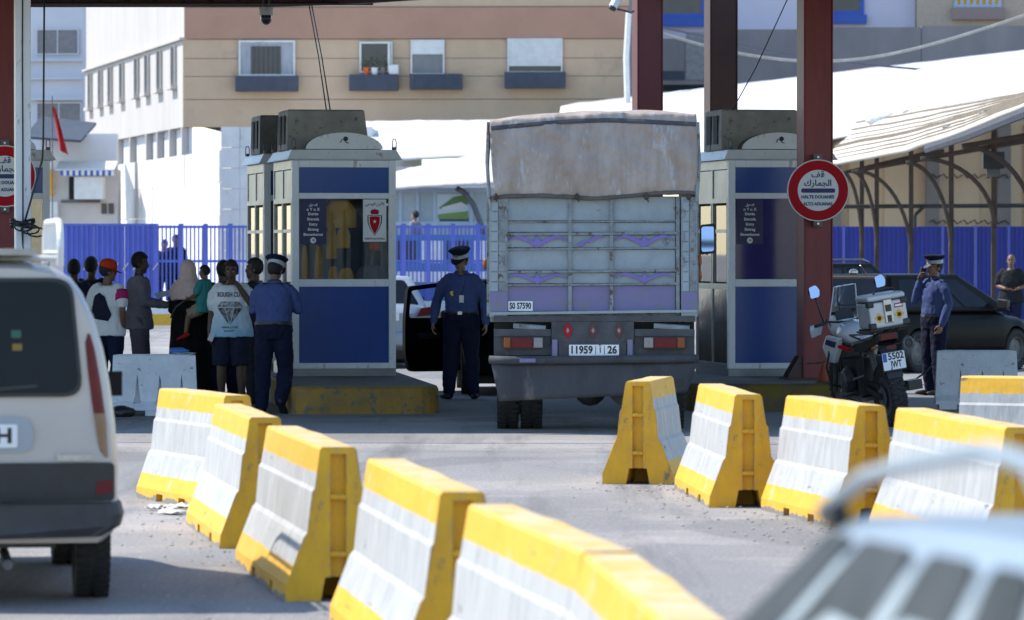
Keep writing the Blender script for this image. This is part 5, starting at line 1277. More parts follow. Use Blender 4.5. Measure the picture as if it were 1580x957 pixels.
bp('swing_arm', 'black')(lambda m: (m.tube([(-.11, 0, .33), (-.10, .5, .42)], (.02, .035), 6), m.tube([(.11, 0, .33), (.10, .5, .42)], (.02, .035), 6)))
bp('sprocket', 'dull_steel')(lambda m: m.lathe([(.04, -.085), (.12, -.085), (.12, -.092), (.04, -.092)], 20, (0, 0, .325), axis='x'))
bp('brake_disc', 'steel')(lambda m: m.lathe([(.05, .09), (.125, .09), (.125, .096), (.05, .096)], 20, (0, 0, .325), axis='x'))
bp('engine', 'black')(lambda m: (m.box(-.16, .16, .5, .95, .33, .72), m.ell((-.2, .68, .5), (.07, .15, .15), 10), m.ell((.2, .68, .5), (.07, .15, .15), 10)))
bp('engine_cover', 'dull_steel')(lambda m: (m.lathe([(0, -.275), (.09, -.27), (.11, -.25), (.11, -.2)], 18, (0, .7, .5), axis='x'), m.ell((-.19, .9, .36), (.05, .10, .06), 8)))
bp('bash_plate', 'steel')(lambda m: m.prism([(.45, .27), (1.05, .30), (1.15, .52), (1.1, .55), (.95, .34), (.45, .31)], 'x', -.15, .15))
bp('seat', 'black', bevel=.03)(lambda m: m.prism([(-.1, .92), (.62, .82), (.75, .86), (.6, .90), (.25, .94), (-.1, .99)], 'x', -.13, .13))
bp('tank', 'bike_white', smooth=True)(lambda m: m.tube([(0, .58, .90), (0, .72, .96), (0, .92, .98), (0, 1.05, .95)], [(.09, .07), (.16, .12), (.19, .14), (.12, .08)], 12))
for s in (-1, 1):
    bp('side_fairing', 'bike_white', bevel=.012)(lambda m: m.slab([(s*.18, .74, .95), (s*.21, 1.06, .98), (s*.235, 1.18, .86), (s*.225, 1.10, .70), (s*.19, .98, .68), (s*.18, .82, .82)], (s, 0, 0), .05))
    bp('fairing_stripe', 'print_blue')(lambda m: m.slab([(s*.236, .82, .91), (s*.265, 1.04, .94), (s*.272, 1.09, .89), (s*.242, .88, .85)], (s, -.1, 0), .006))
    bp('red_panel', 'sign_red')(lambda m: m.slab([(s*.16, .58, .84), (s*.20, .8, .88), (s*.20, .81, .845), (s*.16, .60, .81)], (s, 0, 0), .03))
    bp('tail_panel', 'black', bevel=.01)(lambda m: m.slab([(s*.09, -.2, .98), (s*.14, .3, .90), (s*.15, .5, .80), (s*.13, .2, .80), (s*.09, -.18, .90)], (s, 0, 0), .03))
    bp('fork_leg', 'dull_steel')(lambda m: m.tube([(s*.09, 1.55, .34), (s*.095, 1.22, 1.05)], [.028, .024], 8))
    bp('hand_guard', 'bike_white', bevel=.012)(lambda m: m.slab([(s*.27, 1.02, 1.13), (s*.44, .98, 1.11), (s*.46, .94, 1.06), (s*.44, .99, .98), (s*.31, 1.06, 1.0)], (0, 1, .2), .02))
    bp('grip', 'black')(lambda m: m.tube([(s*.30, .93, 1.12), (s*.42, .87, 1.11)], .019, 8))
    mrr = bp('mirror', 'black', smooth=True)(lambda m: (m.tube([(s*.30, .93, 1.12), (s*.33, .95, 1.3), (s*.36, .92, 1.42)], .009, 6), m.lathe([(0, .025), (.05, .022), (.062, 0), (.062, -.006), (0, -.006)], 14, (s*.37, .92, 1.47), axis='y')))
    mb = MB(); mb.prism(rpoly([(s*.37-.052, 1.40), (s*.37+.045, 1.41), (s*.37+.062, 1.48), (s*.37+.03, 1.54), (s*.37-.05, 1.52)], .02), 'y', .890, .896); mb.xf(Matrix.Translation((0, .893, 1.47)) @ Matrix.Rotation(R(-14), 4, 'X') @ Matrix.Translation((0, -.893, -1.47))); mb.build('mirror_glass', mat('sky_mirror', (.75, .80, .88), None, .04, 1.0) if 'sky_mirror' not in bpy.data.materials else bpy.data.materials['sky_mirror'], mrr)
    bp('indicator', 'lens_amber', smooth=True)(lambda m: (m.ell((s*.17, -.22, .86), (.035, .03, .02), 8)))
    bp('indicator_stalk', 'black')(lambda m: m.tube([(s*.05, -.2, .86), (s*.14, -.215, .86)], .009, 6))
    bp('passenger_peg', 'dull_steel')(lambda m: m.tube([(s*.14, .35, .55), (s*.26, .35, .53)], .014, 6))
    bp('rack_tube', 'black')(lambda m: m.tube([(s*.08, .25, .98), (s*.22, .1, 1.03), (s*.22, -.24, 1.03), (s*.08, -.30, 1.02)], .011, 6))
    bp('grab_rail', 'dull_steel')(lambda m: m.tube([(s*.12, .35, .93), (s*.26, .25, 1.0), (s*.26, -.05, 1.01), (s*.13, -.15, 1.0)], .011, 6))
bp('handlebar', 'black')(lambda m: m.tube([(-.42, .87, 1.11), (-.26, .95, 1.13), (-.1, 1.05, 1.10), (.1, 1.05, 1.10), (.26, .95, 1.13), (.42, .87, 1.11)], .013, 8))
bp('headlight_shell', 'bike_white', smooth=True)(lambda m: m.ell((0, 1.22, 1.05), (.17, .14, .14), 14))
bp('beak', 'bike_white', bevel=.01)(lambda m: m.prism([(1.25, .98), (1.62, .86), (1.66, .83), (1.3, .90)], 'x', -.08, .08))
ws = bp('windshield', 'clear', smooth=True)(lambda m: m.grid(lambda u, v: ((u-.5)*(.32-.08*v), 1.22-.20*v-.045*(2*u-1)**2, 1.12+.36*v), 10, 6))
bp('windshield_rim', 'frame_white')(lambda m: m.tube([((u-.5)*(.32-.08*v), 1.218-.20*v-.045*(2*u-1)**2, 1.12+.36*v) for u, v in [(0, i/6) for i in range(7)]+[(i/8, 1) for i in range(1, 9)]+[(1, 1-i/6) for i in range(1, 7)]], .0065, 5))
bp('frame', 'black')(lambda m: (m.tube([(-.12, .45, .40), (-.11, .4, .85), (-.08, -.15, .95)], .018, 6), m.tube([(.12, .45, .40), (.11, .4, .85), (.08, -.15, .95)], .018, 6), m.tube([(0, 1.2, .95), (0, .5, .80)], .03, 6)))
bp('shock', 'dull_steel')(lambda m: m.tube([(0, .35, .45), (0, .42, .8)], .035, 10))
bp('mudguard', 'black', bevel=.008)(lambda m: m.prism([(-.06, .90), (-.04, .93), (-.16, .86), (-.255, .60), (-.28, .52), (-.23, .54), (-.14, .82)], 'x', -.085, .085))
tl = bp('tail_light', 'black', bevel=.01)(lambda m: m.box(-.10, .10, -.21, -.10, .915, 1.0))
mb = MB(); mb.prism(rpoly([(-.09, .925), (.09, .925), (.08, .985), (-.08, .985)], .015), 'y', -.222, -.2105); mb.build('red_lens', M['lens_red'], tl)
bp('reflector', 'lens_red')(lambda m: m.prism(rpoly([(-.055, .825), (.055, .825), (.05, .865), (-.05, .865)], .008), 'y', -.285, -.27))
pt = bp('plate_holder', 'black')(lambda m: m.box(-.13, .13, -.29, -.28, .60, .80))
mb = MB(); mb.prism(rpoly([(-.122, .612), (.122, .612), (.122, .792), (-.122, .792)], .012), 'y', -.297, -.2905); np_ = mb.build('number_plate', M['sign_white'], pt)
text_part(np_, "5502", .025, .748, -.2985, .098, M['print_black'], bold=.003, wid=.17)
text_part(np_, "JWT", .015, .663, -.2985, .098, M['print_black'], bold=.003, wid=.125)
mb = MB(); mb.prism([(-.118, .70), (-.075, .70), (-.075, .788), (-.118, .788)], 'y', -.2983, -.2971); mb.build('blue_band', M['frame_blue'], np_)
ex = bp('exhaust', 'dull_steel', smooth=True)(lambda m: m.tube([(.20, -.26, .86), (.20, -.255, .86), (.21, .1, .72), (.20, .35, .60)], [(.055, .065), (.065, .08), (.065, .08), (.04, .04)], 14))
mb = MB(); mb.lathe([(0, -.262), (.03, -.262), (.034, -.27), (.04, -.27), (.045, -.258)], 14, (.20, 0, .86), axis='y'); mb.build('tail_pipe', M['black'], ex)
bp('heat_shield', 'black', bevel=.006)(lambda m: m.slab([(.275, -.2, .93), (.285, .05, .84), (.285, .05, .74), (.275, -.2, .82)], (1, 0, 0), .012))
bp('exhaust_guard', 'black')(lambda m: m.box(.15, .30, -.2, .0, .36, .46))
bp('side_stand', 'dull_steel')(lambda m: (m.tube([(-.12, .55, .35), (-.30, .50, .06)], .015, 6), m.box(-.35, -.26, .45, .55, .045, .06)))
bp('rack_plate', 'black')(lambda m: m.box(-.2, .2, -.28, .10, 1.035, 1.055))
bp('radiator', 'black')(lambda m: m.box(-.16, .16, 1.02, 1.06, .55, .88))
for s in (-1, 1):
    bp('crash_bar', 'black')(lambda m: m.tube([(s*.12, 1.0, .40), (s*.30, .98, .46), (s*.33, .98, .66), (s*.24, 1.05, .84), (s*.12, 1.05, .9)], .013, 7))
    bp('cable', 'black')(lambda m: m.tube([(s*.3, .95, 1.12), (s*.22, 1.12, 1.16), (s*.12, 1.2, 1.02), (s*.08, 1.1, .85)], .006, 5))
    bp('brake_lever', 'steel')(lambda m: m.tube([(s*.26, 1.0, 1.12), (s*.40, .97, 1.10)], .007, 5))
    bp('foot_peg', 'dull_steel')(lambda m: m.tube([(s*.16, .62, .38), (s*.30, .60, .36)], .014, 6))
bp('chain_guard', 'black')(lambda m: m.slab([(-.10, .0, .46), (-.10, .42, .50), (-.10, .42, .45), (-.10, .02, .41)], (1, 0, 0), .01))
bp('brake_caliper', 'dull_steel')(lambda m: m.box(.085, .125, .04, .12, .40, .47))
bp('dash', 'black')(lambda m: m.slab([(-.1, 1.1, 1.12), (.1, 1.1, 1.12), (.09, 1.16, 1.22), (-.09, 1.16, 1.22)], (0, 1, 0), .03))
# top case
tc_ = bp('top_case', 'case_alu', bevel=.018)(lambda m: m.box(-.205, .205, -.34, .06, 1.06, 1.33))
mb = MB(); mb.box(-.21, .21, -.345, .065, 1.335, 1.405); lid = mb.build('lid', M['case_alu'], tc_, bevel=.03, seg=3)
mb = MB(); mb.box(-.207, .207, -.342, .062, 1.329, 1.3345); mb.build('seam', M['black'], tc_)
for s in (-1, 1):
    for z0, z1 in ((1.055, 1.12), (1.28, 1.345)):
        mb = MB(); mb.box(min(s*.145, s*.215), max(s*.145, s*.215), -.352, -.27, z0, z1); mb.build('corner_guard', M['black'], tc_, bevel=.012)
for x in (.0,):
    mb = MB(); mb.box(x-.045, x+.045, -.36, -.347, 1.10, 1.345); mb.build('latch', M['steel'], tc_, bevel=.006)
    mb = MB(); mb.box(x-.03, x+.03, -.37, -.3605, 1.22, 1.29); mb.build('lock', M['black'], tc_)
    mb = MB(); mb.box(x-.022, x+.022, -.366, -.3605, 1.11, 1.18); mb.build('lock', M['black'], tc_)
mb = MB(); mb.tube([(-.12, -.30, 1.412), (-.1, -.30, 1.45), (.1, -.30, 1.45), (.12, -.30, 1.412)], .012, 6, (0, 1, 0)); mb.build('handle', M['black'], tc_)
for x, z in ((-.105, 1.165), (.115, 1.175)):
    mb = MB(); mb.prism([(x, z-.055), (x+.055, z), (x, z+.055), (x-.055, z)], 'y', -.3425, -.3405); st_ = mb.build('sticker', M['hi_yellow'] if False else M['yellow'], tc_)
    mb = MB(); mb.prism([(x-.022, z-.018), (x+.006, z-.028), (x+.026, z-.004), (x+.012, z+.022), (x-.02, z+.016)], 'y', -.3432, -.3427); mb.build('sticker_mark', M['print_black'], st_)
mb = MB(); mb.box(.075, .165, -.3425, -.3405, 1.245, 1.29); st_ = mb.build('red_sticker', M['sign_red'], tc_)
mb = MB(); mb.box(.083, .157, -.3432, -.3427, 1.257, 1.278); mb.build('sticker_band', M['sign_white'], st_)

# --- truck
TY = 45.4; TS = FPX/TY
tk = thing('truck', 'old grey-blue lorry seen from behind with purple bird ornaments and a stained tarpaulin', 'truck', (GX(915, TY), TY, 0), .2)
def tx(px): return (px-915)/TS
def tz(py): return CAMH-(py-HOR)/TS
M['tr_body'] = mat('grey_blue_lorry_paint', (.31, .36, .385), (.235, .28, .30), .6, scale=4, bump=.35, bscale=30, speck=((.19, .15, .12), 9, .655, .06), lo=.3, hi=.7)
M['tr_frame'] = mat('worn_frame_paint', (.26, .30, .315), (.16, .165, .165), .7, scale=7, bump=.4, speck=((.10, .06, .04), 9, .56, .08))
M['tr_purple'] = mat('purple_lorry_paint', (.185, .16, .32), (.165, .155, .27), .65, scale=4, speck=((.17, .175, .205), 3.5, .50, .14), stretch=(1, 1, 1.6))
M['ornament'] = mat('purple_ornament_paint', (.19, .14, .43), (.155, .12, .36), .55, scale=6)
M['tr_dark'] = mat('grimy_chassis', (.075, .079, .086), (.042, .044, .047), .75, scale=4, bump=.4, speck=((.09, .08, .075), 6, .60, .1))
def tarp_mat():
    m = mat('stained_tarpaulin', (.42, .37, .335), (.29, .235, .20), .7, scale=2.6, bump=.8, bscale=11, stretch=(1.7, 1, .5), lo=.32, hi=.62, speck=((.42, .43, .455), 5.5, .585, .12)); return m
M['tarp'] = tarp_mat()
M['flap'] = mat('grey_rubber_flap', (.058, .061, .070), (.036, .038, .045), .8, scale=2.5, bump=.3, speck=((.13, .12, .115), 3, .60, .15), stretch=(1.4, 1, .5))
def tb(name, mt, x0, x1, y0, y1, z0, z1, par=None, bevel=0):
    mb = MB(); mb.box(min(x0, x1), max(x0, x1), y0, y1, min(z0, z1), max(z0, z1)); return mb.build(name, M[mt] if isinstance(mt, str) else mt, par or tk, bevel=bevel)
LB = 4.3
# load box: side walls, floor, front wall (behind the tailgate)
for s in (-1, 1):
    sw = tb('side_wall', 'tr_body', s*1.0, s*1.035, .10, LB, tz(488), tz(302))
    for i in range(8):
        tb('side_rib', 'tr_frame', s*1.036, s*1.065, .15+i*.56, .22+i*.56, tz(488), tz(304), sw)
tb('floor', 'tr_frame', -1.03, 1.03, .05, LB, tz(497), tz(489))
tb('headboard', 'tr_body', -1.03, 1.03, LB, LB+.04, tz(489), tz(300))
# corner posts with their ladder of small plates
for x0, x1 in ((755, 783), (1051, 1076)):
    post = tb('corner_post', 'tr_body', tx(x0), tx(x1), .0, .12, tz(489), tz(304))
    for i in range(9):
        py0 = 312+i*15.5
        if py0 > 440: break
        xm = (x0+x1)/2
        tb('post_plate', 'tr_body', tx(x0+2), tx(xm-.7), -.016, -.001, tz(py0+13.5), tz(py0), post); tb('post_plate', 'tr_frame', tx(xm+.7), tx(x1-2), -.012, -.001, tz(py0+13.5), tz(py0), post)
    tb('purple_plate', 'tr_purple', tx(x0+1), tx(x1-1), -.014, -.001, tz(481), tz(450), post)
    for py in (330, 366, 404):
        mb = MB(); mb.tube([(tx(x0+(26 if x0 < 900 else 2)), -.03, tz(py-7)), (tx(x0+(26 if x0 < 900 else 2)), -.03, tz(py+7))], .016, 8); mb.build('hinge', M['tr_frame'], post)
xs = [(781, 877), (882, 941), (946, 1042)]
rows = [(304, 340), (344.5, 358), (364, 381.5), (386, 416.5), (421.5, 437)]
for r0, r1 in rows:
    for x0, x1 in xs: tb('panel', 'tr_body', tx(x0), tx(x1), .035+random.random()*.008, .06, tz(r1), tz(r0))
for x0, x1 in xs: tb('purple_panel', 'tr_purple', tx(x0), tx(x1), .033, .06, tz(480), tz(442))
tb('tailgate_backing', 'tr_frame', tx(776), tx(1050), .061, .085, tz(488), tz(303))
for x in (776.5, 879.5, 943.5, 1046): tb('rib', 'tr_frame', tx(x-2.6), tx(x+2.6), .005, .06, tz(484), tz(304))
for py, h in ((342.2, 1.0), (361, 2.2), (384, 1.6), (419, 2.0), (439.5, 1.5)):
    mb = MB(); mb.tube([(tx(778), .004, tz(py+1)), (tx(915), -.002, tz(py)), (tx(1046), .003, tz(py-1.5))], (h/TS*.8, h/TS), 8, (0, 1, 0)); mb.build('rail', M['tr_frame'], tk)
mb = MB(); mb.prism(rpoly([(tx(757), tz(486)), (tx(1076), tz(482)), (tx(1076), tz(478)), (tx(757), tz(482))], .01), 'y', -.03, .06); mb.build('sill_rail', M['tr_body'], tk)
# ornaments
def bird(px, py, w, h):
    L_ = []
    n = 10; wing = []
    cz = lambda t: -.35 + 1.0*math.sin(min(1, t*1.15)*math.pi*.62) - 1.15*max(0, t-.62)**1.3*2.0
    th = lambda t: .30*(1-t**2.2)+.02
    W_ = [(.12+.88*k/n, k/n) for k in range(n+1)]
    up = [(-x, cz(t)+th(t)) for x, t in W_[::-1]] + [(-.07, .15), (0, .85), (.07, .15)] + [(x, cz(t)+th(t)) for x, t in W_]
    dn = [(x, cz(t)-th(t)) for x, t in W_[::-1]] + [(0, -1.05)] + [(-x, cz(t)-th(t)) for x, t in W_]
    mb = MB(); mb.prism([(tx(px)+a*w/TS/2, tz(py)+b_*h/TS/2) for a, b_ in up+dn], 'y', .004, .034); return mb.build('bird_ornament', M['ornament'], tk)
bird(829, 372, 94, 20); bird(994, 371, 94, 20); bird(829, 429.5, 94, 17); bird(994, 428, 92, 17)
pts = [(-1, -.95), (-.55, -.95), (-.45, -.35), (.1, -.25), (.45, .25), (.9, .75), (1, .4), (.95, 1), (.35, 1.0), (.25, .6), (.05, .15), (-.5, .0), (-.75, -.45)]
mb = MB(); mb.prism([(tx(911)+a*42/TS/2, tz(371)+b_*19/TS/2) for a, b_ in pts], 'y', .004, .034); mb.build('scroll_ornament', M['ornament'], tk)
mb = MB(); hh = [(0, -.045), (.032, -.005), (.03, .02), (.012, .025), (0, .012), (-.012, .025), (-.03, .02), (-.032, -.005)]
mb.prism([(tx(1028)+a, tz(373)+b_) for a, b_ in hh], 'y', .028, .034); mb.build('heart_ornament', M['tr_frame'], tk)
sp_ = tb('small_plate', 'sign_white', tx(784), tx(822), .022, .032, tz(480), tz(465))
mb = MB(); text_on(mb, "S0 S7590", tx(803), tz(472.5), .0205, .085, bold=.003, wid=.215); mb.build('lettering', M['print_black'], sp_, recalc=False)
# lower rear frame with openings
tb('rear_frame', 'tr_dark', tx(762), tx(1072), -.012, .05, tz(496), tz(487.5))
tb('rear_frame', 'tr_dark', tx(851), tx(978), -.012, .05, tz(531), tz(496.5))
tb('recess', 'dark', tx(762), tx(1072), .12, .14, tz(556), tz(497))
for x0, x1, s in ((762, 850, -1), (979, 1072, 1)):
    tb('lamp_carrier', 'tr_dark', tx(x0), tx(x1), -.006, .05, tz(519), tz(508))
    tb('lamp_carrier', 'tr_dark', tx(x0), tx(x1), .03, .06, tz(548), tz(519.3))
    mb = MB(); mb.tube([(tx(x0+30), .02, tz(503)), (tx(x1-8), .02, tz(507))], .03, 8, ); mb.build('pipe', M['tr_frame'], tk)
    l0, l1 = (777, 838) if s < 0 else (993, 1057)
    lm = tb('tail_lamp', 'black', tx(l0), tx(l1), -.03, .03, tz(538), tz(519.5))
    segs = [(0, .18, 'lens_amber'), (.19, .74, 'lens_red'), (.75, 1, 'lens_white')] if s < 0 else [(0, .24, 'lens_white'), (.25, .80, 'lens_red'), (.81, 1, 'lens_amber')]
    for a, b_, mm_ in segs: tb('lens', mm_, tx(l0+(l1-l0)*a)+.004, tx(l0+(l1-l0)*b_)-.004, -.044, -.031, tz(536.6), tz(521), lm, bevel=.006)
    tb('purple_bracket', 'tr_purple', tx(852 if s < 0 else 968), tx(860 if s < 0 else 976), -.03, -.013, tz(550), tz(524))
for px in (876, 915, 955):
    mb = MB(); c0 = (tx(px), tz(510)); mb.prism([(c0[0], c0[1]-.082), (c0[0]+.047, c0[1]), (c0[0], c0[1]+.082), (c0[0]-.047, c0[1])], 'y', -.022, -.0125); rf_ = mb.build('diamond_reflector', M['sign_red'] if px < 900 else mat('dull_red', (.12, .02, .02), (.09, .02, .02), .5) if px < 930 else bpy.data.materials['dull_red'], tk)
    mb = MB(); mb.prism([(c0[0], c0[1]-.03), (c0[0]+.018, c0[1]), (c0[0], c0[1]+.03), (c0[0]-.018, c0[1])], 'y', -.028, -.0225); mb.build('reflector_core', M['tr_frame'], rf_)
pb = tb('plate_board', 'tr_dark', tx(862), tx(966), -.02, -.013, tz(551), tz(529))
np_ = tb('number_plate', 'sign_white', tx(878), tx(955), -.034, -.0205, tz(548.7), tz(532))
text_part(np_, "11959", tx(898), tz(540.4), -.0352, .104, M['print_black'], bold=.004, wid=.215)
text_part(np_, "26", tx(944.5), tz(540.4), -.0352, .104, M['print_black'], bold=.004, wid=.095)
text_part(np_, "\u0623", tx(926), tz(540), -.0352, .085, M['print_black'], bold=.002)
for px in (919, 932.5):
    mb = MB(); mb.box(tx(px)-.003, tx(px)+.003, -.0354, -.0346, tz(547), tz(534)); mb.build('divider', M['print_black'], np_)
tb('backing_plate', 'tr_dark', tx(850), tx(979), .0, .04, tz(556), tz(531.2))
tb('bumper_plate', 'tr_dark', tx(758), tx(1075), -.015, .0-.002, tz(566), tz(549))
# bumper and apron
mb = MB(); mb.tube([(tx(755), -.02, tz(555)), (tx(790), -.06, tz(556)), (tx(1040), -.06, tz(553.5)), (tx(1078), -.02, tz(553))], (.040, .042), 10, (0, 1, 0)); mb.build('bumper', M['flap'], tk, smooth=True)
mb = MB(); mb.grid(lambda u, v: (tx(800)+u*.16+.01, -.112-.004*noise.noise(Vector((u*5, v*5, 0))), tz(553+6*v)), 6, 3); mb.build('paint_patch', M['tr_purple'], tk)
def flapf(u, v):
    x0 = tx(758)+(tx(770)-tx(758))*v; x1 = tx(1076)+(tx(1060)-tx(1076))*v
    zt = tz(562)+(tz(559)-tz(562))*u; zb_ = tz(619)+(tz(606)-tz(619))*u
    return (x0+(x1-x0)*u, -.02-.03*math.sin(v*3)*.5+.022*noise.noise(Vector((u*5, v*1.5, 2))), zt+(zb_-zt)*v)
mb = MB(); mb.grid(flapf, 30, 8); o = mb.build('mud_flap', M['flap'], tk, smooth=True); mo_ = o.modifiers.new('s', 'SOLIDIFY'); mo_.thickness = .014; mo_.offset = 1
# tarpaulin
top_l, top_r = tz(181), tz(171)
def tarpf(u, v):
    """u across, v: 0 bottom of the rear sheet .. 1 front end of the roof"""
    xw = 1.03
    bot = tz(305)+(tz(299)-tz(305))*u + .02*math.sin(u*9)
    tp = top_l+(top_r-top_l)*min(1, u*1.9)
    if v < .5:
        t = v/.5; sag = -.035*math.sin(math.pi*t)*(1+.6*noise.noise(Vector((u*4, t*2, 3))))
        e = (1-t)**6
        x = (u-.5)*2*xw*(1.0+.012*math.sin(t*3)) - (1-t)*(u < .12)*(.12-u)*-.4
        y = -.045 + sag + .040*noise.noise(Vector((u*6+t*2, t*2.2, 7))) + .022*noise.noise(Vector((u*15+t*6, t*5, 1))) + .012*noise.noise(Vector((u*34-t*9, t*11, 4))) + .03*e
        return (x, y, bot+(tp-.03-bot)*t)
    t = (v-.5)/.5; c = min(1, t*14)
    z = tp + .0*t + .012*noise.noise(Vector((u*6, t*14, 2))) - .03*(1-c) - .05*(abs(u-.5)*2)**8
    return ((u-.5)*2*xw, -.03+c*.02+t*LB, z)
mb = MB(); mb.grid(tarpf, 70, 90); o = mb.build('tarpaulin', M['tarp'], tk, smooth=True); mo_ = o.modifiers.new('s', 'SOLIDIFY'); mo_.thickness = .012; mo_.offset = 1
for s in (-1, 1):
    mb = MB(); mb.grid(lambda u, v: (s*(1.03+.03*math.sin(v*3)+.012*noise.noise(Vector((u*8, v*3, s)))), -.03+u*(LB+.02), (top_l if s < 0 else top_r)-.03+(tz(318)-top_l)*v), 24, 10); q = mb.build('tarpaulin_side', M['tarp'], o, smooth=True); mo_ = q.modifiers.new('s', 'SOLIDIFY'); mo_.thickness = .012
def onT(px, py):
    u = (tx(px)/1.03+1)/2; return u
mb = MB(); st_ = []
for i in range(25):
    u = .005+.99*i/24; py = 199-13*math.sin(min(1, u*1.6)*math.pi/2)+ (4*max(0, u-.6)*2.5*1.6); z = tz(py)
    bot = tz(305)+(tz(299)-tz(305))*u; tp = top_l+(top_r-top_l)*min(1, u*1.9); t = (z-bot)/(tp-.03-bot); p = Vector(tarpf(u, .5*t)); st_.append((p.x, p.y-.016, z))
mb.tube(st_, (.012, .026), 6, (0, 1, 0)); mb.build('strap', mat('dark_strap', (.05, .05, .065), (.08, .078, .09), .8, scale=9), tk)
mb = MB()
rl = []
for i in range(31):
    u = i/30; p = Vector(tarpf(u, 0.004)); rl.append(p+Vector((0, -.012, -.012+.012*noise.noise(Vector((u*9, 0, 0))))))
mb.tube(rl, [.02+.012*abs(noise.noise(Vector((i*.4, 3, 0)))) for i in range(31)], 8, (0, 1, 0)); mb.build('rolled_hem', mat('dark_hem', (.13, .115, .10), (.08, .07, .062), .85, scale=9, bump=.5), o, smooth=True)
for px in (764, 890, 997, 1062):
    mb = MB(); mb.ell((tx(px), -.075, tz(304)), (.028, .025, .035), 8); mb.tube([(tx(px), -.08, tz(304)), (tx(px)+.02, -.07, tz(312))], .008, 5); mb.build('tie_knot', M['rust'], tk)
for s in (-1, 1):
    mb = MB(); mb.tube([(s*1.045, -.05, top_l-.05), (s*1.06, -.06, tz(250)), (s*1.035, -.04, tz(310))], (.018, .01), 6); mb.build('edge_rope', M['tr_frame'], tk)
# marker lamps, mirrors
for s, px, py in ((-1, 749, 408), (1, 1081, 402), (1, 1081, 425)):
    mb = MB(); mb.ell((tx(px), .25, tz(py)), (.028, .03, .06), 10); mb.build('marker_lamp', M['lens_amber'], tk, smooth=True)
# cab
tb('cab', 'tr_body', -.95, .95, LB+.25, LB+1.9, .75, 2.2, bevel=.1)
tb('cab_window', 'car_glass', -.8, .8, LB+.235, LB+.248, 1.5, 2.05)
for s in (1,):
    mb = MB(); mb.tube([(s*.95, LB+1.7, 2.1), (s*1.42, LB+1.65, 2.1), (s*1.42, LB+1.65, 1.78)], .012, 6); arm = mb.build('mirror_arm', M['black'], tk)
    mb = MB(); mb.prism(rpoly([(s*1.42-.09, 1.78), (s*1.42+.09, 1.80), (s*1.42+.09, 2.14), (s*1.42-.09, 2.12)], .04), 'y', LB+1.58, LB+1.66); mr = mb.build('mirror', M['black'], tk)
    mb = MB(); mb.prism(rpoly([(s*1.42-.07, 1.81), (s*1.42+.07, 1.82), (s*1.42+.07, 2.11), (s*1.42-.07, 2.10)], .03), 'y', LB+1.550, LB+1.555); mb.xf(Matrix.Translation((0, LB+1.552, 1.96)) @ Matrix.Rotation(R(-12), 4, 'X') @ Matrix.Translation((0, -LB-1.552, -1.96))); mb.build('mirror_glass', bpy.data.materials['sky_mirror'], mr)
for s in (-1, 1):
    for k in (0, 1): wheel(tk, s*(.85-.245*k), 1.35, .40, .225, s, 'rear_wheel')
    wheel(tk, s*.80, LB+1.1, .40, .22, s, 'front_wheel')
mb = MB(); mb.tube([(-.6, 1.35, .40), (.6, 1.35, .40)], .07, 10); mb.ell((0, 1.35, .40), (.17, .2, .17), 12); mb.build('axle', M['tr_dark'], tk, smooth=True)
for s in (-1, 1): tb('chassis_rail', 'tr_dark', s*.38, s*.46, .15, LB+1.8, .60, .80)
mb = MB(); mb.lathe([(0, 0), (.21, .0), (.22, .06), (.22, .7), (0, .72)], 18, (.36, .35, .48), axis='y'); mb.build('fuel_tank', M['tr_dark'], tk)
mb = MB(); mb.tube([(.85, -.05, .50), (.86, .6, .52)], .045, 10); mb.build('exhaust', M['black'], tk)
# ------------------------------------------------------------------ people
def skin(name, c): return mat(name, c, tuple(k*.82 for k in c), .5, scale=14, spec=.4)
M['skin_deep'] = skin('deep_brown_skin', (.105, .060, .042)); M['skin_brown'] = skin('brown_skin', (.20, .11, .072)); M['skin_tan'] = skin('tan_skin', (.30, .17, .115))
M['band'] = mat('white_cap_band', (.50, .52, .57), (.44, .46, .5), .6)
M['hair'] = mat('black_hair', (.010, .008, .007), (.02, .016, .014), .7, scale=40, bump=.5, bscale=90)
def cloth(name, c, c2=None, rough=.9): return mat(name, c, c2 or tuple(k*.8 for k in c), rough, scale=5, bump=.25, bscale=60, spec=.2)
M['uni_shirt'] = cloth('police_blue_shirt', (.07, .10, .255)); M['uni_trs'] = cloth('navy_uniform_trousers', (.011, .014, .038))
M['tee_white'] = cloth('white_tee', (.78, .80, .82), (.72, .74, .76)); M['navy'] = cloth('navy_shorts', (.018, .022, .045)); M['denim'] = cloth('dark_denim', (.013, .018, .05))
M['mauve'] = cloth('grey_mauve_cloth', (.24, .215, .255)); M['mauve2'] = cloth('grey_mauve_trousers', (.14, .125, .16)); M['abaya'] = cloth('black_abaya', (.006, .006, .007)); M['pink'] = cloth('pink_headscarf', (.74, .55, .50), (.66, .48, .44))
M['dark_tee'] = cloth('dark_tee', (.03, .03, .04)); M['teal'] = cloth('teal_child_shirt', (.05, .30, .28)); M['beige_c'] = cloth('beige_shorts', (.34, .28, .2)); M['red_c'] = cloth('red_shoe', (.42, .02, .025)); M['cap_red'] = cloth('orange_red_cap', (.60, .05, .015), (.52, .04, .012))
M['shoe'] = mat('dark_shoe', (.012, .012, .013), (.02, .02, .02), .5); M['magenta'] = cloth('magenta_sleeve', (.50, .03, .17)); M['polo'] = cloth('dark_grey_polo', (.022, .022, .026)); M['eye_white'] = mat('eye_white', (.55, .53, .5), None, .3); M['lip'] = mat('lip', (.14, .06, .05), None, .5)
M['badge_gold'] = mat('gold_badge', (.5, .32, .06), None, .4, .6)
V = Vector
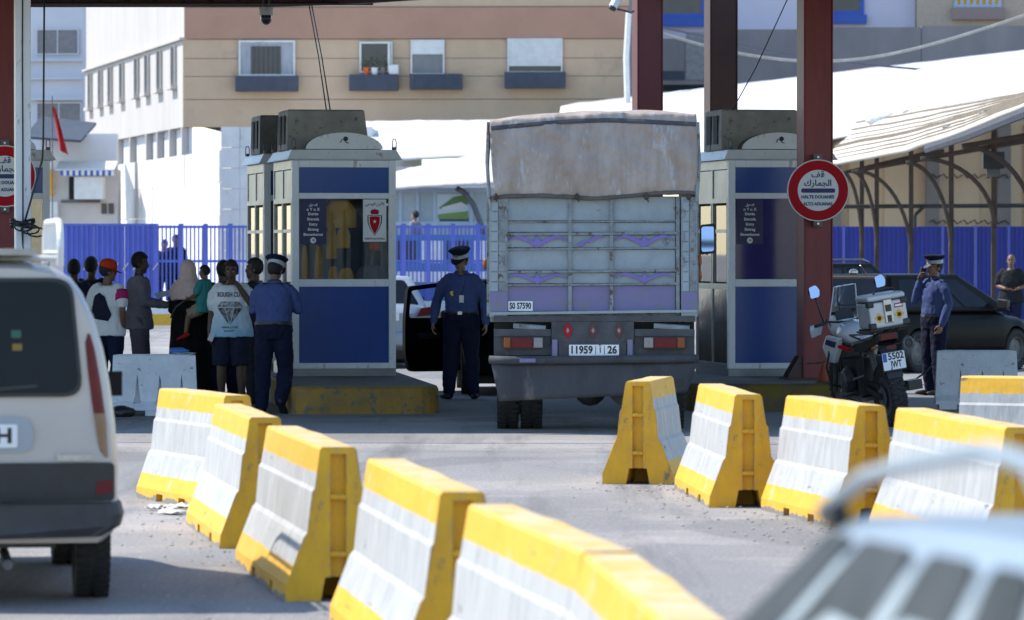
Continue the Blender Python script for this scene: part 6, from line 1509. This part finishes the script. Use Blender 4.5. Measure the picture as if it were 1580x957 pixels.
def dyed():
    m = cloth('dip_dyed_tee', (.80, .82, .84)); nt = m.node_tree; N = nt.nodes; L = nt.links; b_ = N['Principled BSDF']; src = b_.inputs['Base Color'].links[0].from_socket
    tc = N.new('ShaderNodeTexCoord'); sx = N.new('ShaderNodeSeparateXYZ'); L.new(tc.outputs['Object'], sx.inputs[0]); r = N.new('ShaderNodeMapRange'); r.inputs['From Min'].default_value = 1.22; r.inputs['From Max'].default_value = .84; L.new(sx.outputs['Z'], r.inputs['Value'])
    mx = N.new('ShaderNodeMix'); mx.data_type = 'RGBA'; L.new(r.outputs[0], mx.inputs['Factor']); L.new(src, mx.inputs['A']); mx.inputs['B'].default_value = (.30, .55, .72, 1); L.new(mx.outputs['Result'], b_.inputs['Base Color']); return m
M['tee_dyed'] = dyed()
BASE = dict(sL=(-.195, 0, 1.435), sR=(.195, 0, 1.435), hL=(-.098, 0, .93), hR=(.098, 0, .93))
ARM = dict(hang=lambda s: ((s*.045, -.03, -.29), (s*.055, .035, -.545)))
def person(label, px, Y, face, H, skin_='skin_deep', shirt='tee_white', sleeve='short', tucked=True, trs='denim', shorts=False,
           armL=None, armR=None, legL=None, legR=None, lean=0, head=(0, 0), hair=True, cap=None, girth=1.0, group=None, belt=False, name='person', loc=None,
           curl=.5, eyes=False, collar=False, shoes='shoe', voxel=.0095, handdir=None, seed=1, beard=False, z0=0, tail=.86):
    s = H/1.75
    t = thing(name, label, 'person' if name == 'person' else 'child', loc if loc is not None else (GX(px, Y), Y, z0), face, group)
    ca, sa = math.cos(R(lean)), math.sin(R(lean))
    def T(p):
        p = V(p)
        if p.z > .95 and lean:
            d = p.z-.95; p = V((p.x, p.y*ca + d*sa, .95 + d*ca - p.y*sa))
        return p
    hy, hp = head; piv = V((0, .0, 1.49))
    HM = Matrix.Translation(T(piv)) @ Matrix.Rotation(R(hy), 4, 'Z') @ Matrix.Rotation(R(hp), 4, 'X') @ Matrix.Translation(-piv)
    def Hd(p): return HM @ V(p)
    HR = HM.to_3x3()
    sh = {-1: T(BASE['sL']), 1: T(BASE['sR'])}
    def arm(s_, a):
        if a is None: a = ARM['hang'](s_)
        return sh[s_], sh[s_]+V(a[0]), sh[s_]+V(a[1])
    A = {-1: arm(-1, armL), 1: arm(1, armR)}
    def leg(s_, l):
        h = V(BASE['hL'] if s_ < 0 else BASE['hR'])
        if l is None: l = ((s_*.115, .02, .50), (s_*.125, -.02, .085), (s_*.035, 1, 0))
        return h, V(l[0]), V(l[1]), V(l[2]).normalized()
    G = {-1: leg(-1, legL), 1: leg(1, legR)}
    g = girth
    TOR = [(.845, .135, .10), (.93, .172*g, .118*g), (1.02, .160*g, .112*g), (1.12, .156*g, .11*g), (1.24, .168*g, .118*g), (1.34, .180, .118), (1.41, .165, .10), (1.455, .10, .075), (1.485, .062, .062)]
    def torso(mb, k, z0, z1, extra=0):
        TT = [(.84, .206*g, .152), (.93, .199*g, .145), (1.02, .182*g, .130)] + TOR[3:] if extra else TOR
        P = [(z, a+k, b_+k) for z, a, b_ in TT if z0 <= z <= z1]
        mb.tube([T((0, 0, z)) for z, _, _ in P], [(a, b_) for _, a, b_ in P], 20, (1, 0, 0))
    def arm_tube(mb, s_, k, frac=1.0, loose=0):
        a, e, w = A[s_]; tot = [a+V((-s_*.052, 0, -.016)), a.lerp(e, .35), a.lerp(e, .75), e, e.lerp(w, .3), e.lerp(w, .75), w]
        rr = [.052, .048, .043, .040, .041, .033, .027]
        n = len(tot) if frac >= 1 else (3 if frac < .6 else 4)
        pts = tot[:n]; rs = [r+k+loose*i*.003 for i, r in enumerate(rr[:n])]
        mb.tube(pts, rs, 12, (0, 1, 0), round_caps=True)
    def leg_tube(mb, s_, k, to=1.0, loose=0.0, rc=True):
        h, kn, an, td = G[s_]; tot = [h+V((0, 0, .02)), h.lerp(kn, .4), kn.lerp(h, .15), kn, kn.lerp(an, .3), kn.lerp(an, .75), an]
        rr = [.095, .083, .064, .057, .059, .045, .038]
        n = {1.0: 7, .5: 4}[to]
        mb.tube(tot[:n], [r+k+loose*i for i, r in enumerate(rr[:n])], 14, (1, 0, 0), round_caps=rc)
    S = Matrix.Diagonal((s, s, s, 1))
    # ---- body: one continuous skin
    mb = MB(); torso(mb, -.004, .84, 1.49)
    mb.tube([T((0, -.005, 1.43)), Hd((0, .0, 1.53)), Hd((0, .008, 1.58))], [.06, .054, .058], 12, (1, 0, 0))
    mb.ell(Hd((0, -.008, 1.655)), (.074, .093, .098), 18, HR); mb.ell(Hd((0, .028, 1.585)), (.058, .066, .076), 16, HR); mb.ell(Hd((0, .062, 1.535)), (.032, .032, .026), 10, HR)
    mb.ell(Hd((0, .092, 1.607)), (.015, .022, .026), 8, HR); mb.ell(Hd((0, .084, 1.632)), (.010, .014, .028), 8, HR); mb.ell(Hd((0, .080, 1.566)), (.026, .016, .012), 8, HR); mb.ell(Hd((0, .066, 1.662)), (.055, .022, .014), 10, HR)
    for q in (-1, 1): mb.ell(Hd((q*.076, -.012, 1.612)), (.012, .024, .034), 8, HR)
    for q in (-1, 1):
        arm_tube(mb, q, 0); leg_tube(mb, q, 0)
        a, e, w = A[q]; d = (w-e).normalized(); hd = (handdir or {}).get(q); d = V(hd).normalized() if hd else d
        u = V((0, 1, 0)); u = (u - d*u.dot(d));
        if u.length < .2: u = V((q, 0, 0)) - d*(q*d.x)
        u.normalize(); n_ = d.cross(u)*(1 if q > 0 else -1)      # across the palm, palm normal
        if n_.x*q > 0: n_ = -n_
        mb.tube([w-d*.01, w+d*.03, w+d*.065, w+d*.092], [(.026, .021), (.036, .017), (.042, .015), (.040, .012)], 10, u)
        for i, (o_, ln) in enumerate(((-.030, .066), (-.010, .078), (.011, .073), (.031, .058))):
            b0 = w+d*.086-u*o_; c1 = curl*(.8+.12*i); p = [b0]; dd = d.copy()
            for j, f in enumerate((.42, .32, .26)):
                ang = c1*(.5 if j == 0 else .75); dd = (dd*math.cos(ang)+n_*math.sin(ang)); p.append(p[-1]+dd*ln*f)
            mb.tube(p, [.0098, .0095, .009, .008], 7, u, round_caps=True)
        tb_ = w+d*.03+u*.032; mb.tube([tb_, tb_+u*.022+d*.025+n_*.012, tb_+u*.024+d*.052+n_*.028, tb_+u*.018+d*.072+n_*.038], [.013, .0115, .010, .0085], 7, d, round_caps=True)
        h, kn, an, td = G[q]; ft = an-V((0, 0, .05)); mb.tube([an, ft+td*.02, ft+td*.12, ft+td*.17], [(.036, .036), (.038, .035), (.040, .022), (.03, .014)], 10, td.cross(V((0, 0, 1))), round_caps=True)
    mb.xf(S); remeshed(mb, 'body', M[skin_], t, voxel*s, 2)
    # ---- clothes
    def shell(nm, fn, mt, fold, fs=(9, 9, 6), vox=.013, sm=4):
        m = MB(); fn(m); m.xf(S); return remeshed(m, nm, M[mt], t, vox*s, sm, fold, fs, seed)
    def shirt_fn(m):
        torso(m, .026, 1.0 if tucked else tail-.04, 1.46, 0 if tucked else 1)
        for q in (-1, 1): arm_tube(m, q, .014 if sleeve == 'long' else .020, 1.0 if sleeve == 'long' else (.5 if sleeve == 'short' else .7), 0 if sleeve == 'long' else 1)
    so_ = shell('shirt', shirt_fn, shirt, .015) if shirt else None
    def trs_fn(m):
        torso(m, .030 if tucked else .010, .84, 1.025 if tucked else .95)
        for q in (-1, 1): leg_tube(m, q, .022 if not shorts else .024, .5 if shorts else 1.0, .002 if not shorts else .009, not shorts)
    if trs: shell('shorts' if shorts else 'trousers', trs_fn, trs, .019, (8, 8, 6))
    if belt:
        m = MB(); m.tube([T((0, 0, .995)), T((0, 0, 1.03))], [(.192*g, .144*g)]*2, 24); m.xf(S); m.build('belt', M['black'], t, smooth=False)
        m = MB(); m.box(-.025, .025, .142*g, .152*g, .995, 1.032); m.xf(S); m.build('buckle', M['steel'], t)
    if collar:
        m = MB(); n = 14; rs = []
        for k, (z, r) in enumerate(((1.465, .082), (1.505, .066), (1.512, .070), (1.47, .098))): rs.append([T((r*math.sin(a)*1.02, r*.95*math.cos(a)+.005, z-(.03 if abs(a) < .5 else 0))) for a in [(-1+2*i/n)*2.75 + math.pi for i in range(n+1)]])
        for q in (-1, 1):
            m2 = MB(); c = sh[q]; m2.slab([c+V((-q*.10, -.045, .038)), c+V((q*.005, -.042, .008)), c+V((q*.005, .042, .008)), c+V((-q*.10, .045, .038))], (0, 0, 1), .010); m2.xf(S); m2.build('epaulette', M['navy'], t, bevel=.004)
        b_ = m.add([p for r in rs for p in r], [])
        for j in range(3):
            for i in range(n): m.f.append([b_+j*(n+1)+i, b_+j*(n+1)+i+1, b_+(j+1)*(n+1)+i+1, b_+(j+1)*(n+1)+i]); m.mi.append(0)
        m.xf(S); o = m.build('collar', M[shirt], t, smooth=True); mo_ = o.modifiers.new('s', 'SOLIDIFY'); mo_.thickness = .004
    if shoes:
        for q in (-1, 1):
            h, kn, an, td = G[q]; ft = an-V((0, 0, .048)); sd = td.cross(V((0, 0, 1)))
            m = MB(); m.tube([an+V((0, 0, .02)), ft+V((0, 0, .02))-td*.01, ft-td*.055, ft-td*.06], [(.044, .044), (.046, .05), (.038, .035), (.03, .028)], 10, sd)
            m.tube([ft-td*.06, ft+td*.03, ft+td*.13, ft+td*.19, ft+td*.215], [(.036, .036), (.044, .044), (.050, .032), (.042, .024), (.02, .014)], 12, sd, round_caps=True); m.xf(S); remeshed(m, 'shoe', M[shoes], t, .011*s, 2)
    # ---- head dressing
    if hair:
        m = MB(); n, k = 26, 16; c = V((0, -.012, 1.657)); r = (.083, .103, .106)
        pt = lambda i, j: c + V((r[0]*math.sin(math.pi*j/k)*math.cos(2*math.pi*i/n), r[1]*math.sin(math.pi*j/k)*math.sin(2*math.pi*i/n), r[2]*math.cos(math.pi*j/k)))*(1+.03*noise.noise(V((i*1.3, j*1.3, seed))))
        for i in range(n):
            for j in range(k):
                q = [pt(i, j), pt(i+1, j), pt(i+1, j+1), pt(i, j+1)]; cc = (q[0]+q[2])/2
                if (cc.y > .02 and cc.z < 1.69) or cc.z < 1.575 or (cc.y > -.02 and cc.z < 1.615): continue
                m.add([Hd(p) for p in q], [(0, 1, 2, 3)])
        m.xf(S); o = m.build('hair', M['hair'], t, smooth=True); bm = bmesh.new(); bm.from_mesh(o.data); bmesh.ops.remove_doubles(bm, verts=bm.verts, dist=.0005); bmesh.ops.recalc_face_normals(bm, faces=bm.faces); bm.to_mesh(o.data); bm.free()
        mo_ = o.modifiers.new('s', 'SOLIDIFY'); mo_.thickness = .012; mo_.offset = 0
    if eyes:
        for q in (-1, 1):
            m = MB(); m.ell(Hd((q*.030, .076, 1.634)), (.014, .008, .008), 8, HR); m.xf(S); eo = m.build('eye', M['eye_white'], t, smooth=True)
            m = MB(); m.ell(Hd((q*.030, .0825, 1.634)), (.0065, .004, .0068), 8, HR); m.xf(S); m.build('iris', M['hair'], eo, smooth=True)
            m = MB(); m.tube([Hd((q*.012, .089, 1.654)), Hd((q*.034, .087, 1.660)), Hd((q*.052, .074, 1.652))], [.005, .006, .004], 6); m.xf(S); m.build('eyebrow', M['hair'], t)
        m = MB(); m.ell(Hd((0, .093, 1.567)), (.022, .006, .007), 8, HR); m.xf(S); m.build('lips', M['lip'], t, smooth=True)
    if cap == 'police':
        Cm = HM @ Matrix.Translation((0, -.005, 1.700)) @ Matrix.Rotation(R(-6), 4, 'X')
        m = MB(); m.rings([[(.092*kx*math.cos(a), .110*kx*math.sin(a), z) for a in [2*math.pi*i/26 for i in range(26)]] for kx, z in ((.98, -.030), (1.0, .015), (1.02, .018))]); m.xf(S @ Cm)
        cb = m.build('cap_band', M['band'], None, smooth=False)
        m = MB(); m.rings([[(kx*math.cos(a), ky*math.sin(a)+dy, z+.022*max(0, math.sin(a))) for a in [2*math.pi*i/26 for i in range(26)]] for kx, ky, dy, z in ((.094, .112, 0, .0185), (.120, .138, .005, .046), (.131, .148, .006, .062), (.120, .136, .006, .074), (.06, .07, .0, .080), (.005, .005, 0, .081))]); m.xf(S @ Cm)
        co_ = m.build('cap', M['uni_trs'], t, smooth=True); cb.parent = co_
        m = MB(); n = 16
        ri = [(.095*math.cos(a), .112*math.sin(a), -.022) for a in [R(18)+R(144)*i/n for i in range(n+1)]]; ro = [(.100*math.cos(a), .172*math.sin(a), -.022-.045*math.sin(a)**2) for a in [R(18)+R(144)*i/n for i in range(n+1)]]
        b_ = m.add([V(p) for p in ri]+[V(p) for p in ro], [[i, i+1, n+2+i, n+1+i] for i in range(n)]); m.xf(S @ Cm); vo = m.build('visor', M['black'], co_); mo_ = vo.modifiers.new('s', 'SOLIDIFY'); mo_.thickness = .005
        m = MB(); m.lathe([(0, .118), (.016, .117), (.018, .112)], 10, (0, 0, .018), axis='y'); m.xf(S @ Cm); m.build('cap_badge', M['badge_gold'], co_)
    if cap == 'base':
        Cm = HM @ Matrix.Translation((0, -.006, 1.668)) @ Matrix.Rotation(R(-5), 4, 'X')
        m = MB(); m.rings([[(.090*kx*math.cos(a), .110*kx*math.sin(a), z) for a in [2*math.pi*i/26 for i in range(26)]] for kx, z in ((1.0, -.01), (1.03, .03), (.95, .075), (.72, .102), (.36, .116), (.03, .12))]); m.xf(S @ Cm); co_ = m.build('cap', M['cap_red'], t, smooth=True)
        m = MB(); n = 14
        m.add([V((.088*math.cos(a), .108*math.sin(a), -.006)) for a in [R(15)+R(150)*i/n for i in range(n+1)]]+[V((.098*math.cos(a), .19*math.sin(a), -.012-.02*math.sin(a))) for a in [R(15)+R(150)*i/n for i in range(n+1)]], [[i, i+1, n+2+i, n+1+i] for i in range(n)]); m.xf(S @ Cm); vo = m.build('cap_bill', M['cap_red'], co_, smooth=True); mo_ = vo.modifiers.new('s', 'SOLIDIFY'); mo_.thickness = .005
    t['_s'] = s
    return t, so_, dict(A=A, sh=sh, s=s, Hd=Hd, T=T)
def decal(par, polys, mt, name, oy, toward, off=.006, cuts=0):
    """print laid on the cloth of a shirt: list of (x, z) polygons ray-cast onto it"""
    m = MB()
    for P, F_ in polys:
        m.add(project(P, par, oy, toward, off), F_)
    return m.build(name, M[mt], par, recalc=False)
def gridpoly(pts, n=12):
    """fill a polygon with small quads so that it can follow the cloth"""
    xs = [p[0] for p in pts]; zs = [p[1] for p in pts]; x0, x1, z0, z1 = min(xs), max(xs), min(zs), max(zs); P = []; F_ = []
    def rowspan(z):
        c = []
        for (xa, za), (xb, zb_) in zip(pts, pts[1:]+pts[:1]):
            if (za <= z < zb_) or (zb_ <= z < za): c.append(xa+(xb-xa)*(z-za)/(zb_-za))
        return (min(c), max(c)) if len(c) > 1 else None
    rows = []
    for j in range(n+1):
        z = z0+(z1-z0)*(j/n*.998+.001); r = rowspan(z)
        if r: rows.append([(r[0]+(r[1]-r[0])*i/n, z) for i in range(n+1)])
    for r in rows: P += r
    for j in range(len(rows)-1):
        for i in range(n): a = j*(n+1)+i; F_.append([a, a+1, a+n+2, a+n+1])
    return P, F_

# man in the orange-red cap, back to us
p1, s1, q = person('man seen from behind in an orange-red cap and white top with a dark triangle', 166, 54.0, -28, 1.70, 'skin_brown', 'tee_white', 'short', False, 'denim', armR=((.075, -.08, -.27), (.02, .02, -.50)), cap='base', hair=True, head=(-38, -4), girth=1.04, seed=2, tail=.88)
k = q['s']
decal(s1, [gridpoly([(-.175, 1.06*k), (.10, 1.02*k), (.13, 1.09*k), (.06, 1.32*k), (-.02, 1.37*k), (-.09, 1.33*k), (-.175, 1.16*k)], 30)], 'navy', 'back_print', -1, 1, .014)
m = MB(); a, e, w = q['A'][1]; m.tube([V(a).lerp(e, .16), V(a).lerp(e, .60)], [.079, .086], 14); m.xf(Matrix.Diagonal((k, k, k, 1))); m.build('sleeve_trim', M['magenta'], s1, smooth=True)
person('man in dark clothes mostly hidden behind the van, leftmost of the queue', 114, 57.5, 0, 1.71, 'skin_deep', 'navy_cloth', 'long', False, 'denim', seed=3)
person('dark-haired man standing behind the man in the orange-red cap', 141, 58.2, -20, 1.74, 'skin_deep', 'dark_tee', 'long', False, 'denim', seed=4)
# man in grey mauve, in profile, holding a paper
p2, s2, q2 = person('man in grey mauve shirt and trousers in profile, holding out a paper', 214, 56.0, -84, 1.80, 'skin_deep', 'mauve', 'long', False, 'mauve2', armL=((-.03, .08, -.27), (.02, .30, -.30)), armR=((.03, .06, -.28), (-.03, .32, -.31)), head=(0, -8), girth=.96, curl=.6, collar=False, seed=5, legL=((-.11, .06, .50), (-.12, .02, .085), (-.1, 1, 0)), legR=((.11, .01, .50), (.12, -.06, .085), (.1, 1, 0)))
m = MB(); m.box(-.10, .10, -.07, .07, -.002, .002); o = m.build('paper', M['sign_white']); tag(o, 'folded paper held in the hands of the man in grey mauve', 'paper'); o.location = PX(252, 454, 56.0); o.rotation_euler = (R(25), R(-12), .3)
# woman in pink headscarf with child
wo = thing('person', 'woman in a pink headscarf and long black robe, carrying a small child', 'person', (GX(291, 54.6), 54.6, 0), -35)
m = MB()
for q_ in (-1, 1):
    m.tube([(q_*.17, 0, 1.34), (q_*.22, .03, 1.10), (q_*.16, .20, 1.02)], [.045, .04, .03], 10)
    m.tube([(q_*.16, .20, 1.02), (q_*.08, .26, 1.02)], [(.03, .02), (.035, .015)], 8)
    for i in range(4): m.tube([(q_*.085, .255, 1.0+.018*i), (q_*.05, .275, .995+.018*i), (q_*.02, .27, .99+.018*i)], .009, 6, round_caps=True)
    m.tube([(q_*.09, .24, 1.06), (q_*.06, .25, 1.085)], .011, 6, round_caps=True)
    m.tube([(q_*.09, .0, .5), (q_*.10, 0, .08), (q_*.10, .12, .04)], [.05, .04, .03], 8)
m.tube([(0, 0, .5), (0, 0, .9), (0, 0, 1.2), (0, 0, 1.37), (0, 0, 1.42), (0, .01, 1.50)], [(.14, .1), (.16, .12), (.15, .11), (.14, .09), (.06, .06), (.05, .05)], 14)
m.ell((0, .0, 1.585), (.07, .088, .10), 14); m.ell((0, .04, 1.54), (.05, .055, .06), 12); m.ell((0, .1, 1.565), (.013, .016, .02), 8)
remeshed(m, 'body', M['skin_brown'], wo, .0095, 2)
m = MB(); m.tube([(0, 0, .03), (0, 0, .3), (0, 0, .6), (0, 0, .88), (0, .01, 1.05), (0, 0, 1.25), (0, 0, 1.36), (0, 0, 1.41)], [(.30, .27), (.265, .235), (.24, .21), (.225, .19), (.20, .165), (.20, .15), (.185, .125), (.10, .08)], 26)
for q_ in (-1, 1): m.tube([(q_*.16, 0, 1.35), (q_*.235, .02, 1.12), (q_*.19, .16, 1.03)], [.075, .085, .075], 12, round_caps=True)
remeshed(m, 'robe', M['abaya'], wo, .016, 3, .022, (7, 7, 1.6), 4)
m = MB(); m.ell((0, -.012, 1.60), (.092, .112, .118), 18); m.tube([(0, -.01, 1.56), (0, -.01, 1.49), (0, -.015, 1.43), (0, -.03, 1.34), (0, -.05, 1.22)], [(.088, .10), (.11, .105), (.19, .135), (.235, .165), (.20, .15)], 20)
m2 = MB(); remeshed(m, 'headscarf', M['pink'], wo, .013, 2, .016, (12, 12, 7), 9)
m = MB(); m.tube([(.20, -.03, 1.36), (.12, -.155, 1.26), (-.05, -.18, 1.15), (-.18, -.12, 1.02)], .011, 6); m.build('bag_strap', M['dull_steel'], wo)
# the child on her arm
ch, cs, cq = person('small child in a teal shirt with a red shoe, carried by the robed woman', 0, 0, 70, 1.06, 'skin_brown', 'teal', 'short', False, 'beige_c', shorts=True, armL=((-.05, .08, -.25), (.02, .24, -.32)), armR=((.05, .10, -.22), (0, .28, -.20)),
    legL=((-.14, .28, .80), (-.16, .34, .42), (0, .8, -.35)), legR=((.16, .30, .84), (.20, .26, .46), (0, .8, -.35)), head=(6, -5), shoes='red_c', name='child', loc=(GX(316, 54.35), 54.35, .585), girth=1.15, seed=6, voxel=.012, eyes=True)
# second man close behind the child
person('man half hidden between the child and the man in the white T-shirt', 344, 55.3, 15, 1.70, 'skin_deep', 'dark_tee', 'long', False, 'denim', head=(10, 0), seed=7)
# man in the white printed T-shirt, hand to his mouth
p4, s4, q4 = person('man facing us in a white diamond-print T-shirt, hand at his mouth', 357, 53.0, 176, 1.71, 'skin_deep', 'tee_dyed', 'short', False, 'navy', True, armR=((.04, -.02, -.29), (.06, .05, -.545)), armL=((-.085, .10, -.25), (.115, .17, .055)), head=(2, -7), eyes=True, girth=1.16, curl=.9, seed=8, handdir={-1: (.75, .1, .55)}, tail=.84)
k = q4['s']
def txt_poly(s_, cx, cz, size, wid, bold=.002, flip=True):
    vs, fs = text_mesh(s_, size, 'CENTER', bold, wid); return [((-v.x if flip else v.x)+cx, v.y+cz) for v in vs], fs
dz = lambda z: z*k
decal(s4, [txt_poly('ROUGH CUT', .0, dz(1.345), .075, .30)], 'print_black', 'lettering', 1, -1, .008)
cutz = [((-.155, 1.20), (.155, 1.20), (.105, 1.265), (-.105, 1.265)), ((-.15, 1.19), (-.06, 1.19), (-.01, .99), ), ((-.05, 1.19), (.05, 1.19), (0, .985)), ((.06, 1.19), (.15, 1.19), (.01, .99))]
M['facet_a'] = mat('facet_print_dark', (.03, .032, .036), (.35, .36, .38), .7, scale=26, lo=.42, hi=.6); M['facet_b'] = mat('facet_print_pale', (.10, .105, .11), (.55, .56, .58), .7, scale=30, lo=.4, hi=.62)
for i, c in enumerate(cutz): decal(s4, [gridpoly([(x, dz(z)) for x, z in c], 8)], 'facet_a' if i in (1, 3) else 'facet_b', 'diamond_print', 1, -1, .007)
decal(s4, [txt_poly('DIAMOND CUTTERS', 0, dz(.955), .03, .19, .0005), txt_poly('QUALITY', 0, dz(.915), .03, .13, .0005)], 'print_black', 'small_print', 1, -1, .008)
m = MB(); m.box(-.03, .03, -.004, .004, -.05, .05); o = m.build('paper_slip', M['sign_white']); tag(o, 'small white slip held low in the hand of the man in the white T-shirt', 'paper'); o.location = PX(326, 520, 52.85); o.rotation_euler = (0, .4, .3)
# man in profile behind the officer's shoulder
person('dark-clad man in profile facing left, beside the officer leaning at the booth', 392, 54.2, 82, 1.73, 'skin_deep', 'dark_tee', 'long', False, 'dark_tee', armR=((.02, -.02, -.28), (.0, .16, -.46)), armL=((-.02, .06, -.28), (.0, .22, -.40)), seed=9, eyes=True)
# officer from behind at the booth
OFF = 'uniformed officers'
p6, s6, q6 = person('officer seen from behind leaning towards the left booth, white-banded cap and blue shirt', 422, 50.9, -8, 1.74, 'skin_brown', 'uni_shirt', 'long', True, 'uni_trs', armL=((-.06, .05, -.27), (.04, .28, -.30)), armR=((.075, .06, -.26), (.0, .30, -.26)), lean=6, head=(-12, -14), cap='police', belt=True, collar=True, girth=1.14, group=OFF, seed=10, legL=((-.12, .0, .50), (-.13, -.05, .085), (-.1, 1, 0)), legR=((.12, .10, .50), (.115, -.14, .16), (.05, .8, -.62)))
# officer facing us by the truck
p7, s7, q7 = person('officer facing us between the left booth and the truck, arms at his sides', 712, 55.9, 174, 1.83, 'skin_tan', 'uni_shirt', 'long', True, 'uni_trs', armL=((-.075, -.03, -.28), (-.10, .05, -.54)), armR=((.10, -.04, -.27), (.13, .05, -.53)), head=(-18, -12), cap='police', belt=True, collar=True, eyes=True, girth=1.06, group=OFF, seed=11, legL=((-.12, .03, .50), (-.14, -.02, .085), (-.3, 1, 0)), legR=((.12, .04, .50), (.15, .02, .085), (.3, 1, 0)), curl=.7)
k = q7['s']
m = MB(); m.box(-.028, .028, -.003, .003, -.045, .045); yq = project([(-.02, 1.18*k)], s7, 1, -1, .012)[0]
o = m.build('name_badge', M['sign_white'], p7, loc=yq)
m = MB(); yq = project([(.095, 1.25*k)], s7, 1, -1, .006)[0]; m.prism([(-.028, .02), (.028, .02), (.025, -.015), (0, -.04), (-.025, -.015)], 'y', -.003, .003); m.build('chest_badge', M['badge_gold'], p7, loc=yq)
m = MB(); m.tube([Vector(p) for p in project([(-.02, 1.19*k), (-.035, 1.28*k), (-.07, 1.40*k)], s7, 1, -1, .008)], .004, 5); m.build('lanyard', M['black'], p7)
for x in (-.085, .095):
    pk_ = project([(x-.05, 1.265*k), (x+.05, 1.265*k), (x+.05, 1.235*k), (x-.05, 1.235*k)], s7, 1, -1, .006); m = MB(); m.slab(pk_, (0, 1, 0), .006); m.build('pocket_flap', M['uni_shirt'], p7)
# officer on the phone, right
p8, s8, q8 = person('officer in profile with a phone to his ear, standing by the right concrete block', 1442, 57.2, 118, 1.74, 'skin_tan', 'uni_shirt', 'long', True, 'uni_trs', armR=((.03, .15, -.235), (-.10, .165, .005)), armL=((-.05, -.05, -.28), (-.03, .04, -.53)), head=(0, 0), cap='police', belt=True, collar=True, eyes=True, girth=1.1, group=OFF, seed=12, curl=1.0, handdir={1: (-.25, -.15, .9)})
a, e, w = q8['A'][1]; m = MB(); m.box(-.012, .012, -.04, .04, -.08, .08); o = m.build('phone', M['black'], bevel=.006); tag(o, 'black phone held to the ear of the officer at right', 'phone')
o.location = Matrix.Translation(p8.location) @ Matrix.Rotation(R(118), 4, 'Z') @ (V((w.x-.02, w.y-.03, w.z+.10))*q8['s']); o.rotation_euler = (R(15), 0, R(118))
# bald man standing in the shade at the right edge
p9, s9, q9 = person('bald man in a dark polo standing at the right edge, hands together', 1560, 86.0, 168, 1.74, 'skin_brown', 'polo', 'short', False, 'denim', armR=((.06, .02, -.28), (-.10, .17, -.33)), armL=((-.06, .02, -.28), (.06, .20, -.34)), hair=False, eyes=True, girth=1.12, seed=13)
# people beyond the picket fence
person('man in dark blue seen through the picket fence, left of the pair', 254, 112.2, 180, 1.72, 'skin_brown', 'denim', 'long', False, 'denim', seed=14, voxel=.014, z0=.35)
person('man in dark blue seen through the picket fence, right of the pair', 271, 112.4, 170, 1.84, 'skin_brown', 'denim', 'long', False, 'denim', seed=15, voxel=.014, z0=.35)
person('woman in a light headscarf walking behind the fence in front of the glazed shelter', 640, 115.2, 60, 1.66, 'skin_tan', 'mauve', 'long', False, 'mauve2', seed=16, voxel=.014, z0=1.15)
m = MB()
# a raised footpath behind the fence carries them
m.box(GX(150, 111), GX(420, 111), 111.2, 114, 0, .35); tag(m.build('footpath', M['concrete']), kind='structure')
m = MB(); m.box(GX(600, 115), GX(700, 115), 114.7, 116.4, 0, 1.15); tag(m.build('shelter_platform', M['concrete'], None), kind='structure')
for o in list(bpy.data.objects):
    if '_s' in o.keys(): del o['_s']
